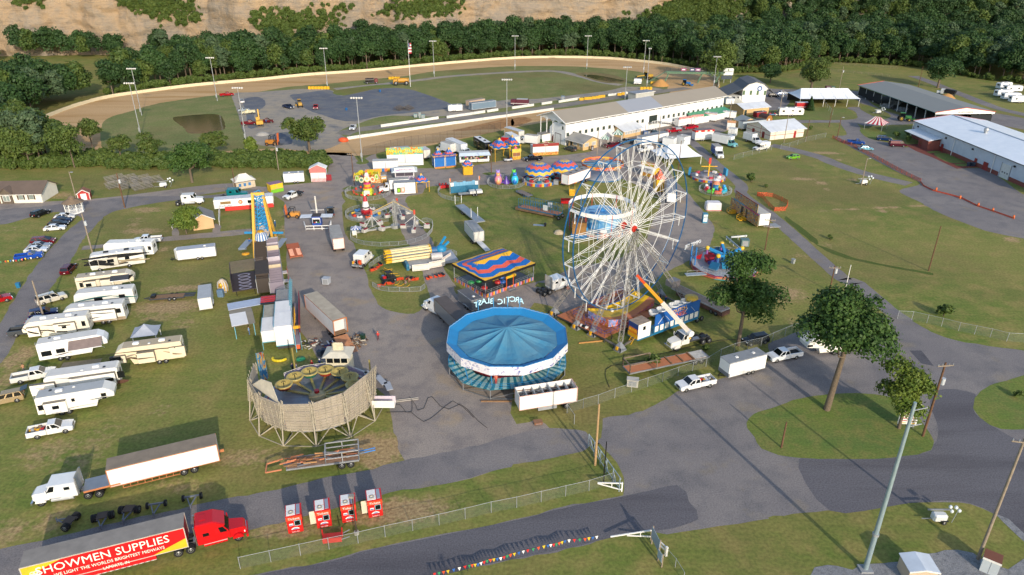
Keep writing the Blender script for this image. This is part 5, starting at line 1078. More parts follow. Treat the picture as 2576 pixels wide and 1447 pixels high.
tractor('tractor_unit','e4e4e2','12 1790 432 1640 352','white tractor unit coupled to the dark grey trailer behind the blue canopy ride',L=7.6,roof='low')
trailer('semi_trailer','12 2010 690 1725 400','dark grey steel trailer with a brown roof behind the blue canopy ride',H=3.8,color='77797c',rc='5d5450',trim='6a5a4c',axles=2,ribs=True)
cargo('box_trailer','12 2050 345 1980 290','small grey box trailer behind the lettered blue ride sign',L=5.5,H=2.7,wd_=2.4,color='6f7276',rc='64605f',hitch=False)
tractor('tractor_unit','e3e3e0','22 285 224 590 112','white tractor unit without trailer parked left of the big wheel',L=8.0,roof='cut')
t=trailer('open_top_trailer','22 622 1278 72 1368','white open top trailer full of ride struts beside the blue canopy ride',H=3.6,z0=1.1,color='e5e4df',trim='c9a49a',axles=1,open_top=True,skirt=True,gear=False)
B=MB();rr=random.Random(4)
for i in range(46):x,y=rr.uniform(-4,4),rr.uniform(-1,1);B.bar((x-rr.uniform(.3,1.6),y,2.6+rr.uniform(-.2,.5)),(x+rr.uniform(.3,1.6),y+rr.uniform(-.4,.4),2.6+rr.uniform(-.2,.5)),.07,rr.choice([St,RUST,Dg,Gv]))
B.box(-4.3,4.3,-1.15,1.15,1.2,2.4,mat('4a3c33',.9,0,.4));pt(t,'strut_load',B)['kind']='stuff'
pickup('parked_pickup','e6e6e5','22 1985 1070 1612 1150','white dual wheel crew pickup towing the large white cargo trailer','crew',L=6.5,dual=True,load=junk(8))
cargo('cargo_trailer','22 2437 922 2082 1018','large white cargo trailer with a grey roof hitched to the white pickup',H=3.15,wd_=2.55,dark='777a80',rc='8d9298',vent=2)
car('parked_car','suv','16181d','22 2455 668 2292 697','black suv on the grass behind the fence under the dark tree')
pickup('parked_pickup','dfe1e3','32 342 804 25 862','white crew pickup towing the white camper under the island ash','crew')
rv('camper','fifth','32 860 752 335 802','white fifth wheel camper half hidden by the island ash tree',H=3.6,wins=[(1.0,2.2,.8,.6),(4.2,2.3,.9,.3)],stripes=[(-3,1.5,3,1.7,.15,'9aa3ad')],L=9.5)
trailer('box_trailer','*11 2060 935 2152 1046','grey box trailer with its ramp down on the lawn below the flat trailer',H=3.6,wd_=2.5,color='c3c6c8',rc='9a9c9d',axles=2,trim='9a9ea3',flip=True,gear=False)
t=flt('flat_trailer','*11 1965 690 2170 855','long bare steel flat trailer standing on the lawn with tall posts',z=1.2,wd_=2.4,deck=St,frame=Gy,planks=8)
L_=8
pt(t,'post',Br((-8,-.9,1.2),(-8,-.9,3.6),.12,Wt));pt(t,'post',Br((-8,.9,1.2),(-8,.9,3.6),.12,Wt));pt(t,'post',Br((3,-.9,1.2),(3,-.9,3.6),.12,Wt));pt(t,'post',Br((3,.9,1.2),(3,.9,3.6),.12,Wt))
flt('utility_trailer','21 148 588 35 540','small grey utility trailer behind the blue rack trailer',L=5.5,wd_=2.0,z=.65,deck=mat('7d7068',.8),frame=mat('6a6f78'))
boxtruck('box_truck','e6e6e4','a 985 1215 385 1262','white box truck with its cab toward the lollipop swing',L=8.6,H=3.6)
trailer('semi_trailer','a 1705 395 2000 528','long white semi trailer behind the bottle game tents',H=4.0,color='d9dde0',rc='d8dadb',axles=2)
tractor('tractor_unit','cdd6d8','*a 1985 505 2200 575','pale day cab tractor at the nose of the long white trailer',L=6.2,roof='low',sleeper=False)
boxtruck('box_truck','dfe0df','a 1752 492 1535 428','white box truck parked behind the bottle game tents',L=8.2,H=3.7,boxc='d5d8da')
rv('camper','motorhome','a 2245 335 2490 482','black and gold motor coach behind the joint trailer with awning',H=3.7,color='1a1b1f',rc='d5d6d6',wins=[(-2,2.3,1,.6),(1,2.3,1.4,.6)],stripes=[(-5,1.4,5,1.6,.5,'7a6a48'),(-4.5,2.6,3.5,2.2,.35,'8c7b52')],ac=2,vents=2,slides=[(-3.6,-.6,1.0,2.9,.5)],acc='25241f')
boxtruck('box_truck','6a3a58','a 1250 612 1118 522','purple box truck behind the prize stand',L=7.5,H=3.7,boxc='6a4258',rc='c5c6c6')
cargo('food_trailer','a 625 560 985 535','white and red trailer roof peeking out behind the prize stand',H=3.2,hitch=False,stripes=[(2.7,.3,'b0262a')])
boxtruck('box_truck','a80f1c','b 690 345 400 318','dark red truck behind the two striped game tents',L=7.5,H=3.3,boxc='b01420',rc='8f9093',hood=1.7)
trailer('box_trailer','b 735 330 620 262','white box trailer beside the red truck, in front of the tan container',L=7.5,H=3.6,color='dfe0e0',rc='e2e3e3',gear=False)
trailer('storage_box','b 800 212 640 160','tan storage box beside the light pole by the grandstand',L=8.5,H=3.6,z0=.2,color='c9a576',rc='c4c8cb',axles=0,gear=False)
boxtruck('box_truck','dedfde','b 1150 322 900 292','white box truck in front of the grandstand garage door',L=8.0,H=3.6)
pickup('parked_pickup','0f1524','b 1345 612 975 636','black dual wheel pickup in front of the fried food stand','crew',dual=True)
car('parked_car','suv','4c4a44','b 1925 442 1785 402','grey suv in front of the tan food building',rack=True)
trailer('semi_trailer','b 2278 1012 1842 1166','white semi trailer with yellow steps beside the dome rides',H=4.0,color='e4e4e2',rc='8f8e8d',trim='b8807a',axles=2,vents=3)
pickup('parked_pickup','5e0e1c','c 430 932 118 972','maroon pickup in front of the green striped tents','crew')
pickup('parked_pickup','5b6166','c 690 862 440 892','grey pickup behind the maroon pickup and the wheel rim','crew')
pickup('parked_pickup','e4e4e2','c 1085 1010 785 1062','white utility pickup with service boxes beside the white marquee','reg',bed='cap',bedcol='dfe0e0')
pickup('parked_pickup','a50d22','c 1605 645 1358 666','red pickup with a grey bed cap by the grandstand ramp','ext',bed='cap',bedcol='8f9499')
pickup('parked_pickup','a80f26','c 1952 572 1688 606','red crew pickup in front of the food trailers','crew')
car('parked_car','sedan','4a6070','c 1040 690 1170 665','blue grey car hidden behind the long white stock trailer')
trailer('semi_trailer','c 1345 858 815 962','long white stock trailer with a dark logo by the utility pole',H=3.9,color='e6e2df',rc='8c9096',trim='a09a98',axles=2)
cargo('food_trailer','c 1225 930 1450 960','white square booth trailer with two small flags',H=3.3,wd_=3.4,hitch=False,color='d5d8db',rc='b6b3ab',axles=0,vent=2,stripes=())
cargo('food_trailer','c 1500 895 1655 935','second white booth trailer with a logo behind the flagged booth',H=3.5,wd_=3.4,hitch=False,color='d5d8db',rc='b0ada6',axles=0)
def grill(t,f,w,H,sg):
 pt(t,'red_cornice',Bx(-f-.12,f+.12,-w-.12,w+.12,H-.1,H+.55,mat('c0241e',.4)).box(-f+.1,f-.1,-w+.1,w-.1,H+.56,H+.58,mat('6a6c6e',.7)))
 for x in(-f*.6,f*.1,f*.65):pt(t,'menu_board',Bx(x-.5,x+.5,sg*(w+.12)-.02,sg*(w+.12)+.02,H,H+.42,mat('e8ddd0')))
 for i in range(16):pt(t,'vent_slat',Bx(-f+.3+i*(2*f-.6)/15-.06,-f+.3+i*(2*f-.6)/15+.06,sg*w-.02,sg*w+.02,z0_+.1,z0_+.75,Bk))
z0_=.5
cargo('food_trailer','c 1880 825 2235 800','white food trailer crowned with a red menu cornice',H=3.4,wd_=2.6,hitch=False,vent=0,logo=grill,wr=.3)
boxtruck('box_truck','6fb0b8','20 1935 1388 2130 1432','white box truck with a pale aqua cab',L=9.5,boxc='d5d8db',H=3.7,overcab=True)
def cola(t,x0,x1,w,H):
 for sg in(-1,1):
  pt(t,'side_print',Bx(x0+.06,x1-.06,sg*(w+.005)-.01,sg*(w+.005)+.01,1.05,H-.1,mat('1f4c8c',.35)))
  text(t,'PEPSI',1.0,((x0+x1)/2-.2,sg*(w+.02),1.9),(pi/2,0,0 if sg<0 else pi),mat('3f6fb0',.4),.01)
  B=MB()
  for k,(z0,z1,cc)in en(((-.5,-.14,'2a4f9c'),(-.14,.14,'e8e8e8'),(.14,.5,'c02a36'))):
   B.poly([((x1-1.0)+(.5**2-z**2)**.5*q,sg*(w+.022),2.7+z)for z,q in((z0,-1),(z0,1),((z0+z1)/2,1),(z1,1),(z1,-1),((z0+z1)/2,-1))],mat(cc,.4))
  pt(t,'emblem',B)
boxtruck('box_truck','dfe2e4','c 2180 1060 2325 1186','blue sided beverage truck with a white cab facing the camera',L=7.6,boxc='d9dde0',H=3.5,logo=cola,rc='9f9a92')
boxtruck('box_truck','e2e4e4','k 545 995 900 1098','white cube truck beside the red and white hall',L=7.4,boxc='cfd3d6',H=3.4)
pickup('parked_pickup','e2e4e4','k 1212 1192 845 1252','white pickup carrying a camper body over its cab','ext',camper=True)
car('parked_car','hatch','6fae2e','k 1932 1425 1645 1442','lime green hatchback on the lawn by the path')
cargo('food_trailer','k 45 450 370 475','white concession trailer beside the green awning',H=3.0,hitch=False,vent=2)
rv('camper','travel','k 1450 402 1975 402','white travel trailer parked near the red cargo trailer',H=3.4,wins=[(-3.4,2.2,.8,.6),(.4,2.4,.7,.35),(3.3,2.2,.9,.6)],ac=2,L=10.2)
cargo('cargo_trailer','k 2130 228 1835 232','red cargo trailer with a white roof beside the spruce',H=2.9,color='a8141c',rc='c5c9cd',stripes=[(1.1,.12,'e0e0de')])
cargo('cargo_trailer','k 1112 435 868 462','short red trailer with a bright red panel, behind the barn shed',H=2.7,wd_=2.2,color='7c1420',rc='3e2226',hitch=False,axles=0)
cargo('cargo_trailer','k 335 128 135 128','white trailer beside the steps of the white hall',H=2.9)
trailer('site_office','k 1020 700 600 745','grey portable office with a window air conditioner',L=11,H=3.5,z0=.8,color='b3bcc0',rc='4c5154',axles=0,gear=False,door=False)
car('parked_car','minivan','12305c','30 1055 1358 1190 1366','dark blue minivan on the lot below the striped tent')
pickup('parked_pickup','15418c','30 768 1392 928 1404','blue pickup beside the orange mesh fence','ext')
car('parked_car','van','4a1626','31 1178 92 1332 96','maroon van parked at the flower bed of the large hall',glass_rear=False)
car('parked_car','sedan','6fa8bc','31 880 126 1015 129','pale blue car at the end of the orange mesh fence')
car('parked_car','suv','15171a','30 32 941 88 941','black suv on the dark lane left of the white marquee',far=True)
car('parked_car','sedan','6d7d98','30 95 925 165 925','blue grey sedan left of the white marquee',far=True)
car('parked_car','sedan','cfd3d6','30 110 912 190 910','silver sedan behind the blue grey sedan',far=True)
for s,lb in(('30 2190 872 2390 855','rear left camper of the five at the far right'),('30 2280 895 2465 893','camper behind the middle pair at the far right edge'),('30 2180 942 2380 935','camper with a rounded nose, middle left of the far right five'),('30 2255 970 2450 968','camper with a dark window behind the front one at far right'),('30 2335 998 2520 998','frontmost camper of the five at the far right edge')):
 rv('camper','travel',s,lb,H=3.2,group='campers at the far right field',wins=[(-2,2,.7,.5),(2,2,.8,.5)],color='d5d9dc',ac=1,ladder=False,L=8.2)
pickup('parked_pickup','9c1220','00 2135 936 2250 926','red pickup parked on the track edge by the light mast','crew')
car('parked_car','sedan','dfe2e4','*00 2345 1005 2325 970','white car seen from behind in the infield',far=True)
car('parked_car','sedan','a4b0ba','00 2305 1082 2405 1072','silver sedan in the infield left of the cream pickup',far=True)
pickup('parked_pickup','cfc8a8','00 2455 1098 2345 1106','cream pickup with an open hood in the infield','reg')
pickup('parked_pickup','6a0f1e','00 2345 1215 2465 1207','maroon pickup among the wrecks by the light mast','ext')
pickup('parked_pickup','5a0f1e','10 50 1195 145 1190','maroon pickup behind the yellow excavator','ext')
pickup('parked_pickup','1a2a4c','10 258 1040 330 1058','dark blue pickup beside the yellow grader','crew')
pickup('parked_pickup','a8141e','*10 580 1030 576 1068','red pickup facing the camera on the dark lot','crew')
pickup('parked_pickup','dfe3e6','*10 948 1235 925 1266','white and blue truck at the end of the pit wall','reg',bedcol='2c6fa8',load=junk(5))
cargo('food_trailer','10 1858 1085 1992 1078','white vending trailer in the infield beside the blue office',H=2.9,hitch=False,vent=2)
trailer('site_office','10 2085 1075 2315 1045','blue grey portable office with white trim in the infield',H=3.3,z0=.6,color='6d8090',rc='77828c',trim='d5d8da',axles=0,gear=False,door=False,ribs=False)
trailer('site_office','10 2060 1035 2210 1010','tan flat building behind the blue grey office',H=2.6,z0=.2,color='c0a58a',rc='a08f80',axles=0,gear=False,door=False,ribs=False)
cargo('cargo_trailer','20 1175 818 1248 820','white and blue cargo trailer beside the sand heap',H=2.9,stripes=[(1.2,.3,'3c6fa0')],hitch=False)
def lat(B,p0,p1,w,mt,n=None,r=.05,w1=None):
 """square lattice mast"""
 B=B or MB();p0,p1=Ve(p0),Ve(p1);d=p1-p0;L=d.length;d.normalize();a=d.orthogonal().normalized();b=d.cross(a);n=n or max(2,int(L/(w*1.3)));w1=w if w1 is None else w1
 def c(i,k):u=i/n;q=(w+(w1-w)*u)/2;return p0.lerp(p1,u)+a*(q if k in(0,3)else-q)+b*(q if k<2 else-q)
 for k in range(4):
  B.bar(c(0,k),c(n,k),r*1.6,mt)
  for i in range(n):B.bar(c(i,k),c(i+1,(k+1)%4),r,mt);B.bar(c(i,k),c(i,(k+1)%4),r,mt)
 return B
def rail(B,pts,h,mt,n=2,r=.05,step=1.5):
 B=B or MB()
 for a,b in zip(pts,pts[1:]):
  a,b=Ve(a),Ve(b)
  for q in range(1,n+1):B.bar(a+Zv(h*q/n),b+Zv(h*q/n),r,mt)
  k=max(1,int((b-a).length/step))
  for i in range(k+1):p=a.lerp(b,i/k);B.bar(p,p+Zv(h),r,mt)
 return B
def lc(t,v):
 """world point -> local of a thing placed with loc / rz"""
 c,s=cos(-t.rotation_euler.z),sin(-t.rotation_euler.z);d=Ve(v)-t.location;return Ve((c*d.x-s*d.y,s*d.x+c*d.y,d.z))
WX,WY,WZ,WR_,WPH,WS=21.97,120.48,17.66,15.67,radians(-48.57),2.42
WHP=mat('e6e6e3',.45,0,.2,1.2,'b0a48e');WBL=mat('1c5f92',.4,.2,.15)
t=Th('ferris_wheel','giant white spoked ferris wheel with blue rims and red hubs','ferris wheel',(WX,WY,0),WPH)
HB=Zv(WZ)
def wp(a,x,r):return Ve((x,r*sin(a),WZ+r*cos(a)))
for sx,nm in((0,'front'),(-WS,'rear')):
 B=MB();n=80
 for i in range(n):B.bar(wp(2*pi*i/n,sx,WR_),wp(2*pi*(i+1)/n,sx,WR_),.16,WBL)
 pt(t,'rim',B);pt(t,'hub',Cy((sx-.35,0,WZ),(sx+.35,0,WZ),.62,mat('b8301f',.4),16).cyl((sx-.3,0,WZ),(sx+.6,0,WZ),.28,mat('b8301f',.4),10))
NS=20
for i in range(NS):
 a=2*pi*(i+.3)/NS
 for sx in(0,-WS):
  B=MB();e=Ve((0,cos(a),-sin(a)))*.16
  for q in(-1,1):B.cyl(HB+Ve((sx,0,0))+e*q*1.2+Ve((0,sin(a),cos(a)))*.5,wp(a,sx,WR_-.05)+e*q*1.0,.05,WHP,4)
  pt(t,'spoke',B)
 a2=2*pi*(i+1.3)/NS;B=MB()
 B.bar(wp(a,0,WR_-.1),wp(a,-WS,WR_-.1),.16,WHP);m_=wp(a,-WS/2,WR_-.1);B.bar(m_,m_-Zv(2.1),.11,WHP);pt(t,'car_hanger',B)
 B=MB()
 for r0 in(.52,.76):
  for sx in(0,-WS):B.cyl(wp(a,sx,WR_*r0),wp(a2,sx,WR_*r0),.03,WHP,4)
  B.cyl(wp(a,0,WR_*r0),wp(a,-WS,WR_*r0),.026,WHP,4);B.cyl(wp(a,0,WR_*r0),wp(a,-WS,WR_*min(.98,r0+.22)),.026,WHP,4);B.cyl(wp(a,-WS,WR_*r0),wp(a,0,WR_*min(.98,r0+.22)),.03,WHP,4)
 pt(t,'bracing',B)
pt(t,'axle',Cy((-WS-1.0,0,WZ),(1.1,0,WZ),.22,Dg,8))
TW=mat('8f8d88',.5,.3,.3,1.5,'7c6c5c')
FEET=[(s,x)for s,x in(('j 1130 1215',.9),('j 730 985',.9),('j 2120 590',.9),('j 480 880',-WS-.8),('j 140 680',-WS-.8),('j 1740 395',-WS-.8))]
for k,(s,hx)in en(FEET):
 f_=lc(t,W(s)[0]);B=MB();lat(B,f_+Zv(1.6),(hx,0,WZ-.3),.75,TW,20,.042,.55);pt(t,'support_mast',B)
 pt(t,'foot',MB().loft([[(f_.x+q*x,f_.y+q*y,z)for x,y in((-1,-1),(1,-1),(1,1),(-1,1))]for q,z in((.85,0),(.85,.25),(.16,1.6))],mat('80848a')).box(f_.x-.2,f_.x+.2,f_.y-.95,f_.y-.6,.3,.95,YEL))
 for q in(-.75,.75):pt(t,'jack',Cy((f_.x+q,f_.y-.75,0),(f_.x+q,f_.y-.75,.9),.12,Bk,6))
B=MB();ft=[lc(t,W(s)[0])for s,x in FEET]
for i,j in((0,1),(1,3),(3,4),(0,2),(2,5)):B.bar(ft[i]+Zv(.45),ft[j]+Zv(.45),.28,mat('6f6a64',.6))
pt(t,'ground_beam',B)
pt(t,'winch_drum',Cy(ft[1].lerp(ft[3],.35)+Zv(.9),ft[1].lerp(ft[3],.75)+Zv(.9),.35,Wt,10).cyl(ft[1].lerp(ft[3],.45)+Zv(.9),ft[1].lerp(ft[3],.65)+Zv(.9),.37,Bk,10))
dk=[lc(t,p)for p in W('j 150 712 1150 285 1850 600 900 1035',.9)]
a,b,c,d=dk;ex=(c-d+b-a)*.5;ey=(a-d+b-c)*.5
def dp(u,v,z=.9):p=d+ex*u+ey*v;return Ve((p.x,p.y,z))
nu,nv=9,6
PLYS=[mat('b0683f',.75,0,.3,1.2,'8f5536'),mat('b8734a',.75,0,.3,1.2,'98603f'),mat('a9623e',.75,0,.3,1.2,'87503a')]
for i in range(nu):
 for j in range(nv):
  g=.004;z=.9+.012*((i*7+j*3)%3);u0,u1,v0,v1=i/nu+g,(i+1)/nu-g,j/nv+g,(j+1)/nv-g
  if i==nu-1 and j==1:continue
  pt(t,'deck_panel',Sl(dp(u0,v0,z),dp(u1,v0,z),dp(u1,v1,z),dp(u0,v1,z),.06,PLYS[(i*5+j*3)%3]))
B=MB()
for i in range(nu+1):B.bar(dp(i/nu,0,.72),dp(i/nu,1,.72),.16,Dg)
for i in range(nu+1):
 for j in range(0,nv+1,2):B.bar(dp(i/nu,j/nv,0),dp(i/nu,j/nv,.7),.14,Dg)
pt(t,'deck_frame',B)
TR=mat('c9a51f',.55,0,.35,1.2,'8f7d2c');TY=mat('e2b414');n=12
B=MB();C=MB();D2=MB();E_=MB()
for i in range(n):
 u0,u1=.2+.72*i/n,.2+.72*(i+1)/n
 def zz(u):return 1.05+1.5*((u-.56)/.36)**2
 def q(u,v):return dp(u,v,zz(u))
 B.slab(q(u0,.36),q(u1,.36),q(u1,.60),q(u0,.60),.08,TR);C.slab(q(u0,.60),q(u1,.60),dp(u1,.64,zz(u1)+.35),dp(u0,.64,zz(u0)+.35),.06,TY);C.slab(q(u0,.31),q(u1,.31),q(u1,.36),q(u0,.36),.08,TY)
 D2.slab(dp(u0,.2,zz(u0)-.15),dp(u1,.2,zz(u1)-.15),q(u1,.31),q(u0,.31),.08,PLYS[1]);E_.slab(dp(u0,.2,.95),dp(u1,.2,.95),dp(u1,.2,zz(u1)-.16),dp(u0,.2,zz(u0)-.16),.05,uvm('art',((.2,'7a86b8'),(.5,'d8542a'),(.75,'e2a43a'),(.9,'8b9fd0')),3,3))
pt(t,'loading_trough',B);pt(t,'yellow_curb',C);pt(t,'loading_deck',D2);pt(t,'painted_skirt',E_)
ART=uvm('art',((.2,'6f7cc0'),(.45,'9fb0dc'),(.6,'d8542a'),(.85,'e2a43a')),4,3)
pt(t,'painted_panel',Sl(dp(.2,.62,.95),dp(.2,.2,.95),dp(.2,.2,2.4),dp(.2,.62,2.4),.06,ART,[(0,0),(1.5,0),(1.5,.5),(0,.5)]))
pt(t,'painted_panel',Sl(dp(.2,.2,.95),dp(.34,.08,.95),dp(.34,.08,2.2),dp(.2,.2,2.4),.06,ART,[(0,0),(1.5,0),(1.5,.5),(0,.5)]))
RB=mat('2b3f86')
for pts in([dp(.02,.3),dp(.02,.03),dp(.3,.03)],[dp(.12,.62),dp(.12,.82),dp(.5,.82)],[dp(.5,.7),dp(.95,.7)],[dp(.5,.9),dp(.95,.9)],[dp(.16,.36),dp(.16,.62)],[dp(.04,.12),dp(.04,.45)]):pt(t,'railing',rail(0,pts,1.1,RB))
pt(t,'bucket',Lt([(.28,0),(.36,.5),(.3,.5),(.25,.1)],Wt,10,tu(dp(.48,.5,1.1))))
t=flt('car_trailer','j 2310 800 1395 1145','blue edged trailer with a white ticket cabin, wheel cars and a lettered signboard',z=1.1,wd_=2.6,deck=mat('3f7f96',.6),frame=mat('1f6f98'),axles=2,wr=.5,flip=True,ax=7.6)
L=15.5;sg=side_of(t.location,t.rotation_euler.z)
x0=None
for sgn in(1,):
 hd=t.rotation_euler.z;fx=1 if(Ve((cos(hd),sin(hd),0)).dot(W('j 1395 1145')[0]-t.location))>0 else-1
 l2=(W('j 1395 1145')[0]-W('j 2310 800')[0]).length/2
 cx1,cx0=fx*l2,fx*(l2-3.0);xa,xb=min(cx0,cx1),max(cx0,cx1)
 pt(t,'ticket_cabin',Bx(xa,xb,-1.25,1.25,1.12,4.0,Wt).box(xa+.05,xb-.05,-1.2,1.2,4.0,4.06,mat('9a8a7c',.8,0,.4)));pt(t,'cabin_window',Bx((xa+xb)/2-.35,(xa+xb)/2+.25,min(sg*1.25,sg*1.29),max(sg*1.25,sg*1.29),2.7,3.4,Gl))
 pt(t,'cabin_front',Bx(cx1-.02,cx1+.02,-1.25,1.25,1.12,4.0,mat('24407c')).box(cx1-.03,cx1+.03,-1.25,1.25,1.12,2.0,YEL).box(cx1-.04,cx1+.04,-1.0,1.0,1.9,3.0,mat('d87a28')))
 text(t,'DUTCH',.62,(cx1+fx*.06,0,2.5),(pi/2,0,fx*pi/2),mat('efc030',.4),.02);
 ya,yb=min(sg*1.22,sg*1.32),max(sg*1.22,sg*1.32);s0,s1=sorted((cx0-fx*.9,-fx*l2))
 sb=Bx(s0,s1,ya,yb,2.6,4.9,mat('1c58a4',.45));pt(t,'signboard',sb)
 pt(t,'cage',Bx(s0,s1,ya,yb,1.15,1.35,mat('1f6f98')))
 for i in range(10):x=s0+(s1-s0)*i/9;pt(t,'cage_post',Bx(x-.09,x+.09,ya,yb,1.35,2.6,mat('1f6f98')))
 for i in range(9):x=s0+(s1-s0)*(i+.5)/9;pt(t,'white_panel',Bx(x-.42,x+.42,ya+.02,yb-.02,1.4,2.5,Wt))
 mx=(s0+s1)/2;rz_=pi if sg>0 else 0
 text(t,'DUTCH',1.0,(mx+.4,sg*1.34,4.3),(pi/2,0,rz_),mat('e8a828',.4),.03);text(t,'WHEEL',1.15,(mx+.4,sg*1.34,3.35),(pi/2,0,rz_),mat('e06a28',.4),.03)
 for u,tl in((.12,1),(.27,-1),(.66,1),(.84,-1)):x=s0+(s1-s0)*u;pt(t,'white_stripe',Br((x-.6,sg*1.34,3.5-.6*tl),(x+.6,sg*1.34,3.5+.6*tl),.16,Wt,.04))
 for i in range(7):
  x=s0+1+(s1-s0-2)*i/6;pt(t,'wheel_car',Lt([(.3,0),(.85,.3),(.95,.9),(.9,.9),(.75,.35),(.01,.15)],mat('d5d6d4',.4,0,.2),12,(x,.15*(-1)**i,3.9+.2*(i%2))).bar((x,0,4.6),(x+.2,0,5.6),.05,St))
 pt(t,'yellow_tub',Lt([(1.2,0),(1.2,.6),(.01,.8)],mat('c9a83a'),18,(s1-1 if fx<0 else s0+1,0,4.6)))
 pt(t,'ladder',Br((cx1+fx*.8,-.5,0),(cx1,-.5,1.2),.08,YEL).bar((cx1+fx*.8,.3,0),(cx1,.3,1.2),.08,YEL).bar((cx1+fx*.6,-.5,.3),(cx1+fx*.6,.3,.3),.07,YEL).bar((cx1+fx*.4,-.5,.6),(cx1+fx*.4,.3,.6),.07,YEL).bar((cx1+fx*.2,-.5,.9),(cx1+fx*.2,.3,.9),.07,YEL))
def crane_bed(t,x0,x1):
 pt(t,'turret',Cy((x1-.6,0,1.0),(x1-.6,0,2.6),.55,Dg,10))
tractor('crane_truck','e1ded6','j 2530 1105 1935 1255','white crane truck with a raised orange and white boom',L=8.6,sleeper=False,roof='low',day=True,tanks=False,bed=crane_bed)
t=bpy.data.objects['crane_truck']
bt=lc(t,gp(2180+2190/3.788,1080+950/3.788,3.4));y_=(W('j 1390 75',0)[0]);tip=lc(t,gp(2180+1390/3.788,1080+75/3.788,12.5))
m1=bt.lerp(tip,.52);m2=bt.lerp(tip,.85)
pt(t,'boom',Br(bt,m1,.55,mat('dcd6cc',.5,0,.3,1.,'a87850'),.6));pt(t,'boom_extension',Br(m1,m2,.42,mat('e09c28',.45)));pt(t,'boom_tip',Br(m2,tip,.36,mat('d8501f',.45)));pt(t,'hook_block',Cy(tip,tip-Zv(3.4),.03,Bk,4).box(tip.x-.15,tip.x+.15,tip.y-.15,tip.y+.15,tip.z-3.8,tip.z-3.4,YEL));pt(t,'boom_foot',Cy(bt-Ve((0,.6,0)),bt+Ve((0,.6,0)),.55,Wt,10));pt(t,'outrigger',Br((bt.x-.3,bt.y,2.2),(bt.x-1.0,-2.6,.1),.28,YEL))
AC,ARD=Ve((-.75,101.7,0)),10.1
t=Th('canopy_ride','blue twelve sided canopy ride with snowy valance and mirrored lettering on its back','ride',AC)
BLC=mat('2080b8',.6,0,.3,.5,'2c6588',.4,3.);BLT=mat('3a7c9c',.75,0,.5,.3,'6a8a94',.6,1.4);NA=12
def an(k,r,z,o=.5):a=2*pi*(k+o)/NA;return Ve((r*cos(a),r*sin(a),z))
B=MB();nr=6
for k in range(NA):
 for j in range(nr):
  for m_ in range(4):
   def cp(u,v):
    p=an(k,1,0).lerp(an(k+1,1,0),u);s=sin(pi*u);r=(ARD-1.75)*(1-v);z=5.55+2.15*v**1.15-.38*s*sin(pi*min(1,v*1.1))**.8;return Ve((p.x*r,p.y*r,z))
   B.add([cp(m_/4,j/nr),cp((m_+1)/4,j/nr),cp((m_+1)/4,(j+1)/nr),cp(m_/4,(j+1)/nr)],[(0,1,2,3)],BLT)
pt(t,'canopy',B)
SNOW=uvm('art',((.15,'5a66a8'),(.42,'e4e2e8'),(.7,'efeeee'),(.9,'8d8fc4')),5,3)
for k in range(NA):
 a0,a1=an(k,ARD,6.15),an(k+1,ARD,6.15);b0,b1=an(k,ARD-1.72,5.5),an(k+1,ARD-1.72,5.5);c0,c1=an(k,ARD+.02,4.65),an(k+1,ARD+.02,4.65)
 pt(t,'inner_skirt',MB().add([a0,a1,b1,b0],[(0,1,2,3)],BLC));B=MB()
 for j in range(6):
  u0,u1=j/6,(j+1)/6;p0,p1,q0,q1=a0.lerp(a1,u0),a0.lerp(a1,u1),c0.lerp(c1,u0),c0.lerp(c1,u1);B.slab(q0,q1,p1,p0,.05,SNOW,[(k+u0,0),(k+u1,0),(k+u1,.6),(k+u0,.6)]);m_=p0.lerp(p1,.5)+Zv(.16);B.add([p0,p1,p1+Zv(.08),m_,p0+Zv(.08)],[(0,1,2,3,4)],BLC)
 pt(t,'valance_panel',B)
 pt(t,'post',Br(an(k,ARD-1.4,1.4),an(k,ARD-.4,5.6),.14,mat('2a78b0')));pt(t,'frame_leg',Br(an(k,ARD-.3,0),an(k,ARD-.3,1.8),.14,St).bar(an(k,ARD-.3,.15),an(k+1,ARD-.3,.15),.1,St).bar(an(k,ARD-.3,.2),an(k+1,ARD-.3,1.6),.08,St))
WALK=uvm('strip',((0.,'2f8296'),(.5,'a9cbc8')),1.)
for k in range(NA):
 B=MB()
 for j in range(4):
  u0,u1=j/4,(j+1)/4;zf=lambda u:1.9+.35*sin((k+u)*pi/2);B.slab(an(k,ARD-.1,0).lerp(an(k+1,ARD-.1,0),u0)+Zv(zf(u0)),an(k,ARD-.1,0).lerp(an(k+1,ARD-.1,0),u1)+Zv(zf(u1)),an(k,ARD-3,0).lerp(an(k+1,ARD-3,0),u1)+Zv(zf(u1)+.3),an(k,ARD-3,0).lerp(an(k+1,ARD-3,0),u0)+Zv(zf(u0)+.3),.08,WALK,[(k*4+j,0),(k*4+j+1,0),(k*4+j+1,1),(k*4+j,1)])
 pt(t,'walkway',B);pt(t,'railing',rail(0,[an(k,ARD-.15,1.9+.35*sin(k*pi/2)),an(k+1,ARD-.15,1.9+.35*sin((k+1)*pi/2))],1.0,mat('2a8cc0'),3,.04))
pt(t,'track',Lt([(ARD-3.0,2.3),(ARD-3.6,2.5),(ARD-3.7,2.2)],mat('8c1f2c'),24));pt(t,'pit',Lt([(ARD-3.7,2.0),(3,1.2),(.01,1.2)],mat('14161a',.8),24));pt(t,'centre_column',Cy((0,0,1.2),(0,0,6.6),.6,BLUE,12))
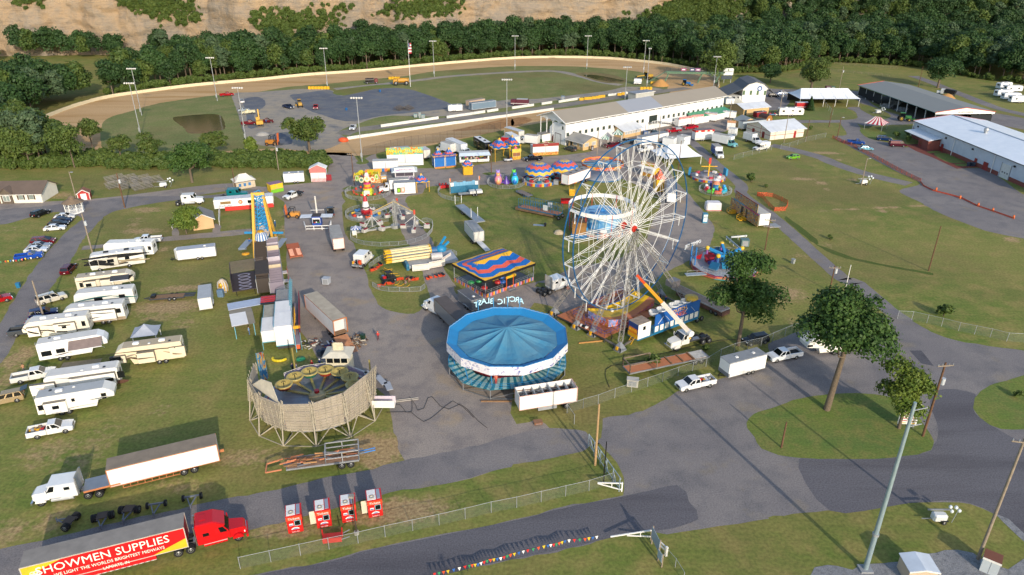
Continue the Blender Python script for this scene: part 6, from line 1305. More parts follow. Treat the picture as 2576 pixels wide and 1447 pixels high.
for k in range(16):
 a=2*pi*k/16;o=pt(t,'sled_car',Rx(-1.0,1.0,-.55,.55,0,.8,mat(['1f6fb0','c0392b','d8d5cc','2a8c8c'][k%4],.35),.15).box(-.6,.5,-.4,.4,.55,.82,Bk),loc=((ARD-4.6)*cos(a),(ARD-4.6)*sin(a),2.2+.25*sin(3*a)),rz=a+pi/2)
 pt(t,'sweep_arm',Br((.6*cos(a),.6*sin(a),2.6),((ARD-4.6)*cos(a),(ARD-4.6)*sin(a),2.4),.12,Dg))
p=lc(t,W('i 470 230',6.6)[0]);B=MB()
LT=mat('bfe6f2',.4)
for i,ch in en('ARCTIC BLAST'):
 a=radians(77+4.05*i);q=Ve((cos(a),sin(a),0))*(ARD+.45)
 if ch!=' ':text(t,ch,1.5,(q.x,q.y,7.2+.25*sin(i*.9)),(pi/2,0,a+pi/2),LT,.05)
for a in(78,90,104,120):a=radians(a);B.bar((cos(a)*ARD,sin(a)*ARD,5.2),(cos(a)*(ARD+.35),sin(a)*(ARD+.35),8.0),.1,mat('2a8cc0'))
pt(t,'letter_frame',B)
t=Th('tub_ride','round ride with tall grey backdrop panels and coloured spinning tubs','ride',(-29.6,90.4,0));GRP=mat('9c9386',.75,0,.4,.5,'756c60');GRF=mat('aea592',.6,0,.3,1.)
def ap(deg,r,z):a=radians(deg);return Ve((r*cos(a),r*sin(a),z))
arcs=[(174,202),(202,228),(228,255),(255,282),(282,310),(310,338),(338,363)]
tops=[(7.0,6.8),(6.8,6.6),(6.6,6.5),(6.5,6.7),(6.7,7.2),(7.2,7.9),(7.9,7.2)]
for(d0,d1),(t0,t1)in zip(arcs,tops):
 lv=[1.7,3.6,5.4,None]
 for j in range(3):
  z0=lv[j]
  if j<2:za,zb=lv[j+1]-.08,lv[j+1]-.08
  else:za,zb=t0+.0,t1
  r0,r1=8.7+.16*z0/2,8.7+.16*za/2
  o=pt(t,'backdrop_panel',Sl(ap(d0+.6,r0,z0),ap(d1-.6,r0,z0),ap(d1-.6,r1,zb),ap(d0+.6,r1,za),.1,GRP));B=MB()
  for i in range(1,5):u=d0+(d1-d0)*i/5;B.bar(ap(u,r0+.08,z0),ap(u,r1+.08,za+(zb-za)*i/5),.07,GRF)
  for i in range(1,4):q=i/4;B.bar(ap(d0+.6,r0+(r1-r0)*q+.07,z0+(za-z0)*q),ap(d1-.6,r0+(r1-r0)*q+.07,z0+(zb-z0)*q),.06,GRF)
  pt(o,'panel_rib',B)
 f_=ap(d0,10.06,0);pt(t,'wall_frame',lat(Br(f_,ap(d0,9.1,6.6),.16,GRF).bar(f_,ap(d0,7.5,.4),.12,GRF).bar(f_,ap((d0+d1)/2,8.9,2.1),.1,GRF).bar(ap(d1,10.06,0),ap((d0+d1)/2,8.9,2.1),.1,GRF).bar(f_,ap(d1,10.06,0),.12,GRF).bar(ap(d0,8.9,2.0),ap(d1,8.9,2.0),.16,GRF).bar(ap(d0,9.0,4.0),ap(d1,9.0,4.0),.12,GRF),ap(d0,9.5,3.4),ap(d0,9.1,7.0),.4,GRF,5,.05))
pt(t,'folded_wing',Sl(ap(205,8.9,6.3),ap(252,8.9,6.3),ap(236,7.6,8.4),ap(218,7.8,8.0),.1,mat('c6bda9',.6,0,.25,.8)))
pt(t,'painted_wing',Sl(ap(172,8.7,3.0),ap(158,8.9,3.0),ap(160,8.9,7.8),ap(172,8.8,8.6),.1,uvm('art',((.2,'143a7a'),(.4,'1f86b8'),(.6,'d8b03a'),(.75,'b83a2a'),(.9,'12203c')),3,3)))
pt(t,'platform',Lt([(8.3,1.3),(8.3,1.5),(7.9,1.6),(.01,1.6)],mat('8b929c',.5,.2,.25,1.),24).lathe([(5,0),(5,1.3)],mat('3a352f',.9),18));pt(t,'red_stripe',Lt([(7.6,1.62),(7.4,1.64)],RED,40))
for k,(a,c1)in en(((40,'caa85a'),(65,'1f6fa0'),(90,'b8452e'),(115,'2a7f6a'),(140,'b09a5a'),(165,'a0522d'),(15,'3c7f9a'),(-10,'9a8a4a'))):
 q=ap(a,5.6,1.9);o=pt(t,'spinning_tub',Lt([(.35,0),(1.0,.4),(1.35,1.0)],mat(c1,.35),16,tu(q)));pt(o,'tub_rim',Lt([(1.35,1.0),(1.4,1.15),(1.15,1.2),(.9,.75),(.01,.7)],mat('b3a05c',.4),16,tu(q)).cyl(q+Zv(.7),q+Zv(1.35),.06,Bk,6).lathe([(.3,1.35),(.36,1.4)],Bk,10,tu(q)))
 pt(t,'sweep_arm',Br((0,0,1.9),q,.35,mat('a99a5e'),.2))
pt(t,'centre_hub',Lt([(1.3,1.6),(1.3,2.1),(.5,2.5),(.01,2.5)],mat('b8a67a'),16).cyl((0,0,2.4),(0,0,2.9),.4,RED,10))
B=MB();CR=mat('d8cfb4',.55);b=ap(80,8.3,0);B.box(b.x-1.9,b.x+1.9,b.y-.6,b.y+2.4,.6,2.9,CR);pt(t,'operator_booth',B);pt(t,'booth_roof',MB().loft([[(b.x+q*x,b.y+.9+q*y,z)for x,y in((-2.3,-1.9),(2.3,-1.9),(2.3,1.9),(-2.3,1.9))]for q,z in((1,4.1),(.5,4.7))],mat('c9c3b2',.6)));pt(t,'booth_glazing',Bx(b.x-1.8,b.x+1.8,b.y-.55,b.y+2.3,2.9,4.1,CR));pt(t,'roof_sign',Rx(b.x-.9,b.x+.9,b.y+.6,b.y+1.0,4.7,6.0,mat('cfc4a4',.6,0,.3),.2))
for k in range(3):pt(t,'window',Bx(b.x-1.65+k*1.15,b.x-.65+k*1.15,b.y-.6,b.y-.54,3.0,4.0,Gl))
for d0,d1 in((92,118),(118,142),(20,44),(44,68)):pt(t,'railing',rail(0,[ap(d0,8.2,1.6),ap(d1,8.2,1.6)],1.1,mat('d8d3cc'),2,.06).slab(ap(d0,8.18,1.75),ap(d1,8.18,1.75),ap(d1,8.18,2.55),ap(d0,8.18,2.55),.02,uvm('art',((.3,'c9c3d6'),(.55,'9a86b4'),(.8,'d6d2da')),6,4)))
for a in(128,22):pt(t,'post',Br(ap(a,8.3,0),ap(a,8.3,6.4),.2,mat('8d8044',.6)))
pt(t,'side_stairs',Bx(8.6,12,-2.0,-.6,1.1,1.3,Wt).box(8.6,12,-2.0,-1.9,1.3,2.3,mat('e6e0d6')).box(8.6,12,-.7,-.6,1.3,2.3,mat('cfc2cc')))
for a,r,l in((60,9.6,2.6),(48,9.9,2.6),(34,10.4,3),(22,10.9,2.4)):pt(t,'ramp_plate',Bx(-l/2,l/2,-.5,.5,.9,1.0,mat('a4a8ae')),loc=ap(a,r,0),rz=radians(a+90))
ZS=[(0.,'e8b22c'),(.18,'1568b8'),(.42,'e0604a'),(.62,'1568b8'),(.9,'e8b22c')]
def zig(a=2.,b=.35):return uvm('zig',tu(ZS),a,b,.55)
def tent(name,label,s,h0,h1,D=None,ridge=0.,a=2.,b=.35,mt=None,post=YEL,valance=None,wall=None,cat='tent',group=None,over=.3):
 """peaked cloth roof on posts. s: two ground points of the near edge"""
 o_,h,L=fab(*W(s)[:2]);D=D or L;t=Th(name,label,cat,o_,h,group);m_=mt or zig(a,b);n=10;B=MB();c=Ve((L/2,D/2,h1));r0,r1=Ve((L/2-ridge/2,D/2,h1)),Ve((L/2+ridge/2,D/2,h1));o=over
 k=[Ve((-o,-o,h0)),Ve((L+o,-o,h0)),Ve((L+o,D+o,h0)),Ve((-o,D+o,h0))]
 for e,(p,q,ta,tb)in en(((k[0],k[1],r0,r1),(k[1],k[2],r1,r1),(k[2],k[3],r1,r0),(k[3],k[0],r0,r0))):
  for i in range(n):
   u0,u1=i/n,(i+1)/n
   for j in range(5):
    v0,v1=j/5,(j+1)/5;sag=lambda v:-.12*(h1-h0)*sin(pi*v)
    def f(u,v):w_=p.lerp(q,u).lerp(ta.lerp(tb,u),v);return w_+Zv(sag(v))
    B.add([f(u0,v0),f(u1,v0),f(u1,v1),f(u0,v1)],[(0,1,2,3)],m_,[[(u0,v0),(u1,v0),(u1,v1),(u0,v1)]])
 pt(t,'canopy',B)
 if post is not None:
  for x,y in((0,0),(L,0),(L,D),(0,D)):pt(t,'post',Br((x,y,0),(x,y,h0),.12,post))
 if valance:
  B=MB()
  for p,q in zip(k,k[1:]+k[:1]):B.slab(q-Zv(.55),p-Zv(.55),p,q,.03,valance,[(0,0),(8,0),(8,1),(0,1)])
  pt(t,'valance',B)
 if wall:pt(t,'side_curtain',Bx(.05,L-.05,.05,D-.05,.1,h0-.3,mat(wall,.7,0,.2,.8)))
 return t,L,D
CHK=uvm('strip',((0.,'1c1a18'),(.3,'e8e0c8'),(.6,'c9a23a')),2.)
t,L,D=tent('bumper_pavilion','large game pavilion roofed in blue, coral and yellow zigzags','12 2215 222;22 205 52',4.0,5.6,10.5,9,3.,.22,post=Gy,valance=CHK)
pt(t,'floor',Bx(0,L,0,D,0,.5,mat('2c2e33')).box(.3,L-.3,.3,D-.3,.5,.52,mat('3a3d44',.4,.3)))
QT=uvm('strip',((0.,'c94a3a'),(.25,'e0a83a'),(.5,'3f74b0'),(.75,'c98aa0')),1.)
pt(t,'patterned_skirt',Sl((0,-.03,0),(L,-.03,0),(L,-.03,.75),(0,-.03,.75),.05,QT,[(0,0),(8,0),(8,1),(0,1)]).slab((-.03,D,0),(-.03,0,0),(-.03,0,.75),(-.03,D,.75),.05,QT,[(0,0),(7,0),(7,1),(0,1)]))
pt(t,'railing',rail(0,[(0,D,.5),(0,0,.5),(L*.35,0,.5)],1.1,Gv,3,.04));pt(t,'railing',rail(0,[(L*.62,0,.5),(L,0,.5),(L,D,.5)],1.1,Gv,3,.04));pt(t,'entry_arch',Br((L*.42,-.1,.5),(L*.42,-.1,3),.12,ORANGE).bar((L*.56,-.1,.5),(L*.56,-.1,3),.12,ORANGE).box(L*.41,L*.57,-.15,-.05,2.6,3.1,YEL));pt(t,'stairs',Bx(L*.42,L*.56,-1.4,0,.1,.2,St).box(L*.42,L*.56,-.8,0,.2,.4,St))
for i in range(12):pt(t,'bumper_car',Lt([(.7,.5),(.75,.7),(.5,.95),(.01,.95)],mat(['b03030','3060b0','c0a030','308a50'][i%4],.3),12,(R.uniform(1.2,L-1.2),R.uniform(1.5,D-1.2),.05)))
tent('game_tent','zigzag topped tent on a bare yellow frame beside the white game trailer','a 1130 1250 1375 1225',3.0,5.2)
t,L,D=tent('ticket_tent','yellow curtained booth with a zigzag top on the upper lane','a 2050 905 2240 895',2.9,5.0,wall='d6a012',post=None)
for i,(s,lb)in en((('a 1480 760 1680 742','left blue curtained game tent lettered BREAK A BOTTLE'),('a 1700 742 1900 722','right blue curtained game tent lettered BREAK A BOTTLE'))):
 t,L,D=tent('game_tent',lb,s,3.4,6.0,wall='1668b4',post=Wt)
 pt(t,'signboard',Bx(0,L,-.5,-.42,3.3,4.4,mat('1d3f8a')));text(t,'BREAK A BOTTLE',.66,(L/2,-.53,3.85),(pi/2,0,0),mat('e8a83a',.4),.02,sx=.82);pt(t,'counter',Bx(0,L,-.6,.05,0,.35,mat('c9843a',.6)))
tent('game_tent','left of the two joined zigzag tents in front of the red truck','b 400 640 690 610',4.2,7.2,6);tent('game_tent','right of the two joined zigzag tents beside the yellow booth','b 700 570 900 550',4.2,7.2,6)
tent('game_tent','flame topped tent with a yellow curtain seen through the wheel','d 1600 650 1760 640',4.0,6.6,mt=uvm('art',((.3,'d8502a'),(.6,'e0642c'),(.8,'7a78a0')),4,4),wall='e0a81a',post=None)
STRG=uvm('strip',((0.,'e6e6e2'),(.5,'2c7f5f')),3.);STRR=uvm('strip',((0.,'e8e4e0'),(.5,'b82a36')),4.)
tent('striped_canopy','left green and white striped canopy at the maroon pickup','c 10 920 150 930',2.6,4.2,mt=STRG,post=Wt);tent('striped_canopy','right green and white striped canopy behind the maroon pickup','c 240 850 420 860',3.0,4.8,mt=STRG,post=Wt)
tent('striped_tent','red and white striped tent on the lawn left of the large hall','30 925 1250 1090 1275',2.5,4.8,7,2,mt=STRR,post=Gv)
MQ=mat('e2e5e8',.5,0,.1,.4)
t,L,D=tent('marquee','large white marquee with a black walled underside','30 300 1030 870 1030',3.4,6.6,15,21,mt=MQ,post=Wt)
pt(t,'back_wall',Bx(0,L,D-.1,D,0,3.2,mat('26282b',.8)))
for i in range(1,5):pt(t,'post',Br((L*i/5,0,0),(L*i/5,0,3.4),.14,Wt));pt(t,'roof_seam',Br((L*i/5,-.3,3.46),(L*i/5,D/2,6.45),.07,mat('c4c9ce',.6)))
tent('marquee','wide white peaked marquee beside the utility pole, behind the wheel','c 1300 1330 1990 1275',2.7,5.6,11,6,mt=MQ,post=Wt)
tent('marquee','left peak of the white double marquee behind the wheel rim','c 1110 1260 1560 1290',2.7,5.0,9,1,mt=MQ,post=Wt)
t,L,D=tent('canopy_tent','beige party tent with blue arched windows by the lane','01 2285 510 2470 478',2.3,4.0,4,2,mt=mat('d8d2c6',.6),post=None,wall='c2b39a')
for x in(L*.2,L*.45,L*.7):pt(t,'arched_window',Bx(x-.35,x+.35,-.02,.06,.8,1.7,mat('3f74a8',.4)))
t,L,D=tent('canopy_tent','grey peaked canopy behind the lone tan camper','02 1300 690 1520 665',1.9,3.4,3.4,mt=mat('a3a9b4',.7),post=Wt)
t,L,D=tent('sun_umbrella','blue and white parasol at the spinner gate','o 120 395 250 390',2.5,3.2,mt=STRG if 0 else uvm('strip',((0.,'e6e6e6'),(.5,'2a4fa0')),3.),post=None,cat='umbrella');pt(t,'pole',Br((L/2,D/2,0),(L/2,D/2,3.2),.06,Wt))
DOME=[(0.,'1d6fc0'),(.12,'e0b23a'),(.3,'1d6fc0'),(.48,'e0604a'),(.68,'1d6fc0'),(.82,'e0b23a')]
DM=uvm('zig',tu(DOME),12.,.22,.5)
FENCE_C=uvm('strip',((0.,'c0392b'),(.25,'e0b030'),(.5,'2f6fb0'),(.75,'6a4a8a')),12.)
for s,lb in(('b 1265 1030','left dome ride with a zigzag patterned round top'),('b 1765 975','right dome ride half behind the white semi trailer')):
 p=W(s)[0];t=Th('dome_ride',lb,'ride',p,0,'dome topped kiddie rides');r=4.4
 pt(t,'dome',Lt([(r*cos(q*pi/14),2.9+3.0*sin(q*pi/14))for q in range(8)],DM,36,uv=True));pt(t,'deck',Lt([(r+.6,0),(r+.6,.5),(.01,.5)],mat('a8a6a4',.6),28));pt(t,'patterned_fence',Lt([(r+.8,0),(r+.8,.9)],FENCE_C,28,uv=True));pt(t,'column',Cy((0,0,.5),(0,0,5.5),.35,mat('c9c2b4'),10))
 for k in range(8):a=k*pi/4;pt(t,'kiddie_car',Rx(-.7,.7,-.4,.4,0,.7,mat(['2f6f8a','b03a3a'][k%2],.35),.15),loc=(3.2*cos(a),3.2*sin(a),.6),rz=a+pi/2);pt(t,'spoke',Br((0,0,1.3),(3.2*cos(a),3.2*sin(a),.9),.1,Wt))
p=W('b 620 1060')[0];t=Th('animal_ride','kiddie ride with purple, pink, green and blue seated animal cars','ride',p);pt(t,'spider_base',Lt([(1.0,0),(.9,.5),(.3,1.6),(.15,2.2),(.01,2.3)],mat('5a3f9a',.35),12))
for k,(a,c1,c2)in en(((150,'8a6ac0','9a84d0'),(215,'e08a9a','e6a070'),(40,'3fae4a','63c04a'),(-30,'38b8d8','2a6fc0'))):
 a=radians(a);x,y=2.9*cos(a),2.7*sin(a);o=pt(t,'animal_car',MB().ball((x,y,1.5),(1.1,1.1,1.5),mat(c1,.25),12,8));pt(o,'head',MB().ball((x,y,3.1),(.6,.6,.6),mat(c2,.25),10,7).ball((x-.4,y,3.6),.2,mat(c2,.25)).ball((x+.4,y,3.6),.2,mat(c2,.25)));pt(o,'belly',MB().ball((x,y-.35,1.3),(.8,.9,1.0),mat(c2,.25),10,7));pt(t,'arm',Br((0,0,.6),(x,y,.5),.25,mat('5a3f9a',.4)))
p=W('d 530 330')[0];t=Th('carousel','open topped carousel with an orange rounding board and horses','carousel',p);r=6.2
pt(t,'platform',Lt([(r,0),(r,.4),(.01,.4)],mat('8a8f98',.6),28));pt(t,'kick_board',Lt([(r+.05,.05),(r+.05,.4)],mat('2a5f8c'),28));pt(t,'sweep_frame',Lt([(r-.2,3.9),(r+.1,4.0),(r+.1,3.8)],mat('2f7fb0'),28))
for k in range(14):a=2*pi*k/14;pt(t,'rounding_board',Sl(ap(a*57.3-12.5,r+.1,3.6),ap(a*57.3+12.5,r+.1,3.6),ap(a*57.3+12.5,r+.25,4.5),ap(a*57.3-12.5,r+.25,4.5),.06,mat('d8641f')if k%3 else mat('e0a030')));pt(t,'sweep',Br((0,0,4.2),ap(a*57.3,r,4.0),.14,mat('2f7fb0')));
p=W('p 650 1447')[0]+Ve((0,1.2,0));t=Th('lollipop_swing','kiddie chair swing crowned with spiral lollipop discs','ride',p)
pt(t,'tower',Lt([(1.3,.4),(1.3,1.6),(.95,2.2),(1.1,3.4),(.95,4.4)],uvm('rings',((0.,'d8d23a'),(.3,'e05a2a'),(.5,'e0b23a'),(.65,'d84a8a'),(.8,'e08a2a')),rough=.4),18,uv=True));pt(t,'cone_top',Lt([(.7,4.4),(.8,5.2),(.4,6.0),(.1,6.9),(.01,7.0)],uvm('rings',((0.,'d87ab0'),(.3,'e8e4e0'),(.55,'d84a3a'),(.75,'e8e4e0')),rough=.4),16,uv=True));pt(t,'base',Bx(-1.4,1.4,-1.4,1.4,0,.9,mat('b8c83a')).rbox(-.9,.9,-1.7,-1.4,.2,1.4,mat('d8d8d0',.4),.2))
for k in range(14):
 a=2*pi*k/14;q=Ve((3.4*cos(a),3.4*sin(a),5.0+.35*(k%2)));rg=uvm('rings',((0.,'d8d03a'),(.2,['e06a4a','8ac03a','5a7f6a','e0902a'][k%4]),(.5,'e8d8b0'),(.75,['e06a4a','8ac03a','5a7f6a','e0902a'][k%4])),rough=.4)
 B=MB();B.lathe([(.85,-.08),(.85,.08),(.6,.1),(.01,.1)],rg,16,uv=True).lathe([(.01,-.1),(.85,-.08)],rg,16);pt(t,'lollipop',B,loc=q,rot=(pi/2-.3,0,a+pi/2));pt(t,'lollipop_arm',Br((.8*cos(a),.8*sin(a),3.9),q,.16,mat('e07a2a',.4)))
 pt(t,'chair',Bx(-.3,.3,-.25,.25,.5,.6,mat('d8452a')).box(-.3,.3,.2,.3,.5,1.0,mat('d8452a')).bar((-.25,0,1),(0,0,4.4),.025,St),loc=(3.9*cos(a),3.9*sin(a),.2),rz=a-pi/2)
p=W('11 1050 775')[0]+Ve((0,2.2,0));t=Th('rocket_ride','kiddie ride with a red and white checked rocket and small cars','ride',p)
pt(t,'rocket',Lt([(1.3,.4),(1.3,1.4),(.8,1.5),(.95,2.2),(.7,3.4),(.3,5.2),(.02,5.8)],uvm('rings',((0.,'b8202a'),(.35,'e8e4e0'),(.45,'3a3a3c'),(.52,'e8e4e0'),(.7,'c0303a'),(.85,'e8e4e0')),rough=.4),14,uv=True));pt(t,'deck',Lt([(4.6,0),(4.6,.25),(.01,.25)],mat('8a8c8a',.6),20))
for k in range(10):a=2*pi*k/10;pt(t,'kiddie_car',Rx(-.75,.75,-.4,.4,0,.6,mat(['d8b02a','c8402a','d8d4d0','c85a2a','3a6fa8'][k%5],.35),.18).box(-.3,.3,-.3,.3,.45,.62,Bk),loc=(3.4*cos(a),3.4*sin(a),.35),rz=a+pi/2);pt(t,'arm',Br((0,0,.8),(3.4*cos(a),3.4*sin(a),.6),.1,Gy))
SV=mat('a9aaa8',.45,.3,.2);p=W('o 830 240')[0]+Ve((-.5,1.5,0));t=Th('scrambler','silver spinner ride with three arms of tub seats and red lamps','ride',p,.3);pt(t,'mast',lat(0,(0,0,0),(0,0,7.4),.7,SV,8,.06,.5));pt(t,'centre_base',Cy((0,0,0),(0,0,.8),1.1,SV,12))
for k,a in en((radians(195),radians(315),radians(75))):
 e=Ve((6.0*cos(a),6.0*sin(a),4.2));pt(t,'arm',lat(0,(0,0,6.2),e+Zv(.6),.35,SV,8,.05));pt(t,'arm_light',Br((0,0,6.9),e+Zv(1.0),.1,mat('d8b86a',.4)));pt(t,'spindle',Cy(e-Zv(2.8),e+Zv(.4),.22,SV,8));pt(t,'lamp',Cy(e+Zv(.4),e+Zv(1.5),.28,mat('c8503a',.4),10))
 for j in range(4):
  b=a+j*pi/2+.5;c=e+Ve((2.9*cos(b),2.9*sin(b),-3.1));pt(t,'seat_arm',Br(e,c+Zv(.7),.07,Wt).bar(e-Zv(2.6),c+Zv(.2),.12,SV))
  o=pt(t,'tub_seat',Rx(-.75,.75,-.55,.55,0,.85,mat('c2bfb8',.4,.2),.15),loc=c,rz=b);pt(o,'seat_back',Bx(-.6,.6,.05,.5,.6,1.05,mat('7c2226')))
pt(t,'drive_beam',Br((-1,0,.4),(-10,-1.6,.4),.4,SV));pt(t,'control_box',Bx(-10.8,-9.8,-2.3,-1.3,0,1.1,Wt))
p=W('o 960 860')[0];a_,b_=W('o 690 830 1130 770');o_,h,L=fab(a_,b_);t=Th('folded_swing','folded chair swing lying as a bundle of cream and yellow arms on a blue base','ride',o_,h);CRM=mat('e0cfa0',.5,0,.15);L=9.5
for i in range(12):
 a=2*pi*i/12;y,z=1.5*cos(a),2.4+1.25*sin(a);o=pt(t,'folded_arm',Br((.8,y,z),(L,y*.9,z),.5,CRM,.32));pt(o,'arm_tip',Br((-.5,y*1.1,z),(.8,y,z),.34,mat('d8a81f',.45),.36).bar((L-.2,y*.9,z),(L+.2,y*.9,z),.5,mat('d8a81f',.45)))
pt(t,'core',Cy((0,0,2.4),(L+2.5,0,2.4),.8,mat('2f5f8c'),12));pt(t,'blue_head',Lt([(1.2,0),(1.3,.6),(.6,1.2),(.01,1.3)],mat('1f7fae'),12,(L+2.6,0,2.2)).bar((L+2,.6,2.4),(L+4.2,1.8,4.6),.4,mat('1f86b8')).bar((L+2.4,0,2.4),(L+4.6,.6,3.8),.4,mat('1f86b8')));pt(t,'motor_cover',Cy((L-.2,-2.2,1.9),(L+2.2,-2.4,1.9),.85,mat('b8b4b4'),12));pt(t,'base_platform',Bx(3.6,L+5.5,-3.8,2.0,.5,1.1,mat('9aa0a8')).box(3.4,4.0,-3.8,1,.1,1.5,mat('2a6f92')))
for k,(x,y,r_)in en(((4.4,-4.8,-.1),(8.2,-4.6,.12),(11.4,-3.4,.75))):o=pt(t,'fence_panel',Bx(0,3.7,-.06,.06,.25,1.75,mat('dcd6cc')),loc=(x,y,0),rz=r_);pt(o,'panel_trim',Bx(.3,3.4,-.08,-.06,.45,.5,mat('c8703a')).box(.3,3.4,-.08,-.06,1.5,1.55,mat('c8703a')))
SEATS='575 815 530 850 490 880 455 895 430 905 845 1050 915 1040 1000 1035 1060 1050 1100 1050 1150 1045 620 1130 550 1150 710 1115 765 1110 1330 1035 1375 1015 1465 1003 1530 990 1575 985'.split()
seat=None
for i in range(0,len(SEATS),2):
 x,y=float(SEATS[i]),float(SEATS[i+1]);q=W('o %f %f'%(x,y))[0];lb='orange swing seat lying on the ground around the folded swing ride'
 if seat is None:
  seat=Th('orange_chair',lb,'chair',q,1,'orange swing seats laid out on the grass');pt(seat,'shell',MB().loft([[(-.35,-.3,.05),(.35,-.3,.05),(.35,.3,.05),(-.35,.3,.05)],[(-.4,-.35,.35),(.4,-.35,.35),(.4,.45,.75),(-.4,.45,.75)]],mat('c8482a'),top=Bk));pt(seat,'chain',Br((-.4,-.3,.3),(-.9,-.6,.05),.03,St).bar((.4,-.3,.3),(.9,-.6,.05),.03,St))
 else:copy_thing(seat,q,R.uniform(0,6))
for i,pts in en((((625,850),(690,880),(760,870)),((615,880),(690,905),(750,890)),((595,915),(660,915),(720,905)),((730,945),(790,940),(850,945)),((805,980),(850,978),(875,970)),((795,1130),(860,1110),(880,1070)),((830,1145),(900,1140),(960,1100)),((900,1160),(990,1160),(1040,1120)))):solo('yellow_pole',MB().tube([gp(1380+x/4.0205,860+y/4.0205,.15)for x,y in pts],.07,YEL,5),'bent yellow pole lying on the grass beside the folded swing ride','pole',group='bent yellow poles')
A_,B2,C2,D3=W('f 590 1450 975 1210 1005 1010 600 1200');o_=(A_+B2+C2+D3)/4;t=Th('swing_ship','tall yellow gantry ride with a blue lattice arm and a gold headed ship','ride',o_);hT=HT('f 600 1380 545 170')[1];T0,T1=[lc(t,q)for q in W('f 545 180 745 170',hT)];YG=mat('d9ab48',.5,0,.2,1.,'c8882f')
for q,e in((A_,T0),(B2,T1),(C2,T1),(D3,T0)):pt(t,'gantry_leg',Br(lc(t,q),e,.5,YG))
pt(t,'top_beam',Br(T0+(T0-T1)*.15,T1+(T1-T0)*.15,.6,YG))
m_=(T0+T1)/2;pt(t,'lattice_arm',lat(0,m_,(.0,-1.0,4.5),1.7,mat('2f8fc8',.45),9,.12,2.2));dv=Ve((A_.x+B2.x-C2.x-D3.x,A_.y+B2.y-C2.y-D3.y,0)).normalized();sv=Ve((-dv.y,dv.x,0))
pt(t,'ship_hull',MB().loft([[Zv(z+zz)+dv*u+sv*q for q,z in((-w,3.4),(-w*.6,2.0),(w*.6,2.0),(w,3.4))]for u,w,zz in((-5.5,.8,1.6),(-3,1.5,.4),(0,1.7,0),(3,1.5,.4),(5.5,.8,1.6))],mat('2a7fb0',.45)))
for i in range(9):u=-4+i;pt(t,'seat_row',Br(dv*u-sv*1.4+Zv(3.6+.04*u*u),dv*u+sv*1.4+Zv(3.6+.04*u*u),.5,mat('d8b890' if i%2 else 'c9c3bc',.5),.4))
pt(t,'ship_prow',MB().ball(dv*6.0+Zv(5.2),(1.0,.8,1.2),mat('c8962c',.35,.5),12,8).lathe([(.6,5.9),(1.3,5.4),(1.5,4.2)],uvm('strip',((0.,'d8dce0'),(.5,'3f6fa8')),14.),20,tu(dv*6.2),uv=True));pt(t,'boarding_stairs',Bx(3.2,4.6,-3,2.5,.9,1.05,mat('8f9aa8')).box(-4.8,-3.2,-4,1.5,.9,1.05,mat('8f9aa8')));pt(t,'cross_beam',Br((-4.5,.5,3.2),(4.5,.5,3.2),.4,mat('2f8fc8',.45)))
p=W('g 48 548')[0];t=Th('statue_head','gold and blue striped pharaoh head standing on the grass','statue',p);pt(t,'headdress',Lt([(1.0,0),(1.15,1.0),(.95,2.0),(.3,2.6),(.01,2.6)],uvm('strip',((0.,'c9a04a'),(.5,'c9d0d6')),12.),20,uv=True));pt(t,'face',MB().ball((0,-.75,1.4),(.5,.45,.75),mat('c8962c',.35,.4),10,8));pt(t,'stand',Bx(-1,1,-1.1,-.9,0,.3,Gy))
solo('blue_bin',Rx(-.6,.6,-.45,.45,0,1.5,mat('5f7a96'),.1),'grey blue tall bin beside the pharaoh head','bin',W('g 15 625')[0])
t=trailer('ride_trailer','*g 575 60 612 640','dark open ride trailer with a tarpaulin rear behind the fold out stage',H=4.2,z0=1.1,color='3f3834',rc='3a332f',open_top=True,gear=False);pt(t,'tarpaulin',Bx(2.5,9.5,-1.35,1.35,3.9,4.3,mat('40362f',.8,0,.3)));B=MB()
for i in range(22):B.box(-9+i*.5,-8.9+i*.5,-1.2,1.2,2.8+.2*(i%2),2.95+.2*(i%2),mat('5f5448',.8))
pt(t,'ride_parts',B)['kind']='stuff'
t=trailer('ride_trailer','*g 715 20 790 640','grey purple funhouse trailer with stair balconies at the midway edge',H=3.4,z0=1.0,wd_=2.8,color='857c88',rc='8f8793',open_top=True,gear=False)
for i in range(5):pt(t,'room_divider',Bx(-9+i*3.2,-8.8+i*3.2,-1.3,1.3,1.2,3.6+.5*(i%2),mat(['b9b0b8','c9b89a','6a6270'][i%3],.6)))
for x in(2,6.5):pt(t,'red_balcony',rail(Bx(x,x+1.4,1.42,2.4,1.0,1.1,mat('cfc8c4',.6)),[(x,2.4,1.1),(x+1.4,2.4,1.1)],1.0,RED,3,.06))
o_,h,L=fab(*W('g 190 640 520 590'));t=Th('stage_wing','dark fold out stage floor with five oval rings and a slatted awning','stage',o_,h);pt(t,'floor',Bx(0,L,0,9,1.2,1.35,mat('40373a',.7,0,.3,1.)))
for i in range(5):pt(t,'oval_ring',Lt([(.36,1.36),(.36,1.4),(.26,1.4),(.26,1.36)],mat('8a8aa0'),20),loc=(L*.52,.9+i*1.65,0)).scale=(L*.75,1.9,1)
pt(t,'end_wall',Bx(-.1,0,0,9,1.2,4.0,mat('3a3034',.7)))
for i in range(14):pt(t,'awning_slat',Br((0,9-i*.42,4.0-.02*i),(L+2,9.3-i*.42,4.0),.07,mat('6a5f58',.6)))
for x in(.6,L-.6):pt(t,'leg',Br((x,.2,0),(x,.2,1.2),.12,Bk))
o_,h,L=fab(*W('g 590 1345 1060 1285'));t=Th('funhouse','white panelled funhouse with teal frames and a red gallery along the midway','funhouse',o_,h);t.scale=(.66,1.2,1);TF=mat('6aa9b8');WP=mat('e3e0dc',.5,0,.12,.7)
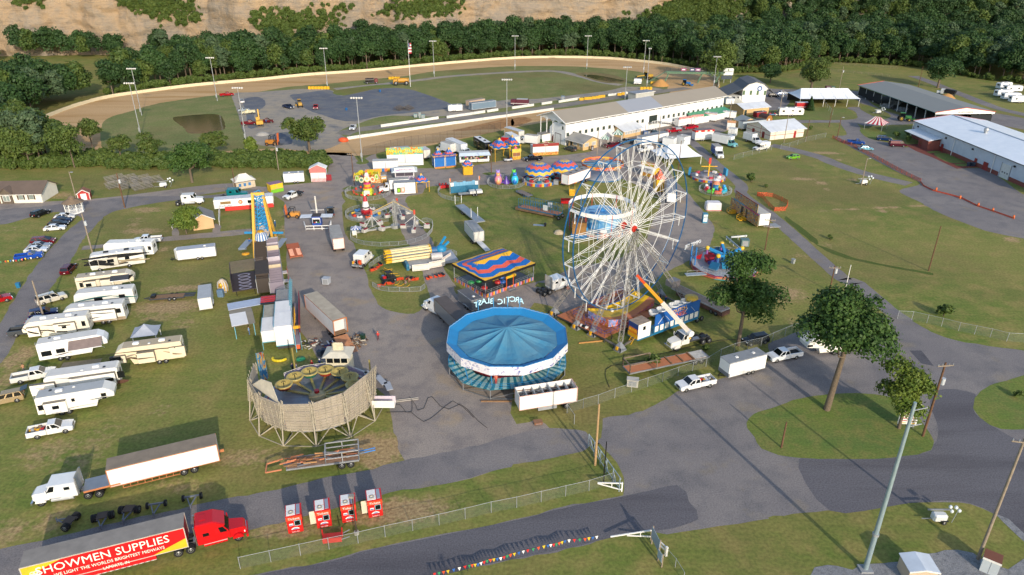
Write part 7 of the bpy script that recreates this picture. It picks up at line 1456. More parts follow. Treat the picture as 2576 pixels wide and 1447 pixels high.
for x0,x1,y0,y1,z0,z1,m_ in((0,3.4,0,4.4,1.4,3.6,WP),(3.6,8.0,-1.6,3.0,1.4,5.2,WP),(3.6,7.8,3.0,7.0,3.2,5.0,WP),(.2,3.2,4.6,9.0,1.5,3.4,mat('a8a393',.7,0,.3,1.)),(3.4,7.2,7.2,14,1.5,3.4,mat('bdb2a6',.7,0,.35,.8))):pt(t,'wall_panel',Bx(x0,x1,y0,y1,z0,z1,m_));pt(t,'panel_frame',Bx(x0-.04,x1+.04,y0-.05,y0-.01,z0,z0+.15,TF).box(x0-.05,x0+.06,y0-.05,y1,z1-.02,z1+.08,TF).box(x1-.06,x1+.05,y0-.05,y1,z1-.02,z1+.08,TF))
for i in range(4):pt(t,'red_awning',Bx(-.8,3.2,9.2+i*.7,9.75+i*.7,3.4+.05*i,3.5+.05*i,RED if i else Bk))
B=MB()
for i in range(12):B.bar((3.4,7.2+i*.62,3.6),(7.4,7.2+i*.62,4.5),.06,St)
for i in range(8):B.bar((3.4+i*.55,7.2,3.6+i*.12),(3.4+i*.55,14,3.6+i*.12),.06,St)
lat(B,(7.6,5,4.8),(7.6,15,4.8),.6,TF,12,.06);pt(t,'roof_frame',B);pt(t,'red_gallery',Bx(8.0,9.6,-1.6,12,1.2,1.35,mat('8a7f8c',.6)).box(9.5,9.62,1,13,1.4,3.4,mat('8c1f2e')).box(8.2,9.4,-1.6,-.2,.4,1.2,mat('d8623a')));pt(t,'yellow_ladder',rail(Bx(8.0,9.8,1.2,1.5,2.6,3.1,YEL),[(8.3,1.4,1.3),(8.3,7.5,1.3)],2.0,YEL,2,.1,1.));pt(t,'teal_post',Br((8.4,-1.9,0),(8.4,-1.9,4.5),.2,TF).bar((0,0,0),(0,0,1.4),.14,TF).bar((9.8,-1.4,0),(9.8,-1.4,3.4),.1,TF));pt(t,'underframe',Bx(3.8,7.8,-1.2,12,.6,1.3,Dg))
t,L,D=tent('rest_tarpaulin','olive tarpaulin shelter with a white flap left of the funhouse','g 225 1200 480 1150',2.6,2.75,8.5,4,mt=mat('8c8474',.8,0,.3,.6,'6f6759',.4,1.),post=TF);pt(t,'white_flap',Bx(-.4,2.4,-.3,4.8,2.75,2.8,WP));pt(t,'blue_roof',Bx(-.4,L+3,6.5,9.4,2.75,2.85,mat('a8b4c8',.6)))
p=W('e 1200 760')[0];t=Th('wave_ride','blue domed round ride inside a tall white ring, behind the wheel','ride',p,-.2);BB=mat('2b78b4')
pt(t,'ring_board',Lt([(8.2,5.4),(8.2,6.4)],Wt,40));pt(t,'deck',Lt([(7.2,0),(7.2,1.2),(.01,1.2)],mat('8fa4b0',.6),28));pt(t,'wire_dome',Lt([(5.0,1.4),(5.0,4.4),(3.4,5.0),(.6,4.6),(.01,4.6)],uvm('art',((.2,'1c5f9c'),(.5,'8fc0dc'),(.8,'2a80c0')),8,4),28,uv=True));pt(t,'hub',Lt([(.8,4.4),(.5,5.2),(.01,5.4)],BB,12))
for k in range(16):a=2*pi*k/16;pt(t,'ring_post',Br(ap(k*22.5,8.0,0),ap(k*22.5,8.2,6.4),.16,mat('b8402e' if k%2 else '2b78b4',.5)));pt(t,'rib',Br(ap(k*22.5,5.0,4.4),ap(k*22.5,.6,4.7),.1,BB));pt(t,'tie',Br(ap(k*22.5,8.2,5.6),ap(k*22.5,5.0,4.4),.06,Wt if k%3 else BB))
pt(t,'painted_skirt',Lt([(7.3,0),(7.4,1.5)],uvm('art',((.2,'b8402e'),(.45,'d8a88a'),(.65,'3f86b0'),(.85,'d8c08a')),20,3),32,uv=True));q=lc(t,W('e 770 940')[0]);pt(t,'thatched_booth',Bx(q.x-1.6,q.x+1.6,q.y-.6,q.y+2.2,.9,4.0,mat('a0743c',.8,0,.4,3.,'6a4a2a')));pt(t,'booth_base',Bx(q.x-1.9,q.x+1.9,q.y-.9,q.y+2.4,0,.9,BB));pt(t,'booth_roof',Bx(q.x-1.8,q.x+1.8,q.y-.8,q.y+2.4,4.0,4.2,mat('6a4a2a',.8)))
for k in range(8):a=ap(k*45+10,6.2,1.3);pt(t,'boat_car',Rx(-.9,.9,-.5,.5,0,.7,mat(['d8d8d6','b8302a','3a8cc0'][k%3],.35),.2),loc=a,rz=radians(k*45+100))
p=W('n 1480 960')[0];t=Th('twister_ride','round platform ride with blue jointed arms and red and blue tub cars','ride',p,.15);pr=7.2
pt(t,'platform',Lt([(pr,.2),(pr,1.1),(.01,1.1)],mat('a9abb0',.55,.1,.2,1.5),14,smooth=False));pt(t,'painted_skirt',Lt([(pr+.04,.1),(pr+.1,1.1)],uvm('art',((.2,'2a1f5a'),(.4,'8c2a6a'),(.55,'e07a3a'),(.8,'2a8c92')),8,2),14,uv=True));pt(t,'centre',Cy((0,0,1.1),(0,0,3.2),.9,mat('2a78b0',.4),12))
for k,a in en((150,222,290,10,80)):
 e=ap(a,4.0,4.2);BA=mat('2a86c0',.4);pt(t,'jointed_arm',Br((0,0,3.0),e,.5,BA).bar(e,e-Zv(2.4),.36,mat(['8a5a9a','2f5f9a'][k%2],.4)));pt(t,'joint',MB().ball(e,.5,mat('d8b02a',.4),10,6))
 for j in range(3):b=radians(a+j*120);c=e+Ve((1.5*cos(b),1.5*sin(b),-2.7));pt(t,'tub_car',MB().loft([[(-.8,-.5,.1),(.8,-.5,.1),(.8,.4,.1),(-.8,.4,.1)],[(-.95,-.7,.7),(.95,-.7,.7),(.95,.7,1.5),(-.95,.7,1.5)]],mat('b01f2a' if k==0 else['2a6f9c','2a86b0','3a3f8c'][j],.3),top=mat('8c1a24' if k==0 else '1f5a80',.4)),loc=c,rz=b+pi/2)
for d0,d1 in((95,150),(150,175),(20,95),(-120,-85),(205,235)):pt(t,'railing',rail(0,[ap(d0+(d1-d0)*i/4,pr-.1,1.1)for i in range(5)],1.1,Gv,2,.05))
q=ap(168,pr-.3,0);B=Br((q.x,q.y-1.2,0),(q.x,q.y-1.2,5.2),.2,BLUE).bar((q.x,q.y+1.2,0),(q.x,q.y+1.2,5.2),.2,BLUE).bar((q.x,q.y-1.2,2.4),(q.x,q.y+1.2,2.4),.14,BLUE);pt(t,'entry_arch',B);pt(t,'ramp',rail(Bx(-pr-3.2,-pr+1.2,-4.6,-3.3,.8,.95,mat('8d99a4')),[(-pr-3.2,-4.6,.95),(-pr+1.2,-4.6,.95)],1.1,Gv,2,.05));text(t,'JET TEMPO',1.15,(q.x-.4,q.y,5.5),(pi/2,0,.55),mat('d5d8da',.4),.08)
o_,h,L=fab(*W('m 375 960 905 1330'));t=Th('painted_funhouse','tall painted funhouse front with yellow stairs and a white trailer behind','funhouse',o_,h)
FP=uvm('art',((.15,'6a2f5a'),(.3,'3f7f9a'),(.45,'c8a03a'),(.6,'a83a2a'),(.75,'d8c07a'),(.9,'2f5f86')),9,5)
pt(t,'lower_front',Sl((0,0,.5),(L,0,.5),(L,0,3.6),(0,0,3.6),.12,FP,[(0,0),(2,0),(2,.8),(0,.8)]));pt(t,'upper_front',Sl((L*.13,-.02,3.75),(L*.93,-.02,3.75),(L*.93,-.02,5.9),(L*.13,-.02,5.9),.12,FP,[(3,0),(5,0),(5,.6),(3,.6)]));pt(t,'teal_band',Bx(L*.1,L*.5,-.06,0,3.5,3.8,mat('2a86a8')).box(L*.5,L,-.06,0,3.4,3.7,mat('a8306a')).box(L*.13,L*.93,-.08,-.02,5.85,6.05,mat('8c2a22')));pt(t,'dark_doorway',Bx(L*.4,L*.47,-.05,0,.7,3.1,Bk).box(L*.57,L*.61,-.05,0,.9,3.1,mat('4a3a1a',.7)))
pt(t,'box_body',Bx(L*.12,L+.2,.2,3.0,.9,3.9,Wt));pt(t,'trailer_roof',Bx(L*.12,L+.2,.2,3.0,3.9,3.95,mat('b8b4ac',.7)))
for x in(L*.13,L*.5):pt(t,'yellow_stairs',rail(Bx(x,x+1.6,-1.8,0,.15,.3,YEL).box(x,x+1.6,-1.2,0,.45,.6,YEL).box(x,x+1.6,-.6,0,.75,.9,YEL),[(x,-1.8,.2),(x,0,.9)],1.0,YEL,2,.07))
pt(t,'ramp_platform',Bx(L-2,L+.6,3.2,6.2,.2,.35,Gy));pt(t,'wheel_well',Bx(L*.5,L*.9,.4,2.8,.1,.9,Bk))
p=W('21 1890 390')[0];t=Th('plane_ride','small round kiddie ride with a red topped yellow mast','ride',p);pt(t,'deck',Lt([(5.2,0),(5.2,.6),(.01,.6)],mat('b3a9a4',.6),24));pt(t,'patterned_fence',Lt([(5.3,0),(5.3,.7)],FENCE_C,24,uv=True));pt(t,'mast',Br((0,0,.6),(0,0,4.4),.3,YEL).box(-.35,.35,-.2,.2,4.4,6.2,mat('c03a2a')).bar((-2.4,0,3.6),(2.4,0,3.6),.2,YEL))
for k in range(8):pt(t,'plane_car',Rx(-.7,.7,-.4,.4,0,.6,mat(['a83a4a','d8d4d0','6a6a72'][k%3],.4),.15),loc=ap(k*45,3.6,.8),rz=radians(k*45+90))
for a,c in((160,'2a78a8'),(12,'2a86b0')):pt(t,'control_panel',Bx(-.9,.9,-.3,.3,.5,2.6,mat(c,.5)),loc=ap(a,5.6,0),rz=radians(a+90))
p=W('21 1960 520')[0];t=Th('bug_ride','tiny kiddie ride of bright animal cars inside a low fence','ride',p)
for k,c in en(('2a8fd0','d8c02a','2a3f8c','d8d8d8','b82a3a','5ac03a','d05a3a','3ab0c8')):pt(t,'animal_car',Rx(-1.0,1.0,-.65,.65,.2,1.0,mat(c,.3),.25).ball((.7,0,1.3),.5,mat(c,.3),8,6),loc=ap(k*45,2.6,0),rz=radians(k*45+90))
pt(t,'centre_figure',Lt([(.9,0),(.7,1.6),(1.0,2.2),(.8,3.2),(1.2,3.4),(.02,3.9)],uvm('rings',((0.,'3a8cc0'),(.4,'d88a6a'),(.6,'3aa0d0'),(.75,'e0e0e0')),rough=.4),12,uv=True))
p=W('21 1935 695')[0];solo('inflatable_screen',Rx(-2,2,-1.3,1.3,0,2.2,mat('dcd8d8'),.3).box(-2.05,2.05,-1.36,-1.3,.1,.25,RED),'white padded box with a red edge on the lawn right of the wheel','box',p)
p=W('21 1855 820')[0];t=Th('cash_kiosk','narrow blue ATM kiosk standing on the asphalt loop','kiosk',p);pt(t,'cabinet',Bx(-.6,.6,-.6,.6,0,2.5,mat('3a7f9c')));pt(t,'front_panel',Bx(-.5,.5,-.63,-.6,.4,2.3,mat('c9d8dc')));text(t,'ATM',.45,(0,-.65,1.6),(pi/2,0,0),mat('1a2f5a'),.01)
o_,h,L=fab(*W('a 1800 1270 2345 1225'));t=Th('train_station','blue scalloped station front of the kiddie train','ride',o_,h)
for i in range(9):
 x0,x1=L*i/9,L*(i+1)/9-.03;zt=3.0+.5*abs(sin(3*pi*(i+.5)/9));pt(t,'front_panel',Bx(x0,x1,0,.12,.2,2.2,mat('1f6a8c')).box(x0,x1,.01,.11,2.2,zt,Wt if i in(0,8)else mat('6aa0c0')))
for x in(-.2,L+.2):pt(t,'flag_pole',Br((x,0,0),(x,0,4.6),.06,Wt).box(x,x+.3,-.02,.02,3.6,4.6,mat('d86a2a',.6)))
o_,h,L=fab(*W('a 1590 1180 1770 1160'));t=Th('kiddie_train','short red kiddie train beside the blue station','train',o_,h)
for i in range(3):x=L*i/3;pt(t,'train_car',Bx(x,x+L/3-.1,0,1.1,.25,1.1,mat('b8202a',.4)).box(x+.2,x+L/3-.3,.1,1.0,1.1,1.13,Bk).bar((x,.5,1.1),(x,.5,1.7),.3,mat('7c141c'),.5))
t=flt('ride_trailer','a 2440 1300 1960 1340','black framed trailer with white seats in front of the blue station',z=.7,wd_=2.2,deck=mat('a9a7a0',.6),frame=Bk,wr=.34)
for x in(-2.6,-.6):pt(t,'white_bench',Bx(x-.8,x+.8,-.9,.9,.7,1.4,mat('d8d6d0')))
t=flt('rack_trailer','21 445 800 60 720','long blue rack trailer with open storage bays on the centre lawn',z=1.4,wd_=2.5,deck=PLY,frame=mat('1f6488'),axles=1,wr=.55,rails=(2.4,16),flip=True,ax=6);L=8
pt(t,'storage_bay',Bx(-7,4.5,-1.1,1.1,.5,1.2,mat('7a5f48',.8,0,.4)));pt(t,'notice',Bx(1.5,2.8,-1.35,-1.28,2.0,3.4,mat('c9cdcd')).box(1.5,2.8,1.28,1.35,2.0,3.4,mat('c9cdcd')))
def stall(name,s,label,D,H,body,counter=None,sign=None,sc='b82a2a',words=None,wc='e8c04a',cat='stall',roofc='c5c6c4',trim=None,front=None):
 o_,h,L=fab(*W(s)[:2]);t=Th(name,label,cat,o_,h);pt(t,'body',Bx(0,L,0,D,.3,H,mat(body,.5,0,.1)));pt(t,'roof',Bx(-.05,L+.05,-.05,D+.05,H,H+.06,mat(roofc,.7)))
 if counter:pt(t,'counter_skirt',Sl((0,-.06,.1),(L,-.06,.1),(L,-.06,1.1),(0,-.06,1.1),.05,counter,[(0,0),(3,0),(3,1),(0,1)]))
 if sign:
  pt(t,'signboard',Sl((-.1,-.12,H-.1),(L+.1,-.12,H-.1),(L+.1,-.12,H+sign),(-.1,-.12,H+sign),.1,sc if not isinstance(sc,str)else mat(sc,.45),[(0,0),(3,0),(3,.6),(0,.6)]))
  if words:text(t,words,sign*.62,(L/2,-.16,H+sign*.45),(pi/2,0,0),mat(wc,.4),.03)
 pt(t,'shutter',Bx(L*.05,L*.95,-.03,0,1.25,H-.3,mat(front or 'dcdcda',.5)));pt(t,'shutter_rail',Bx(L*.05,L*.95,-.05,-.03,1.2,1.28,Gy).box(L*.49,L*.51,-.05,-.03,1.25,H-.3,Gy));return t,L
CAND=uvm('art',((.2,'d84a3a'),(.4,'e0b23a'),(.55,'6ac04a'),(.7,'3a9ac0'),(.88,'e0d04a')),5,5);CTR=uvm('strip',((0.,'2a6fb0'),(.34,'d8703a'),(.67,'e0a82a')),1.)
stall('prize_stand','a 545 735 1260 712','white game stand under the bright WIN PRIZES HERE board',2.6,4.0,'dcdddc',None,2.2,CAND,'WIN PRIZES HERE','e8d23a')
stall('shutter_stand','a 265 840 765 820','long white shuttered stand with a patterned blue and orange base',2.6,3.4,'d5d6d6',CTR,roofc='b3b3b2')
t,L=stall('corn_stand','a 140 1065 415 1055','yellow food stand with a pink stripe behind the lollipop swing',2.4,3.2,'e0a832',uvm('art',((.3,'d84a2a'),(.6,'e0b84a'),(.8,'e8e0c0')),6,3),1.1,'d89a2a',front='e0a030');pt(t,'pink_band',Bx(0,L,-.08,0,3.0,3.3,mat('c83a6a')))
stall('snack_cart','a 425 1055 530 1045','small yellow snack cart right of the corn stand',1.4,2.0,'d89a2a',uvm('art',((.3,'a8502a'),(.7,'e0b84a')),5,3))
t,L=stall('lemonade_stand','a 700 1000 1080 985','octagonal white drinks stand with a purple and black oval sign',3.6,2.6,'d8d6d8',uvm('art',((.3,'3a2a5a'),(.6,'c8c4d0'),(.8,'6a3a8a')),6,3),1.2,'dcdcd8','LEMONADE','6a3a8a',front='4a4250');pt(t,'awning',MB().loft([[(-1,-1,2.6),(L+1,-1,2.6),(L+1,4.4,2.6),(-1,4.4,2.6)],[(.4,.3,3.3),(L-.4,.3,3.3),(L-.4,3.2,3.3),(.4,3.2,3.3)]],mat('d8dcda')));pt(t,'purple_tile',Bx(L*.05,L*.25,-.16,-.1,2.7,3.2,mat('8a3aa8')).box(L*.75,L*.95,-.16,-.1,2.7,3.2,mat('8a3aa8')))
t,L=stall('game_trailer','a 1975 665 2560 640','open game trailer full of plush prizes under a pale awning',2.6,3.3,'d5d8d8',None,front='1f1a22');pt(t,'awning',Sl((-.3,-1.6,2.75),(L+.3,-1.6,2.75),(L+.1,0,3.4),(0,0,3.4),.06,mat('c9d6e0')))
for i in range(26):pt(t,'plush_prize',MB().ball((R.uniform(.8,L-.8),-.12,R.uniform(1.4,2.5)),.28,mat(R.choice(['d8b02a','c04a6a','3a8c5a','6a3a8a','d8d0c0','8a3a2a']),.8),6,4))
pt(t,'counter',Bx(0,L,-.5,0,.9,1.2,Wt))
t,L=stall('food_stall','b 740 600 905 585','yellow fried food booth with a red counter',3,2.7,'d8c24a',uvm('art',((.3,'b82a2a'),(.6,'e0c03a')),6,3),1.0,uvm('art',((.3,'d8b83a'),(.6,'e0d05a'),(.8,'c85a2a')),6,3),front='8a5a3a');pt(t,'cone_figure',Lt([(.9,2.8),(.5,3.8),(.05,4.4)],mat('d8607a'),10,(L/2,1,0)))
t,L=stall('pizza_stand','b 1145 520 1650 490','long white pizza and hot food stand with a dark red arched sign',3.4,3.2,'dcdad6',uvm('art',((.25,'a82a1f'),(.5,'d8902a'),(.75,'e0c06a')),10,3),.9,'8c2a22',None);pt(t,'arch_sign',MB().prism([(L*.38+L*.24*i/10,4.0+.9*sin(pi*i/10))for i in range(11)],-.3,-.15,mat('6a1a1a')));text(t,'PIZZA',.5,(L*.5,-.32,3.65),(pi/2,0,0),mat('e8dcc8',.4),.02);text(t,'FRIED FOOD',.4,(L*.5,-.32,4.4),(pi/2,0,0),mat('e8dcc8',.4),.02)
t,L=stall('ticket_house','11 535 432 680 428','white gabled food stand with red striped counter at the midway corner',2.8,3.0,'dcd8d6',STRR,0,front='e0dcd8');pt(t,'gable_sign',MB().add([(-.2,-.2,2.9),(L+.2,-.2,2.9),(L+.2,-.2,4.2),(L/2,-.2,5.2),(-.2,-.2,4.2)],[(0,1,2,3,4)],uvm('art',((.3,'b83a3a'),(.55,'d8b8b0'),(.8,'e4e0de')),4,4)).slab((-.4,2.8,4.1),(-.4,-.3,4.1),(L/2,-.3,5.3),(L/2,2.8,5.3),.08,Wt).slab((L/2,2.8,5.3),(L/2,-.3,5.3),(L+.4,-.3,4.1),(L+.4,2.8,4.1),.08,Wt));pt(t,'side_sign',Bx(L+.1,L+1.6,-.1,0,.4,2.2,mat('8c1f2a')))
cargo('food_trailer','11 468 440 272 452','white concession trailer left of the gabled stand',H=3.1,hitch=False,vent=2)
t,L=stall('produce_stand','11 150 545 268 520','yellow sunflower print stand with a lime base at the lane',2.6,2.6,'d8b01f',uvm('strip',((0.,'7ac02a'),(.9,'5aa02a')),3.),front='e0b82a',roofc='8c6a80')
t=trailer('office_trailer','01 2078 722;f 970 446','long white office trailer with a red skirt and blue script lettering',H=3.2,z0=.9,color='e2e1dd',rc='cdd2d8',trim='d8d6d2',axles=0,gear=False,door=False,wd_=3.0,ribs=False);sgn=side_of(t.location,t.rotation_euler.z);f=9.2
Lh=(W('01 2078 722')[0]-W('f 970 446')[0]).length/2;ry=pi if sgn>0 else 0
pt(t,'red_skirt',Bx(-Lh+2.5,Lh,-1.52,1.52,.1,1.25,mat('c8302a')));pt(t,'window',Bx(-Lh+1.6,-Lh+4.2,min(sgn*1.5,sgn*1.54),max(sgn*1.5,sgn*1.54),2.0,2.7,mat('8a7048',.3)));text(t,'Reithoffer',.8,(-Lh+2.9,sgn*1.55,1.55),(pi/2,0,ry),mat('2a6a9c'),.01);pt(t,'emblem',Cy((-Lh+6.6,sgn*1.5,2.3),(-Lh+6.6,sgn*1.55,2.3),.55,mat('c8502a'),16).cyl((-Lh+6.6,sgn*1.5,2.3),(-Lh+6.6,sgn*1.57,2.3),.35,mat('d8b08a'),14));pt(t,'window',Bx(1.0,3.0,min(sgn*1.5,sgn*1.54),max(sgn*1.5,sgn*1.54),1.8,2.6,Gl))
t,L=stall('picture_trailer','a 690 1297 1105 1275','white game trailer with two colourful posters by the zigzag tent',2.6,3.5,'e0e0de',None,roofc='8f9296');pt(t,'poster',Bx(L*.12,L*.3,-.08,-.04,.7,2.2,mat('5a6a3a')).box(L*.15,L*.26,-.1,-.06,1.0,1.9,mat('8ac02a',.4)));pt(t,'poster',Bx(L*.31,L*.48,-.08,-.04,.7,2.2,mat('c8705a')).box(L*.34,L*.45,-.1,-.06,1.0,2.0,mat('e0d0c0',.4)))
for i,(s,lb,wd)in en((('c 1550 540 1800 500','white stand with a red scalloped cornice, left of three by the grandstand',0),('c 1810 490 2030 470','white stand with a red cornice, middle of three by the grandstand',0))):stall('food_stall',s,lb,2.6,3.0,'dcdad8',None,.8,uvm('art',((.3,'a8202a'),(.6,'d8c0b8'),(.8,'b82a3a')),8,3))
cargo('food_trailer','c 2055 420 2300 440','white trailer with a red stripe and an open hatch, right of three by the grandstand',H=3.4,hitch=False,stripes=[(3.0,.2,'b02a36')])
for s,lb,c1 in(('k 180 880 345 905','front white drinks stand with blue art on its side','3a86b8'),('k 155 730 350 745','rear white stand with a wooden cornice','b88a6a')):
 t,L=stall('food_stall',s,lb,2.6,3.0,'dcdfe0',uvm('art',((.3,c1),(.6,'dcdfe0'),(.8,'dcdfe0')),5,3),.0 if c1<'4' else .8,c1)
t,L=stall('drink_stand','d 1300 300 1560 372','tall yellow food stand with a red tiered sign behind the wheel',2.4,3.0,'d8a81f',uvm('art',((.3,'c8402a'),(.55,'e0b23a'),(.8,'5a8c2a')),5,3),1.6,uvm('art',((.3,'d8502a'),(.6,'8ac03a'),(.8,'e0602a')),4,4));pt(t,'white_awning',Sl((-.4,-1.0,3.0),(L+.4,-1.0,3.0),(L,0,3.4),(0,0,3.4),.06,Wt))
trailer('box_trailer','*d 1870 620 1905 910','grey and white trailer with its rear doors to the camera, behind the wheel rim',H=3.6,color='d8dade',rc='8a8f96',flip=False,gear=False)
t,L=stall('dart_game','f 1740 850 1910 845','small blue game stand with two raised white flaps on the midway',2.4,2.9,'2a4fa0',None,front='d8d8d6',roofc='3a3230');pt(t,'raised_flap',Sl((-2.9,-.1,2.7),(-.05,-.1,2.8),(-.05,2.1,2.9),(-2.9,2.1,2.8),.06,mat('cdd2d8')));pt(t,'raised_flap',Sl((L+.05,-.1,2.8),(L+2.9,-.1,2.7),(L+2.9,2.1,2.8),(L+.05,2.1,2.9),.06,mat('cdd2d8')))
B=MB()
for a,b in(((-1.4,-1.6),(L+2.4,-1.6)),((-2.4,1.8),(-1.4,-1.6)),((L+2.4,-1.6),(L+2.2,1.8))):
 for z in(.35,1.1):B.bar((a[0],a[1],z),(b[0],b[1],z),.16,Wt)
 for i in range(4):q=Ve((*a,0)).lerp(Ve((*b,0)),i/3);B.bar(q,q+Zv(1.1),.14,Wt)
pt(t,'white_railing',B);pt(t,'mast',Br((L*.4,3.2,0),(L*.4,3.2,7.2),.3,mat('d0ccc4')).bar((-.6,3.0,3.6),(L+.6,3.0,3.6),.08,Wt));pt(t,'prize_shelf',Bx(.2,L-.2,-.05,-.03,1.2,2.2,Bk).ball((L*.3,-.1,1.4),.2,RED).ball((L*.5,-.1,1.5),.2,Wt).ball((L*.7,-.1,1.4),.2,GREEN))
def mast(s,label,lamps=5,spread=3.2,r=.17,col=Gv,group='floodlight masts round the track',h=None):
 b,hh=HT(s);h=h or hh;t=Th('floodlight_mast',label,'light mast',b,0,group);pt(t,'pole',Cy((0,0,0),(0,0,h),r,col,7,r*.6));pt(t,'crossbar',Br((-spread/2,0,h),(spread/2,0,h),.14,col));pt(t,'control_box',Bx(-.3,.3,-.4,-.1,1.6,3.0,Gv))
 for i in range(lamps):pt(t,'lamp_head',shared('lamp_head',lambda:Lt([(.16,.3),(.4,0),(.3,-.12),(.01,-.12)],Wt,8)),loc=(-spread/2+spread*i/(lamps-1),-.3,h-.1),rot=(.9,0,0))
for s,lb in(('00 1360 1310 1240 800','near left floodlight mast of the pair at the first bend'),('00 1368 1115 1270 660','far left floodlight mast of the pair at the first bend'),('00 2098 975 2025 555','floodlight mast at the parked red pickup'),('00 2375 1370 2300 845','floodlight mast among the infield wrecks'),('10 692 850 652 465','floodlight mast beside the yellow barrier row'),('10 1720 740 1708 395','floodlight mast right of the flagpole'),('z 1449 648 1426 390','floodlight mast at the midway corner by the lane'),('20 28 672 30 345','floodlight mast on the far straight, left of the pond'),('20 720 665 733 345','floodlight mast behind the far pond'),('20 1268 700 1292 390','tall floodlight mast behind the sand heap'),('20 1090 960 1105 645','floodlight mast rising behind the grandstand roof'),('20 1945 830 1972 545','floodlight mast at the end of the grandstand'),('10 2420 1300 2427 765','floodlight mast at the tan storage box')):mast(s,lb)
mast('20 1300 835 1335 465','slender pole with one lamp beside the sand heap',2,.8)
PW=mat('6a4c36',.9,0,.35,3.);PW2=mat('8f8272',.9,0,.3,3.)
def upole(s,label,wood=PW,arm=0,trans=False,lamp=False,r=.15,h=None):
 b,hh=HT(s);h=h or hh;t=Th('utility_pole',label,'utility pole',b,R.uniform(-.3,.3));pt(t,'pole',Cy((0,0,0),(0,0,h),r,wood,7,r*.7))
 for i in range(arm):
  pt(t,'crossarm',Bx(-1.2,1.2,-.2,-.08,h-.5-i*1.6,h-.36-i*1.6,PW2))
  for x in(-1.1,-.5,.5,1.1):pt(t,'insulator',Cy((x,-.14,h-.36-i*1.6),(x,-.14,h-.1-i*1.6),.06,Gy,6))
 if trans:pt(t,'transformer',Cy((.35,-.1,h*.72),(.35,-.1,h*.72+1.0),.3,mat('b4b9bd',.4),10))
 if lamp:pt(t,'lamp',Br((0,0,h-.3),(.9,0,h-.1),.06,Gv).box(.5,1.1,-.2,.2,h-.2,h,Gy))
 return t
for s,lb,k in(('01 738 597 688 330','grey pole with a lamp beside the red shed',dict(wood=PW2,lamp=True)),('01 1205 678 1120 345','brown pole with a transformer in front of the bleacher boards',dict(trans=True,r=.2)),('01 895 1125 765 735','pale pole with a grey box above the motorhomes',dict(wood=PW2,trans=True,r=.2)),('02 435 445 310 55','leaning pale pole between the lane and the campers',dict(wood=PW2,r=.18)),('11 218 312 165 58','grey pole with a transformer on top at the hedge corner',dict(wood=PW2,trans=True)),('11 947 455 918 150','brown pole with a crossarm behind the lollipop swing',dict(arm=1)),('11 2270 345 2265 95','brown pole at the ticket tent on the upper lane',{}),('01 2275 505 2240 290','slim pole at the beige party tent',{}),('z 2387 634 2382 521','pale pole beside the tan food building',dict(wood=PW2)),('z 2632 582 2640 462','pole with a transformer behind the wheel top',dict(trans=True,wood=PW2)),('z 2580 521 2583 465','short pole at the grandstand ramp',{}),('c 1545 1440 1612 805','dark pole right of the white peaked marquee',dict(lamp=True)),('z 2760 470 2770 390','pole in front of the grandstand windows',dict(wood=PW2,trans=True)),('k 217 525 292 0','pale pole behind the white drinks stands',dict(wood=PW2)),('k 942 1002 1012 615','dark pole in front of the block hall doors',dict(r=.13)),('k 1537 1035 1612 360','pole in front of the block hall side wall',dict(wood=PW2)),('k 2065 995 2150 480','dark pole with a meter right of the block hall',{}),('30 688 850 732 640','pole with a box on the far meadow',dict(wood=PW2,trans=True)),('30 1448 842 1492 640','pole behind the open pavilion roof',{}),('30 586 1228 630 1000','pole in front of the white marquee corner',{}),('30 668 1325 708 1130','pole left of the striped tent',dict(lamp=True)),('30 105 1118 146 860','pole left of the travel trailer',dict(wood=PW2,trans=True)),('21 1912 618 1952 365','dark pole between the two small kiddie rides',{}),('31 900 462 925 200','pole with a lamp beside the light tower trailer on the lawn',dict(lamp=True,wood=PW2)),('31 1548 1287 1692 855','lone dark leaning pole on the right lawn',{}),('31 -30 1085 62 780','pole with two crossarms right of the painted funhouse',dict(arm=2)),('z 3318 1165 3338 1063','pole with crossarms where the footpath ends',dict(arm=1,trans=True)),('33 128 218 176 -25','short brown pole on the traffic island',{}),('33 1490 108 1730 -600','brown pole with a crossarm and transformer on the traffic island',dict(arm=1,trans=True,r=.19)),('z 2380 1860 2398 1640','pale pole at the sliding gate',dict(r=.19,wood=mat('a98a62',.85,0,.2,2.),h=10)),('33 2020 1292 2430 130','weathered pole with a crossarm at the bottom right',dict(arm=1,wood=PW2,r=.2)),('z 3368 1216 3392 1060','slim white pole behind the island ash tree',dict(wood=Wt,r=.08)),('23 880 565 905 160','thin dark post lamp inside the sliding gate',dict(r=.1,wood=Bk))):upole(s,lb,**k)
b,h=HT('33 935 1392 1365 0');b2,h2=HT('z 3460 2278 3683 1610');t=Th('steel_pole','tall grey steel pole leaning through the frame at the bottom right','pole',b);pt(t,'pole',Cy((0,0,0),(0,0,h2),.3,mat('93a6ad',.4,.3),12,.16));pt(t,'collar',Cy((0,0,5.2),(0,0,5.5),.36,Gv,12));pt(t,'foot_plate',Bx(-.7,.7,-.6,.6,0,.2,Gy));pt(t,'bracket',Br((0,0,h2-3),(1.3,0,h2-2.6),.08,Gv).bar((0,0,h2-1),(1.4,0,h2-.6),.08,Gv))
b,h=HT('13 970 1052 930 690');t=Th('street_lamp','dark lamp post with a box lamp between the ticket booths','street lamp',b);pt(t,'pole',Cy((0,0,0),(0,0,h),.09,mat('4a4038',.6),7));pt(t,'lamp_head',Bx(-.4,.2,-.25,.25,h-.1,h+.2,mat('8f8a80')));pt(t,'footing',Cy((0,0,0),(0,0,.45),.3,mat('a8a49a',.9),10))
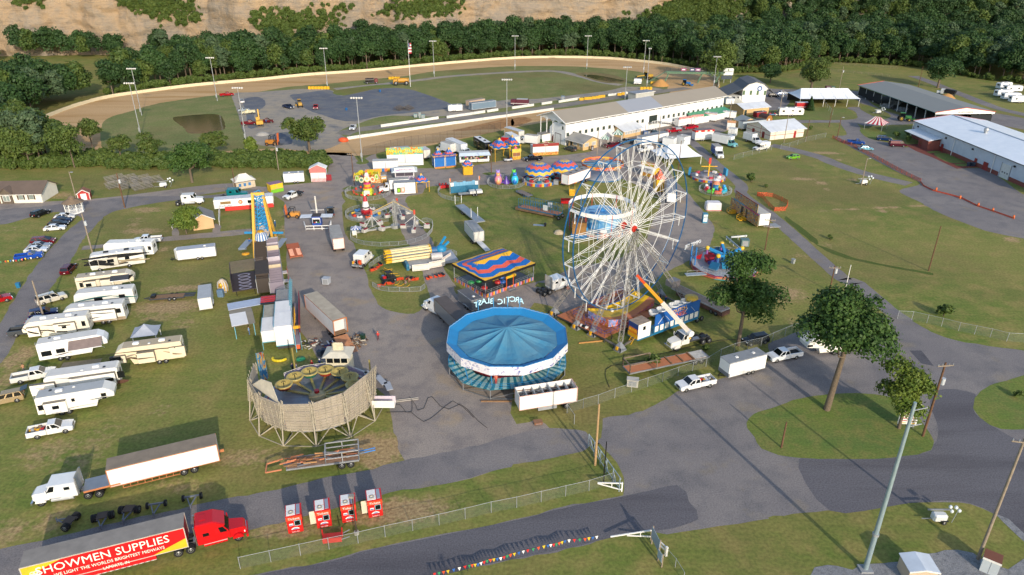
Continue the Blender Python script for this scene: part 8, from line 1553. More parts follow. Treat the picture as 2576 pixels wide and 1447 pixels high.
b,h=HT('10 1490 838 1468 388');t=Th('flagpole','tall white flagpole with a striped flag in the infield','flagpole',b);pt(t,'pole',Cy((0,0,0),(0,0,h),.13,Wt,7,.07));B=MB()
for i in range(7):B.box(.1,1.5,-.05+.05*(i%2),.05+.05*(i%2),h-6.2+i*.7,h-5.5+i*.7,mat(['a82a3a','d8d4d4'][i%2],.6))
B.box(.08,.8,-.08,.12,h-3.4,h-1.3,mat('2a3560',.6));pt(t,'flag',B)
LINK=mat('8f968e',.5,.2,.1,tr=.86);LINKD=mat('5a544c',.6,.2,.1,tr=.7)
def fence(name,s,label,h=1.6,post=Gv,link=LINK,top=True,step=None):
 P=W(s);t=Th(name,label,'fence',P[0]);B=MB();o=P[0]
 for a,b in zip(P,P[1:]):
  a,b=a-o,b-o;n=max(1,round((b-a).length/step))if step else 1
  for i in range(n):
   p,q=a.lerp(b,i/n),a.lerp(b,(i+1)/n);pt(t,'post',Cy(p,p+Zv(h+.08),.045,post,5));pt(t,'mesh_panel',MB().quad(p,q,q+Zv(h),p+Zv(h),link))
   if top:B.cyl(p+Zv(h),q+Zv(h),.025,post,4)
 pt(t,'post',Cy(P[-1]-o,P[-1]-o+Zv(h),.045,post,5))
 if top:pt(t,'top_rail',B)
 return t
fence('chain_link_fence','13 -150 1385 145 1320 430 1257 705 1197 985 1140 1245 1078 1510 1020 1765 965 2015 907 2265 845;23 45 797 280 742 515 687 740 635 975 560','long chain link fence below the ticket booths',1.75)
fence('chain_link_fence','22 685 1288 830 1247 990 1187 1150 1132 1305 1080 1450 1032 1600 975 1740 930 1870 888 2010 800 2140 745 2270 715 2400 690;32 40 640 160 590 330 520','chain link fence between the carnival lawn and the junction',1.75)
fence('chain_link_gate','22 600 1440 530 1335 685 1288','open chain link gate at the white open top trailer',1.7)
fence('chain_link_fence','32 1245 425 1385 432 1530 465 1670 497 1835 540 1990 572 2140 602 2300 642 2470 650','chain link fence with steel posts along the right road',1.75)
fence('track_fence','a 75 545 330 472 490 432 620 402 750 372 885 342 1025 312 1165 292 1310 280 1450 262 1590 235 1730 205 1870 178 2010 160;b 110 100 265 70 390 45 515 20','tall dark track fence behind the white trucks',3.4,mat('5a4a40',.7),LINKD,True)
fence('chain_link_fence','k 330 1447 770 1332 1120 1242 1240 1210','chain link fence below the camper pickup',1.7,step=5);fence('chain_link_fence','k 1460 1185 1670 1150 2060 1012 2540 905','chain link fence below the block hall',1.7,step=5);fence('chain_link_fence','30 535 1015 620 1112','short chain link fence at the marquee corner',2,step=4)
def rfence(s,label):t=fence('rail_fence',s,label,1.3,PW2,mat('7a7468',.8,tr=.86),True,4)
rfence('30 640 622 900 640 1250 662','upper rail fence at the wood edge on the far meadow');rfence('30 600 688 900 715 1170 742','lower rail fence on the far meadow')
ORM=mat('c8502a',.7,0,.3,2.,tr=.42)
fence('orange_mesh_fence','30 620 1335 730 1385;31 800 80 960 165 1100 240 1240 318 1380 390 1470 432','standing orange mesh fence along the right lot',1.15,mat('c8502a',.6),ORM,False,3);fence('orange_mesh_fence','31 1470 432 1500 472 1590 517 1720 550 1860 587 2020 667 2170 717 2370 787','collapsed orange mesh fence lying across the right lot',.45,mat('b8452a',.6),mat('c84a2a',.7,0,.3,2.,tr=.12),False,4)
fence('orange_mesh_fence','m 905 695 1000 730 1130 890 1240 990 1450 980 1490 900 1490 850 1380 790 1200 715 1080 700 905 695','orange mesh ring round a sapling on the lawn',1.15,mat('c8502a',.6),ORM,False)
for i,(x,y)in en(((1620,512),(1850,590),(2025,662),(2165,712),(2365,782))):solo('traffic_drum',Lt([(.28,0),(.28,.5),(.2,.9),(.01,.9)],mat('c8642a'),10),'orange and black drum number %s along the collapsed mesh fence'%['one','two','three','four','five'][i],'drum',W('31 %d %d'%(x,y))[0],group='drums holding the mesh fence')
def rf(pts,label,name='crowd_barrier_ring',step=2.3):
 P=[Ve(p)for p in pts];t=Th(name,label,'barrier',P[0]);o=P[0];acc=0
 def pan():
  B=Br((0,0,.12),(2.1,0,.12),.05,Gv).bar((0,0,1.1),(2.1,0,1.1),.05,Gv)
  for i in range(11):B.bar((i*.21,0,.12),(i*.21,0,1.1),.03 if 0<i<10 else .06,Gv)
  return B
 me=shared('barrier_panel',pan)
 for a,b in zip(P,P[1:]):
  n=max(1,round((b-a).length/step));h=atan2(b.y-a.y,b.x-a.x)
  for i in range(n):q=pt(t,'barrier_panel',me,loc=a.lerp(b,i/n)-o,rz=h);q.scale=((b-a).length/n/2.15,1,1)
rf(W('o 95 330 90 400 185 455 310 487 440 502 580 512 715 502 865 497 1010 477 1140 442 1240 407 1330 360 1400 275 1415 190 1400 135 1320 112 1240 122'),'silver crowd barriers curving in front of the scrambler');rf(W('o 100 300 330 222 440 172 550 130 700 105'),'silver crowd barriers behind the scrambler')
rf(W('o 390 855 545 745 670 690 790 645 920 600 1030 575 1180 578 1330 578 1480 585 1620 607 1750 635 1800 660'),'silver crowd barriers behind the folded swing ride');rf(W('o 445 1155 550 1213 710 1238 880 1238 1040 1242 1220 1232 1290 1180'),'silver crowd barriers in front of the orange chairs')
def circle(s,r,a0=0,a1=360,n=18):c=W(s)[0]if isinstance(s,str)else s;return[c+Ve((r*cos(radians(a0+(a1-a0)*i/n)),r*sin(radians(a0+(a1-a0)*i/n)),0))for i in range(n+1)]
rf(circle('b 620 1060',5.6),'barrier ring around the animal car ride');rf(circle(bpy.data.objects['lollipop_swing'].location,6.4,150,410),'barrier ring around the lollipop swing');rf(circle(bpy.data.objects['rocket_ride'].location,5.4),'barrier ring around the rocket ride');rf(circle(bpy.data.objects['bug_ride'].location,4.6),'low barrier ring around the tiny animal car ride');rf(circle('a 2100 1240',8.0,100,260,10),'barrier arc beside the kiddie train')
CON=mat('cfc3a4',.85,0,.3,.5,'a8956c');CONW=mat('d9d7cf',.8,0,.2,.5)
def wall(s,label,mt,h=1.0,step=6.,th=.45,name='concrete_wall'):
 P=[]
 for a in s:P+=W(a)
 P=spline(P,30,False);t=Th(name,label,'wall',P[0]);me=shared(('wall_block',mt.name,h),lambda:Bx(0,1,-th/2,th/2,0,h,mt));last=P[0];d=0
 for p in P[1:]:
  if(p-last).length>=step or p is P[-1]:
   L=(p-last).length
   if L>.3:q=pt(t,'wall_block',me,loc=last-P[0],rz=atan2(p.y-last.y,p.x-last.x));q.scale=(L-.06,1,R.uniform(.96,1.06))
   last=p
wall(OUTER,'long weathered concrete wall round the outside of the race track',CON,1.3)
for s,lb in((('10 1205 1228 1760 1148',),'left part of the white pit wall beside the transformers'),(('10 1840 1142 2210 1088',),'white pit wall in front of the blue grey office'),(('10 2230 1085 2335 1068',),'short white wall block right of the blue grey office'),(('20 0 1052 210 1022',),'white pit wall in front of the fire engine'),(('20 285 1012 385 997',),'short white wall beside the portable toilet'),(('20 450 992 650 960',),'white wall before the row of yellow barriers'),(('20 925 928 1115 905',),'white wall with an orange end behind the grandstand'),(('10 880 1348 1740 1222 2465 1122','20 400 1062'),'long low white wall along the home straight')):wall(s,lb,CONW,1.0,4.)
for i,(x,y)in en(((668,968),(715,962),(748,960),(788,955),(825,950),(850,943),(877,940),(1035,922),(1075,915))):solo('plastic_barrier',Rx(-1.0,1.0,-.5,.5,0,1.15,mat('d8a51f',.45),.15),'yellow water barrier, number %s of the row behind the grandstand'%['one','two','three','four','five','six','seven','eight','nine'][i],'barrier',W('20 %d %d'%(x,y))[0],.12,'yellow water barriers')
for s,lb,n in(('10 505 860','stack of yellow barriers beside the infield mast',7),('10 1280 765','yellow barriers on the far verge near the water truck',4),('20 1235 865','yellow barriers on the verge behind the grandstand',4),('20 1335 812','yellow barriers in front of the sand heap',3)):
 t=Th('barrier_stack',lb,'barrier',W(s)[0])
 for i in range(n):pt(t,'barrier',Rx(i*1.5,i*1.5+1.35,-.5,.5+.3*(i%2),0,1.3,mat('d8a51f',.45),.12))
p=W('20 1430 825')[0];solo('sand_heap',Lt([(4.6,0),(3.2,1.3),(1.4,2.6),(.3,3.2),(.01,3.2)],mat('b8884e',.95,0,.2,2.,bump=.6),18),'orange sand heap in front of the footbridge','sand heap',p);solo('sand_heap',Lt([(3.6,0),(1.8,1.5),(.01,2.0)],mat('b8884e',.95,0,.2,2.,bump=.6),14),'small sand heap beside the dump truck','sand heap',W('30 1725 945')[0])
def bunting(s,label,n,h=1.0):
 P=W(s);t=Th('bunting',label,'bunting',P[0]);o=P[0];pts=[(a-o)+Zv(h-.15*(i%2))for i,a in en(spline(P,4,False))];pt(t,'string',MB().tube(pts,.02,Bk,4))
 for p in P[::2]:pt(t,'stake',Cy(p-o,p-o+Zv(h),.03,Dg,5))
 ck=[mat(c,.5)for c in('c82a2a','2f8a5a','d8502a','d8b82a','2a5fa8','e4e4e2')];L=len(pts)-1
 for i in range(n):
  u=(i+.5)/n*L;k=int(u);p=pts[k].lerp(pts[k+1],u-k);d=(pts[k+1]-pts[k]).normalized()*.2;pt(t,'pennant',MB().add([p-d,p+d,p+Ve((.03,-.05,-.5))],[(0,1,2)],ck[i%6]))
bunting('13 1700 1490 1850 1450 2040 1410 2240 1355 2465 1298;23 150 1250 330 1215 520 1165 700 1140 830 1125','string of coloured pennants along the front road',42);bunting('01 -60 1240 60 1225 180 1215 320 1190','string of pennants in front of the blue pickup',12)
t=Th('barrier_gate','white swing gate at the end of the chain link fence','gate',W('23 1055 640')[0]);o=t.location;a=W('23 820 620')[0]-o;pt(t,'post',Br((0,0,0),(0,0,1.5),.16,Wt));pt(t,'arm',Br((0,0,1.35),a+Zv(1.1),.14,Wt).bar((0,0,.25),a+Zv(1.0),.12,Wt).bar(a*.42+Zv(.5),a*.42+Zv(1.2),.1,Wt))
t=Th('barrier_gate','white swing gate lying along the road by the blank sign','gate',W('23 1335 1105')[0]);o=t.location;a=W('23 945 1112')[0]-o;pt(t,'arm',Br((0,0,1.5),a+Zv(.6),.14,Wt).bar((0,0,.5),a*.6+Zv(.75),.12,Wt).bar(a*.27+Zv(.55),a*.27+Zv(1.2),.1,Wt));pt(t,'post',Br((0,0,0),(0,0,1.6),.14,PW2))
a,b=W('23 735 215 1030 640');o_,h,L=fab(a,b);t=Th('sliding_gate','long galvanised sliding gate beside the pale pole','gate',o_,h);GB=mat('9fb0bd',.4,.3)
for i in range(6):pt(t,'gate_post',Cy((L*i/5,0,0),(L*i/5,0,2.3),.07,GB,6))
pt(t,'frame',Cy((0,.15,.3),(L,.15,.3),.06,GB,6).cyl((0,.15,2.0),(L,.15,2.0),.06,GB,6));pt(t,'bracing',MB().tube([(L*i/8,.15,.3 if i%2 else 2.0)for i in range(9)],.045,GB,5));pt(t,'mesh_panel',MB().quad((0,.17,.3),(L,.17,.3),(L,.17,2.0),(0,.17,2.0),LINK))
a,b=W('23 1335 1140 1408 1290');o_,h,L=fab(a,b);t=Th('notice_board','blank grey notice board on timber posts by the swing gate','sign',o_,h);pt(t,'board',Bx(0,L,-.06,0,1.0,2.7,mat('8f9ca6')))
for x in(.1,L-.1):pt(t,'post',Br((x,.06,0),(x,.06,2.8),.14,PW2))
a,b=W('23 1397 1310 1435 1370');o_,h,L=fab(a,b);t=Th('notice_board','smaller grey notice board behind the larger blank one','sign',o_,h);pt(t,'board',Bx(0,L,-.06,0,.7,1.9,mat('9fb0b8')));pt(t,'post',Br((0,.06,0),(0,.06,2.0),.13,PW2).bar((L,.06,0),(L,.06,2.0),.13,PW2))
a,b=W('23 1410 1190 1480 1260');o_,h,L=fab(a,b);t=Th('guard_rail','white two bar guard rail ending in a thick post','guard rail',o_,h);pt(t,'rail',Br((0,0,1.2),(L,0,1.2),.14,Wt).bar((0,0,.7),(L,0,.7),.14,Wt));pt(t,'post',Br((L,0,0),(L,0,1.4),.26,Wt))
fence('chain_link_fence','23 1480 1265 1570 1370 1650 1500','chain link fence running off below the notice boards',1.3)
p=W('33 1270 30')[0];t=Th('direction_sign','white direction sign with yellow arrows on the traffic island','sign',p+Ve((.8,0,0)),-.1);pt(t,'header_panel',Bx(-1.3,1.3,-.1,.1,2.9,4.4,mat('dcdcda')).box(-.5,.3,-.13,-.1,3.3,4.2,mat('c8402a')).box(.2,.8,-.125,-.1,3.1,3.9,mat('2a5fa8')))
for i in range(4):pt(t,'sign_row',Bx(-1.3,1.3,-.08,.08,2.45-i*.42,2.82-i*.42,mat('dcdcda')).box(-1.1,-.1,-.1,-.08,2.56-i*.42,2.7-i*.42,mat('a83a3a')).box(.1,1.1,-.1,-.08,2.56-i*.42,2.7-i*.42,mat('a83a3a')))
for q in(-1,1):pt(t,'arrow',MB().add([(q*1.2,-.1,.98),(q*.8,-.1,1.14),(q*.8,-.1,1.04),(q*.2,-.1,1.04),(q*.2,-.1,.92),(q*.8,-.1,.92),(q*.8,-.1,.82)],[tu(range(7))if q<0 else tu(range(6,-1,-1))],YEL))
pt(t,'arrow_panel',Bx(-1.3,1.3,-.08,.08,.75,1.2,mat('dcdcda')));pt(t,'post',Br((-1.1,.15,0),(-1.1,.15,4.3),.12,St).bar((1.1,.15,0),(1.1,.15,4.3),.12,St))
TB=mat('c8201f',.4)
def booth(s,label,door):
 a,b=W(s);o_,h,L=fab(a,b);L=1.75;t=Th('ticket_booth',label,'ticket booth',o_,h,'red ticket booths in a row');D=1.9;H=2.75
 pt(t,'body',Bx(0,L,0,D,.12,H,TB));pt(t,'roof',Bx(-.06,L+.06,-.1,D+.06,H,H+.08,TB).box(.05,L*.62,.05,D*.45,H+.08,H+.12,Wt).box(.05,L*.62,D*.5,D-.05,H+.08,H+.12,Wt).box(L*.68,L*.92,.1,D-.1,H+.08,H+.14,mat('8f98a6',.4)));pt(t,'roof_fan',Lt([(.3,.12),(.3,.2),(.2,.2),(.2,.12)],mat('b0a48c'),16,(L*.34,D*.25,H)))
 pt(t,'sign_panel',Bx(-.04,L+.04,-.14,-.02,2.15,H+.02,mat('d8402a',.4)).box(.1,L-.1,-.16,-.14,2.22,H-.06,mat('c8502a',.4)));text(t,'Tickets',.46,(L/2,-.18,2.45),(pi/2,0,0),Wt,.01)
 o=pt(t,'window',Bx(L*.48,L*.9,-.04,0,1.2,2.0,mat('7fb4bc',.4)));pt(o,'pane',Bx(L*.52,L*.86,-.06,-.04,1.3,1.94,Gl));pt(t,'price_card',Bx(L*.14,L*.4,-.03,0,1.3,1.62,Wt).box(L*.16,L*.38,-.04,-.03,1.35,1.48,mat('2a4f9c')))
 pt(t,'emblem',MB().add([(L*.5+.5*cos(pi*i/10),-.02,.62+.36*sin(pi*i/10))for i in range(11)],[tu(range(10,-1,-1))],Wt).add([(L*.5+.36*cos(pi*i/10),-.03,.64+.24*sin(pi*i/10))for i in range(11)],[tu(range(10,-1,-1))],mat('8a94b8')).box(L*.5-.52,L*.5+.52,-.04,-.01,.55,.68,mat('a8202a')))
 text(t,'Reithoffer',.22,(L/2,-.02,.3),(pi/2,0,0),Wt,.008)
 if door:pt(t,'door',Bx(-.06,0,.3,1.1,.15,2.1,mat('d8cdb8'))if door<2 else Bx(-.75,-.02,.9,.96,.15,2.1,mat('d8cdb8')))
booth('13 315 1057 417 1037','first ticket booth from the left, its doors shut',0);booth('13 592 1005 692 985','second ticket booth from the left with a cream door ajar',2);booth('13 835 952 935 935','third ticket booth, standing beside the lamp post',0);booth('13 1088 903 1190 884','rightmost ticket booth with a cream door ajar',2)
p=W('13 740 1110')[0];t=Th('loader_bucket','red loader bucket with upright forks against the chain link fence','bucket',p,.15);pt(t,'shell',MB().prism([(-.5,.1),(-.6,.9),(.5,.7),(.6,.1)],-1.1,1.1,mat('c8302a')),rz=pi/2);pt(t,'fork',Br((-1.1,.2,.1),(-1.15,.4,1.5),.14,RED).bar((1.1,.2,.1),(1.15,.4,1.5),.14,RED));pt(t,'tine',Br((1.1,-.4,.4),(2.0,-.2,.5),.08,Gy).bar((1.1,.3,.6),(2.0,.5,.9),.08,Gy))
def lighttower(s,label,sc=1.):
 c,h,L=seg('*'+s);t=Th('light_tower',label,'generator',c,h);t.scale=(sc,)*3;pt(t,'generator_box',Rx(-1,1,-.6,.6,.5,1.5,mat('d2d4d2',.4),.2));pt(t,'folded_mast',Br((-1.6,.5,1.7),(1.5,.5,1.8),.18,St));pt(t,'drawbar',Br((-1,0,.5),(-2.4,0,.45),.1,St));pt(t,'fender',Bx(.0,1.0,-.8,.8,.62,.7,Bk))
 for q in(-.7,.7):wheel(t,.5,q,.32,.2)
 for i,(x,z)in en(((1.5,2.3),(2.1,2.5),(1.9,1.5),(2.7,1.9))):pt(t,'flood_lamp',MB().ball((x,.5-.3*(i%2),z),(.26,.26,.3),mat('d5dde0',.2),8,6))
 pt(t,'outrigger',Br((1.8,-.3,.1),(2.6,.3,1.8),.06,Gv))
lighttower('01 1520 490 1640 478','white light tower trailer behind the bleacher boards');lighttower('31 850 458 985 455','light tower trailer at the lamp pole on the right lawn');lighttower('33 1545 925 1720 930','light tower trailer on the lawn at the bottom right',.85);lighttower('30 1030 1100 1090 1100','light tower trailer in front of the pavilion')
def cabinet(s,label,col,sx=.7,sy=.6,h=1.4,name='generator_cabinet',cat='cabinet'):t=Th(name,label,cat,W(s)[0],R.uniform(-.2,.2));m_=mat(col,.5);pt(t,'cabinet_body',Bx(-sx,sx,-sy,sy,.15,h,m_));pt(t,'cap',Bx(-sx-.06,sx+.06,-sy-.06,sy+.06,h,h+.08,m_));pt(t,'door',Bx(-sx*.7,sx*.7,-sy-.03,-sy,.3,h-.15,Gy));return t
for a in(('11 683 1415','grey power cabinet on the midway above the open semi trailer','a9adb2'),('b 1607 1085','grey power cabinet left of the white semi trailer','8a8f92'),('10 1540 1135','green transformer box beside the pit wall, left','7f9a98'),('10 1580 1140','tall green switch box beside the pit wall','8aa3a0',.4,.4,2.2),('10 1612 1142','green transformer box beside the pit wall, right','7f9a98'),('n 1990 405','dark green box beside the silver guard rail','5a7472',.9,.8,1.7),('20 490 975','grey portable toilet with a white roof in the infield','6a7f92',.7,.7,2.2),('b 2320 410','dark brown cabinet beside the tan food building','4a2a26',.4,.4,1.6),('22 1160 1075','grey electric meter box at the timber trailer','b8b4aa',.9,.5,1.4),('30 575 865','maroon waste container beside the marquee','5a1f2e',1.2,.9,1.6),('30 620 862','green waste container beside the marquee','2a5a3c',1.,.9,1.4),('c 895 690','blue waste container by the grandstand ramp','1f4f8c',.8,.7,1.4),('c 950 680','black waste container by the grandstand ramp','1a1f24',.8,.7,1.4),('22 250 1440','brown wooden crate behind the open top trailer','7a5238',.6,.4,.5)):cabinet(*a)
bin_('12 617 782','blue lidded bin left of its twin by the open trailer','1f2a3a');bin_('12 660 765','blue lidded bin with bags beside the open trailer','1a2a44');bin_('12 1033 622','dark green wheeled bin beside the wood scraps','1c3a2a');bin_('02 182 122','blue barrel bin on the lawn at the left lane','1f6f9a');bin_('31 238 1215','grey barrel bin on the lawn under the crossarm pole','8f9494');bin_('21 320 858','small black canister beside the metal sheet','15171a',sc=.8);bin_('10 1195 888','blue barrel on the dark gravel lot','1f5f9a');bin_('10 873 1065','blue barrel lying in the middle of the lot','1f5f9a')
def machine(s,label,col,kind,name,cat='machine',sc=1.):
 c,h,L=seg('*'+s);t=Th(name,label,cat,c,h);t.scale=(sc,)*3;m_=mat(col,.5,0,.2)
 if kind=='fork':
  pt(t,'body',Rx(-1.8,.6,-.8,.8,.5,1.5,m_,.15));pt(t,'roll_cage',rail(0,[(-.6,-.7,1.4),(.7,-.7,1.4),(.7,.7,1.4),(-.6,.7,1.4),(-.6,-.7,1.4)],1.2,Bk,1,.1));pt(t,'lift_mast',Br((1.5,-.45,.2),(1.7,-.45,3.3),.2,mat('c8642a')).bar((1.5,.45,.2),(1.7,.45,3.3),.2,mat('c8642a')).box(1.6,1.75,-.6,.6,.3,.9,Dg).box(1.7,2.8,-.5,-.35,.25,.32,Dg).box(1.7,2.8,.35,.5,.25,.32,Dg));ws=((.9,.6),(-1.3,.45))
 elif kind=='tractor':
  pt(t,'hood',Rx(.3,2.3,-.45,.45,.9,1.8,m_,.1));pt(t,'cab',Bx(-1.2,.4,-.7,.7,1.2,2.6,Gl,tx=.1,ty=.1).box(-1.15,.35,-.65,.65,2.6,2.75,m_));pt(t,'loader',Br((.6,-.6,1.5),(3.0,-.6,.6),.18,m_).bar((.6,.6,1.5),(3.0,.6,.6),.18,m_).box(2.9,3.6,-.9,.9,.3,.9,m_));ws=((-.7,.85),(1.7,.5))
 elif kind=='excavator':
  pt(t,'track',Bx(-1.5,1.5,-1.2,-.7,0,.8,Dg).box(-1.5,1.5,.7,1.2,0,.8,Dg));pt(t,'house',Rx(-1.8,.8,-1.1,1.1,.9,2.0,m_,.15).box(-.2,.9,.2,1.0,2.0,2.9,m_));pt(t,'arm',Br((.8,0,1.6),(2.6,0,4.8),.4,m_).bar((2.6,0,4.8),(4.4,0,3.0),.32,m_).box(4.2,4.9,-.5,.5,2.0,3.0,Dg));ws=()
 elif kind=='grader':
  pt(t,'engine',Rx(-3.6,-1.2,-.8,.8,1.0,2.2,m_,.12));pt(t,'cab',Bx(-1.2,.2,-.7,.7,1.4,3.1,Gl).box(-1.25,.25,-.75,.75,3.1,3.25,m_));pt(t,'frame',Br((.2,0,1.8),(3.8,0,1.5),.35,m_).bar((0,-1.6,.4),(1.6,1.6,.4),.2,m_,.6));ws=((-3,.65),(-1.6,.65),(3.5,.6))
 elif kind=='tanker':
  pt(t,'tank',Cy((-3,0,1.9),(1.2,0,1.9),.95,m_,12));pt(t,'cab',Rx(1.5,3.2,-1,1,.7,2.5,mat('6a2a2e')if col<'5' else m_,.15).box(2.0,3.23,-.8,.8,1.7,2.3,Gl));pt(t,'frame',Bx(-3.2,3.2,-.5,.5,.7,1.0,Dg));ws=((-2.2,.5),(2.4,.5))if col<'5' else((-2.0,.85),(2.2,.85))
 elif kind=='dump':
  pt(t,'tray',MB().prism([(-3.2,1.2),(-3.4,2.6),(.8,2.7),(.6,1.2)],-1.15,1.15,Bk));pt(t,'cab',Rx(1.0,2.4,-1,1,.8,2.7,m_,.15).rbox(2.4,3.9,-.8,.8,.7,1.7,m_,.12).box(1.9,2.43,-.85,.85,1.8,2.5,Gl));ws=((-2.6,.5),(-1.4,.5),(3.0,.5))
 elif kind=='fire':
  pt(t,'body',Rx(-3.6,1.4,-1.15,1.15,.6,2.6,m_,.1));pt(t,'cab',Rx(1.5,3.6,-1.1,1.1,.6,2.5,m_,.15).box(2.4,3.63,-.9,.9,1.6,2.3,Gl));pt(t,'ladder_rack',Bx(-3.2,1.2,-.9,.9,2.6,2.75,ALU));pt(t,'white_band',Bx(-3.62,3.6,-1.17,1.17,1.0,1.15,Wt));ws=((-2.4,.5),(2.5,.5))
 elif kind=='buggy':
  pt(t,'body',Rx(-1.4,1.3,-.7,.7,.4,.85,m_,.12));pt(t,'roll_cage',rail(Bx(-.5,.6,-.6,.6,1.75,1.82,Bk),[(-.5,-.6,.8),(.6,-.6,.8),(.6,.6,.8),(-.5,.6,.8),(-.5,-.6,.8)],1.0,Bk,1,.06));pt(t,'seat',Bx(-.4,.2,-.5,.5,.85,1.2,Bk));pt(t,'cargo',Bx(-1.2,-.6,-.5,0,.85,1.2,RED).box(-1.1,-.7,.1,.6,.85,1.15,BLUE));ws=((-.9,.32),(.9,.32))
 for x,r in ws:
  for q in(-.95,.95):wheel(t,x,q if kind not in('tractor','buggy')else q*.8,r,.3,mat('d8b02a')if kind=='tractor' else(RIM if kind in('dump','fire','buggy','tanker')else m_))
 return t
machine('f 1500 640 1200 640','orange forklift with a tall mast on the midway','c88a3a','fork','forklift');machine('30 1225 1165 1370 1172','green farm tractor with a front loader by the pavilion','2a6a2f','tractor','farm_tractor','tractor',1.25);machine('10 45 1245 35 1190','yellow excavator in the infield','c89a3a','excavator','excavator','excavator',1.2);machine('10 440 1055 400 1000','yellow road grader in the infield','b08a3a','grader','road_grader','grader');machine('10 1060 810 1170 806','dark tank truck on the far infield lane','2a2624','tanker','tank_truck','truck');machine('10 1475 820 1330 824','yellow water truck in the infield beside the flagpole','b8842a','tanker','water_truck','truck',1.25);machine('30 1810 936 1628 912','white and black dump truck behind the pavilion','d5d8d8','dump','dump_truck','truck',1.1);machine('20 145 1022 5 1018','maroon fire engine in the infield','5a1f2e','fire','fire_engine','truck',1.1);machine('20 1330 765 1230 770','yellow grader beside the sand heap','b8902a','grader','road_grader','grader',1.2);machine('20 1640 825 1700 830','blue tractor on the track bend','2a6fb0','tractor','farm_tractor','tractor',1.1);machine('10 120 1400 205 1400','rusty yellow loader behind the hedge','b0742a','fork','wheel_loader','machine',1.3);machine('o 620 1080 790 1040','black utility buggy loaded with coolers beside the folded swing','1a1c1c','buggy','utility_buggy','buggy',1.15);machine('b 725 615 580 625','white golf buggy parked by the yellow food booth','c8ccd0','buggy','golf_buggy','buggy');machine('k 1225 380 1285 382','blue golf cart beside the travel trailer','5a7aa0','buggy','golf_cart','buggy');machine('k 1335 380 1395 382','cream golf cart nearest the travel trailer','d8d8c8','buggy','golf_cart','buggy')
for i,(x,y,lb)in en(((1130,420,'upper left bleacher of the parked group behind the brown pole'),(1250,420,'upper second bleacher of the parked group'),(1380,425,'upper third bleacher of the parked group'),(1490,435,'upper right bleacher of the parked group'),(1140,480,'lower left bleacher of the parked group'),(1260,485,'lower middle bleacher of the parked group'),(1390,495,'lower right bleacher of the parked group'))):bleacher('bleacher','01 %d %d %d %d'%(x-60,y+18,x+60,y-8),lb,5.5,5,mt=mat('a49c8e',.5,.2,.3,2.),group='bleachers parked on the lawn')
for s,lb in(('10 1380 1075 1440 1045','left stack of bleacher boards on the dark lot'),('10 1470 1075 1530 1040','right stack of bleacher boards on the dark lot')):bleacher('bleacher',s,lb,6,5,mt=mat('6a5f52',.8))
def person(s,label,top,legs,head='c89a7a',pose='stand',rz=0.,hat=None,base=0.):
 p=W(s,base)[0]if isinstance(s,str)else s
 J={'pelvis':(0,0,.95,.14),'waist':(0,.0,1.12,.125),'chest':(0,0,1.33,.15),'neck':(0,0,1.5,.06),'skull':(0,.01,1.66,.095)}
 dz=0
 if pose=='crouch':J={'pelvis':(0,-.1,.5,.15),'waist':(0,.0,.66,.13),'chest':(0,.14,.84,.15),'neck':(0,.24,.98,.06),'skull':(0,.3,1.1,.1)}
 pz=J['pelvis'][2];E=[('pelvis','waist'),('waist','chest'),('chest','neck'),('neck','skull')]
 for q,sd in((-1,'a'),(1,'b')):
  st=.22*q if pose=='walk' else .02*q
  if pose=='crouch':L=((q*.12,-.06,pz,.1),(q*.18,.3,.5,.075),(q*.16,.08,.1,.05),(q*.16,.22,.04,.045))
  else:L=((q*.1,0,.9,.1),(q*.11,st*.6+.02,.5,.07),(q*.11,st,.1,.05),(q*.12,st+.13,.04,.045))
  for n,v in zip(('hip','knee','ankle','toe'),L):J[n+sd]=v
  E+=[('pelvis','hip'+sd),('hip'+sd,'knee'+sd),('knee'+sd,'ankle'+sd),('ankle'+sd,'toe'+sd)]
  cx,cy,cz,_=J['chest'];J['shoulder'+sd]=(cx+q*.2,cy,cz+.08,.07);J['elbow'+sd]=(cx+q*.26,cy+(.1 if pose=='stand' else-.1*q),cz-.2,.05);J['hand'+sd]=(cx+q*.22,cy+.22+(-.15*q if pose=='walk' else 0),cz-.36,.045)
  E+=[('chest','shoulder'+sd),('shoulder'+sd,'elbow'+sd),('elbow'+sd,'hand'+sd)]
 ks=list(J);me=bpy.data.meshes.new('body');me.from_pydata([J[k][:3]for k in ks],[(ks.index(a),ks.index(b))for a,b in E],[]);o=bpy.data.objects.new('tmp',me);COL.objects.link(o);md=o.modifiers.new('s','SKIN');sv=me.skin_vertices[0].data
 for i,k in en(ks):sv[i].radius=(J[k][3],)*2;sv[i].use_root=k=='pelvis'
 o.modifiers.new('d','SUBSURF').levels=1
 dg=bpy.context.evaluated_depsgraph_get();m2=bpy.data.meshes.new_from_object(o.evaluated_get(dg));bpy.data.objects.remove(o);m2.name='body';m2.materials.clear()
 for c in(top,legs,head):m2.materials.append(mat(c,.8))
 nz=J['neck'][2]
 for f in m2.polygons:c=f.center;f.material_index=2 if c.z>nz or(abs(c.x)>.2 and c.z<J['chest'][2]-.3 and c.y>.1 and c.z>pz*.7)else(1 if c.z<pz+.03 else 0);f.use_smooth=True
 t=Th('person',label,'person',p,rz);pt(t,'body',m2);k=J['skull'];pt(t,'helmet' if hat else 'hair',Lt([(.125,0),(.12,.06),(.07,.12),(.01,.135)],mat(hat or '2a221c',.5),10,(k[0],k[1],k[2]+.03)))
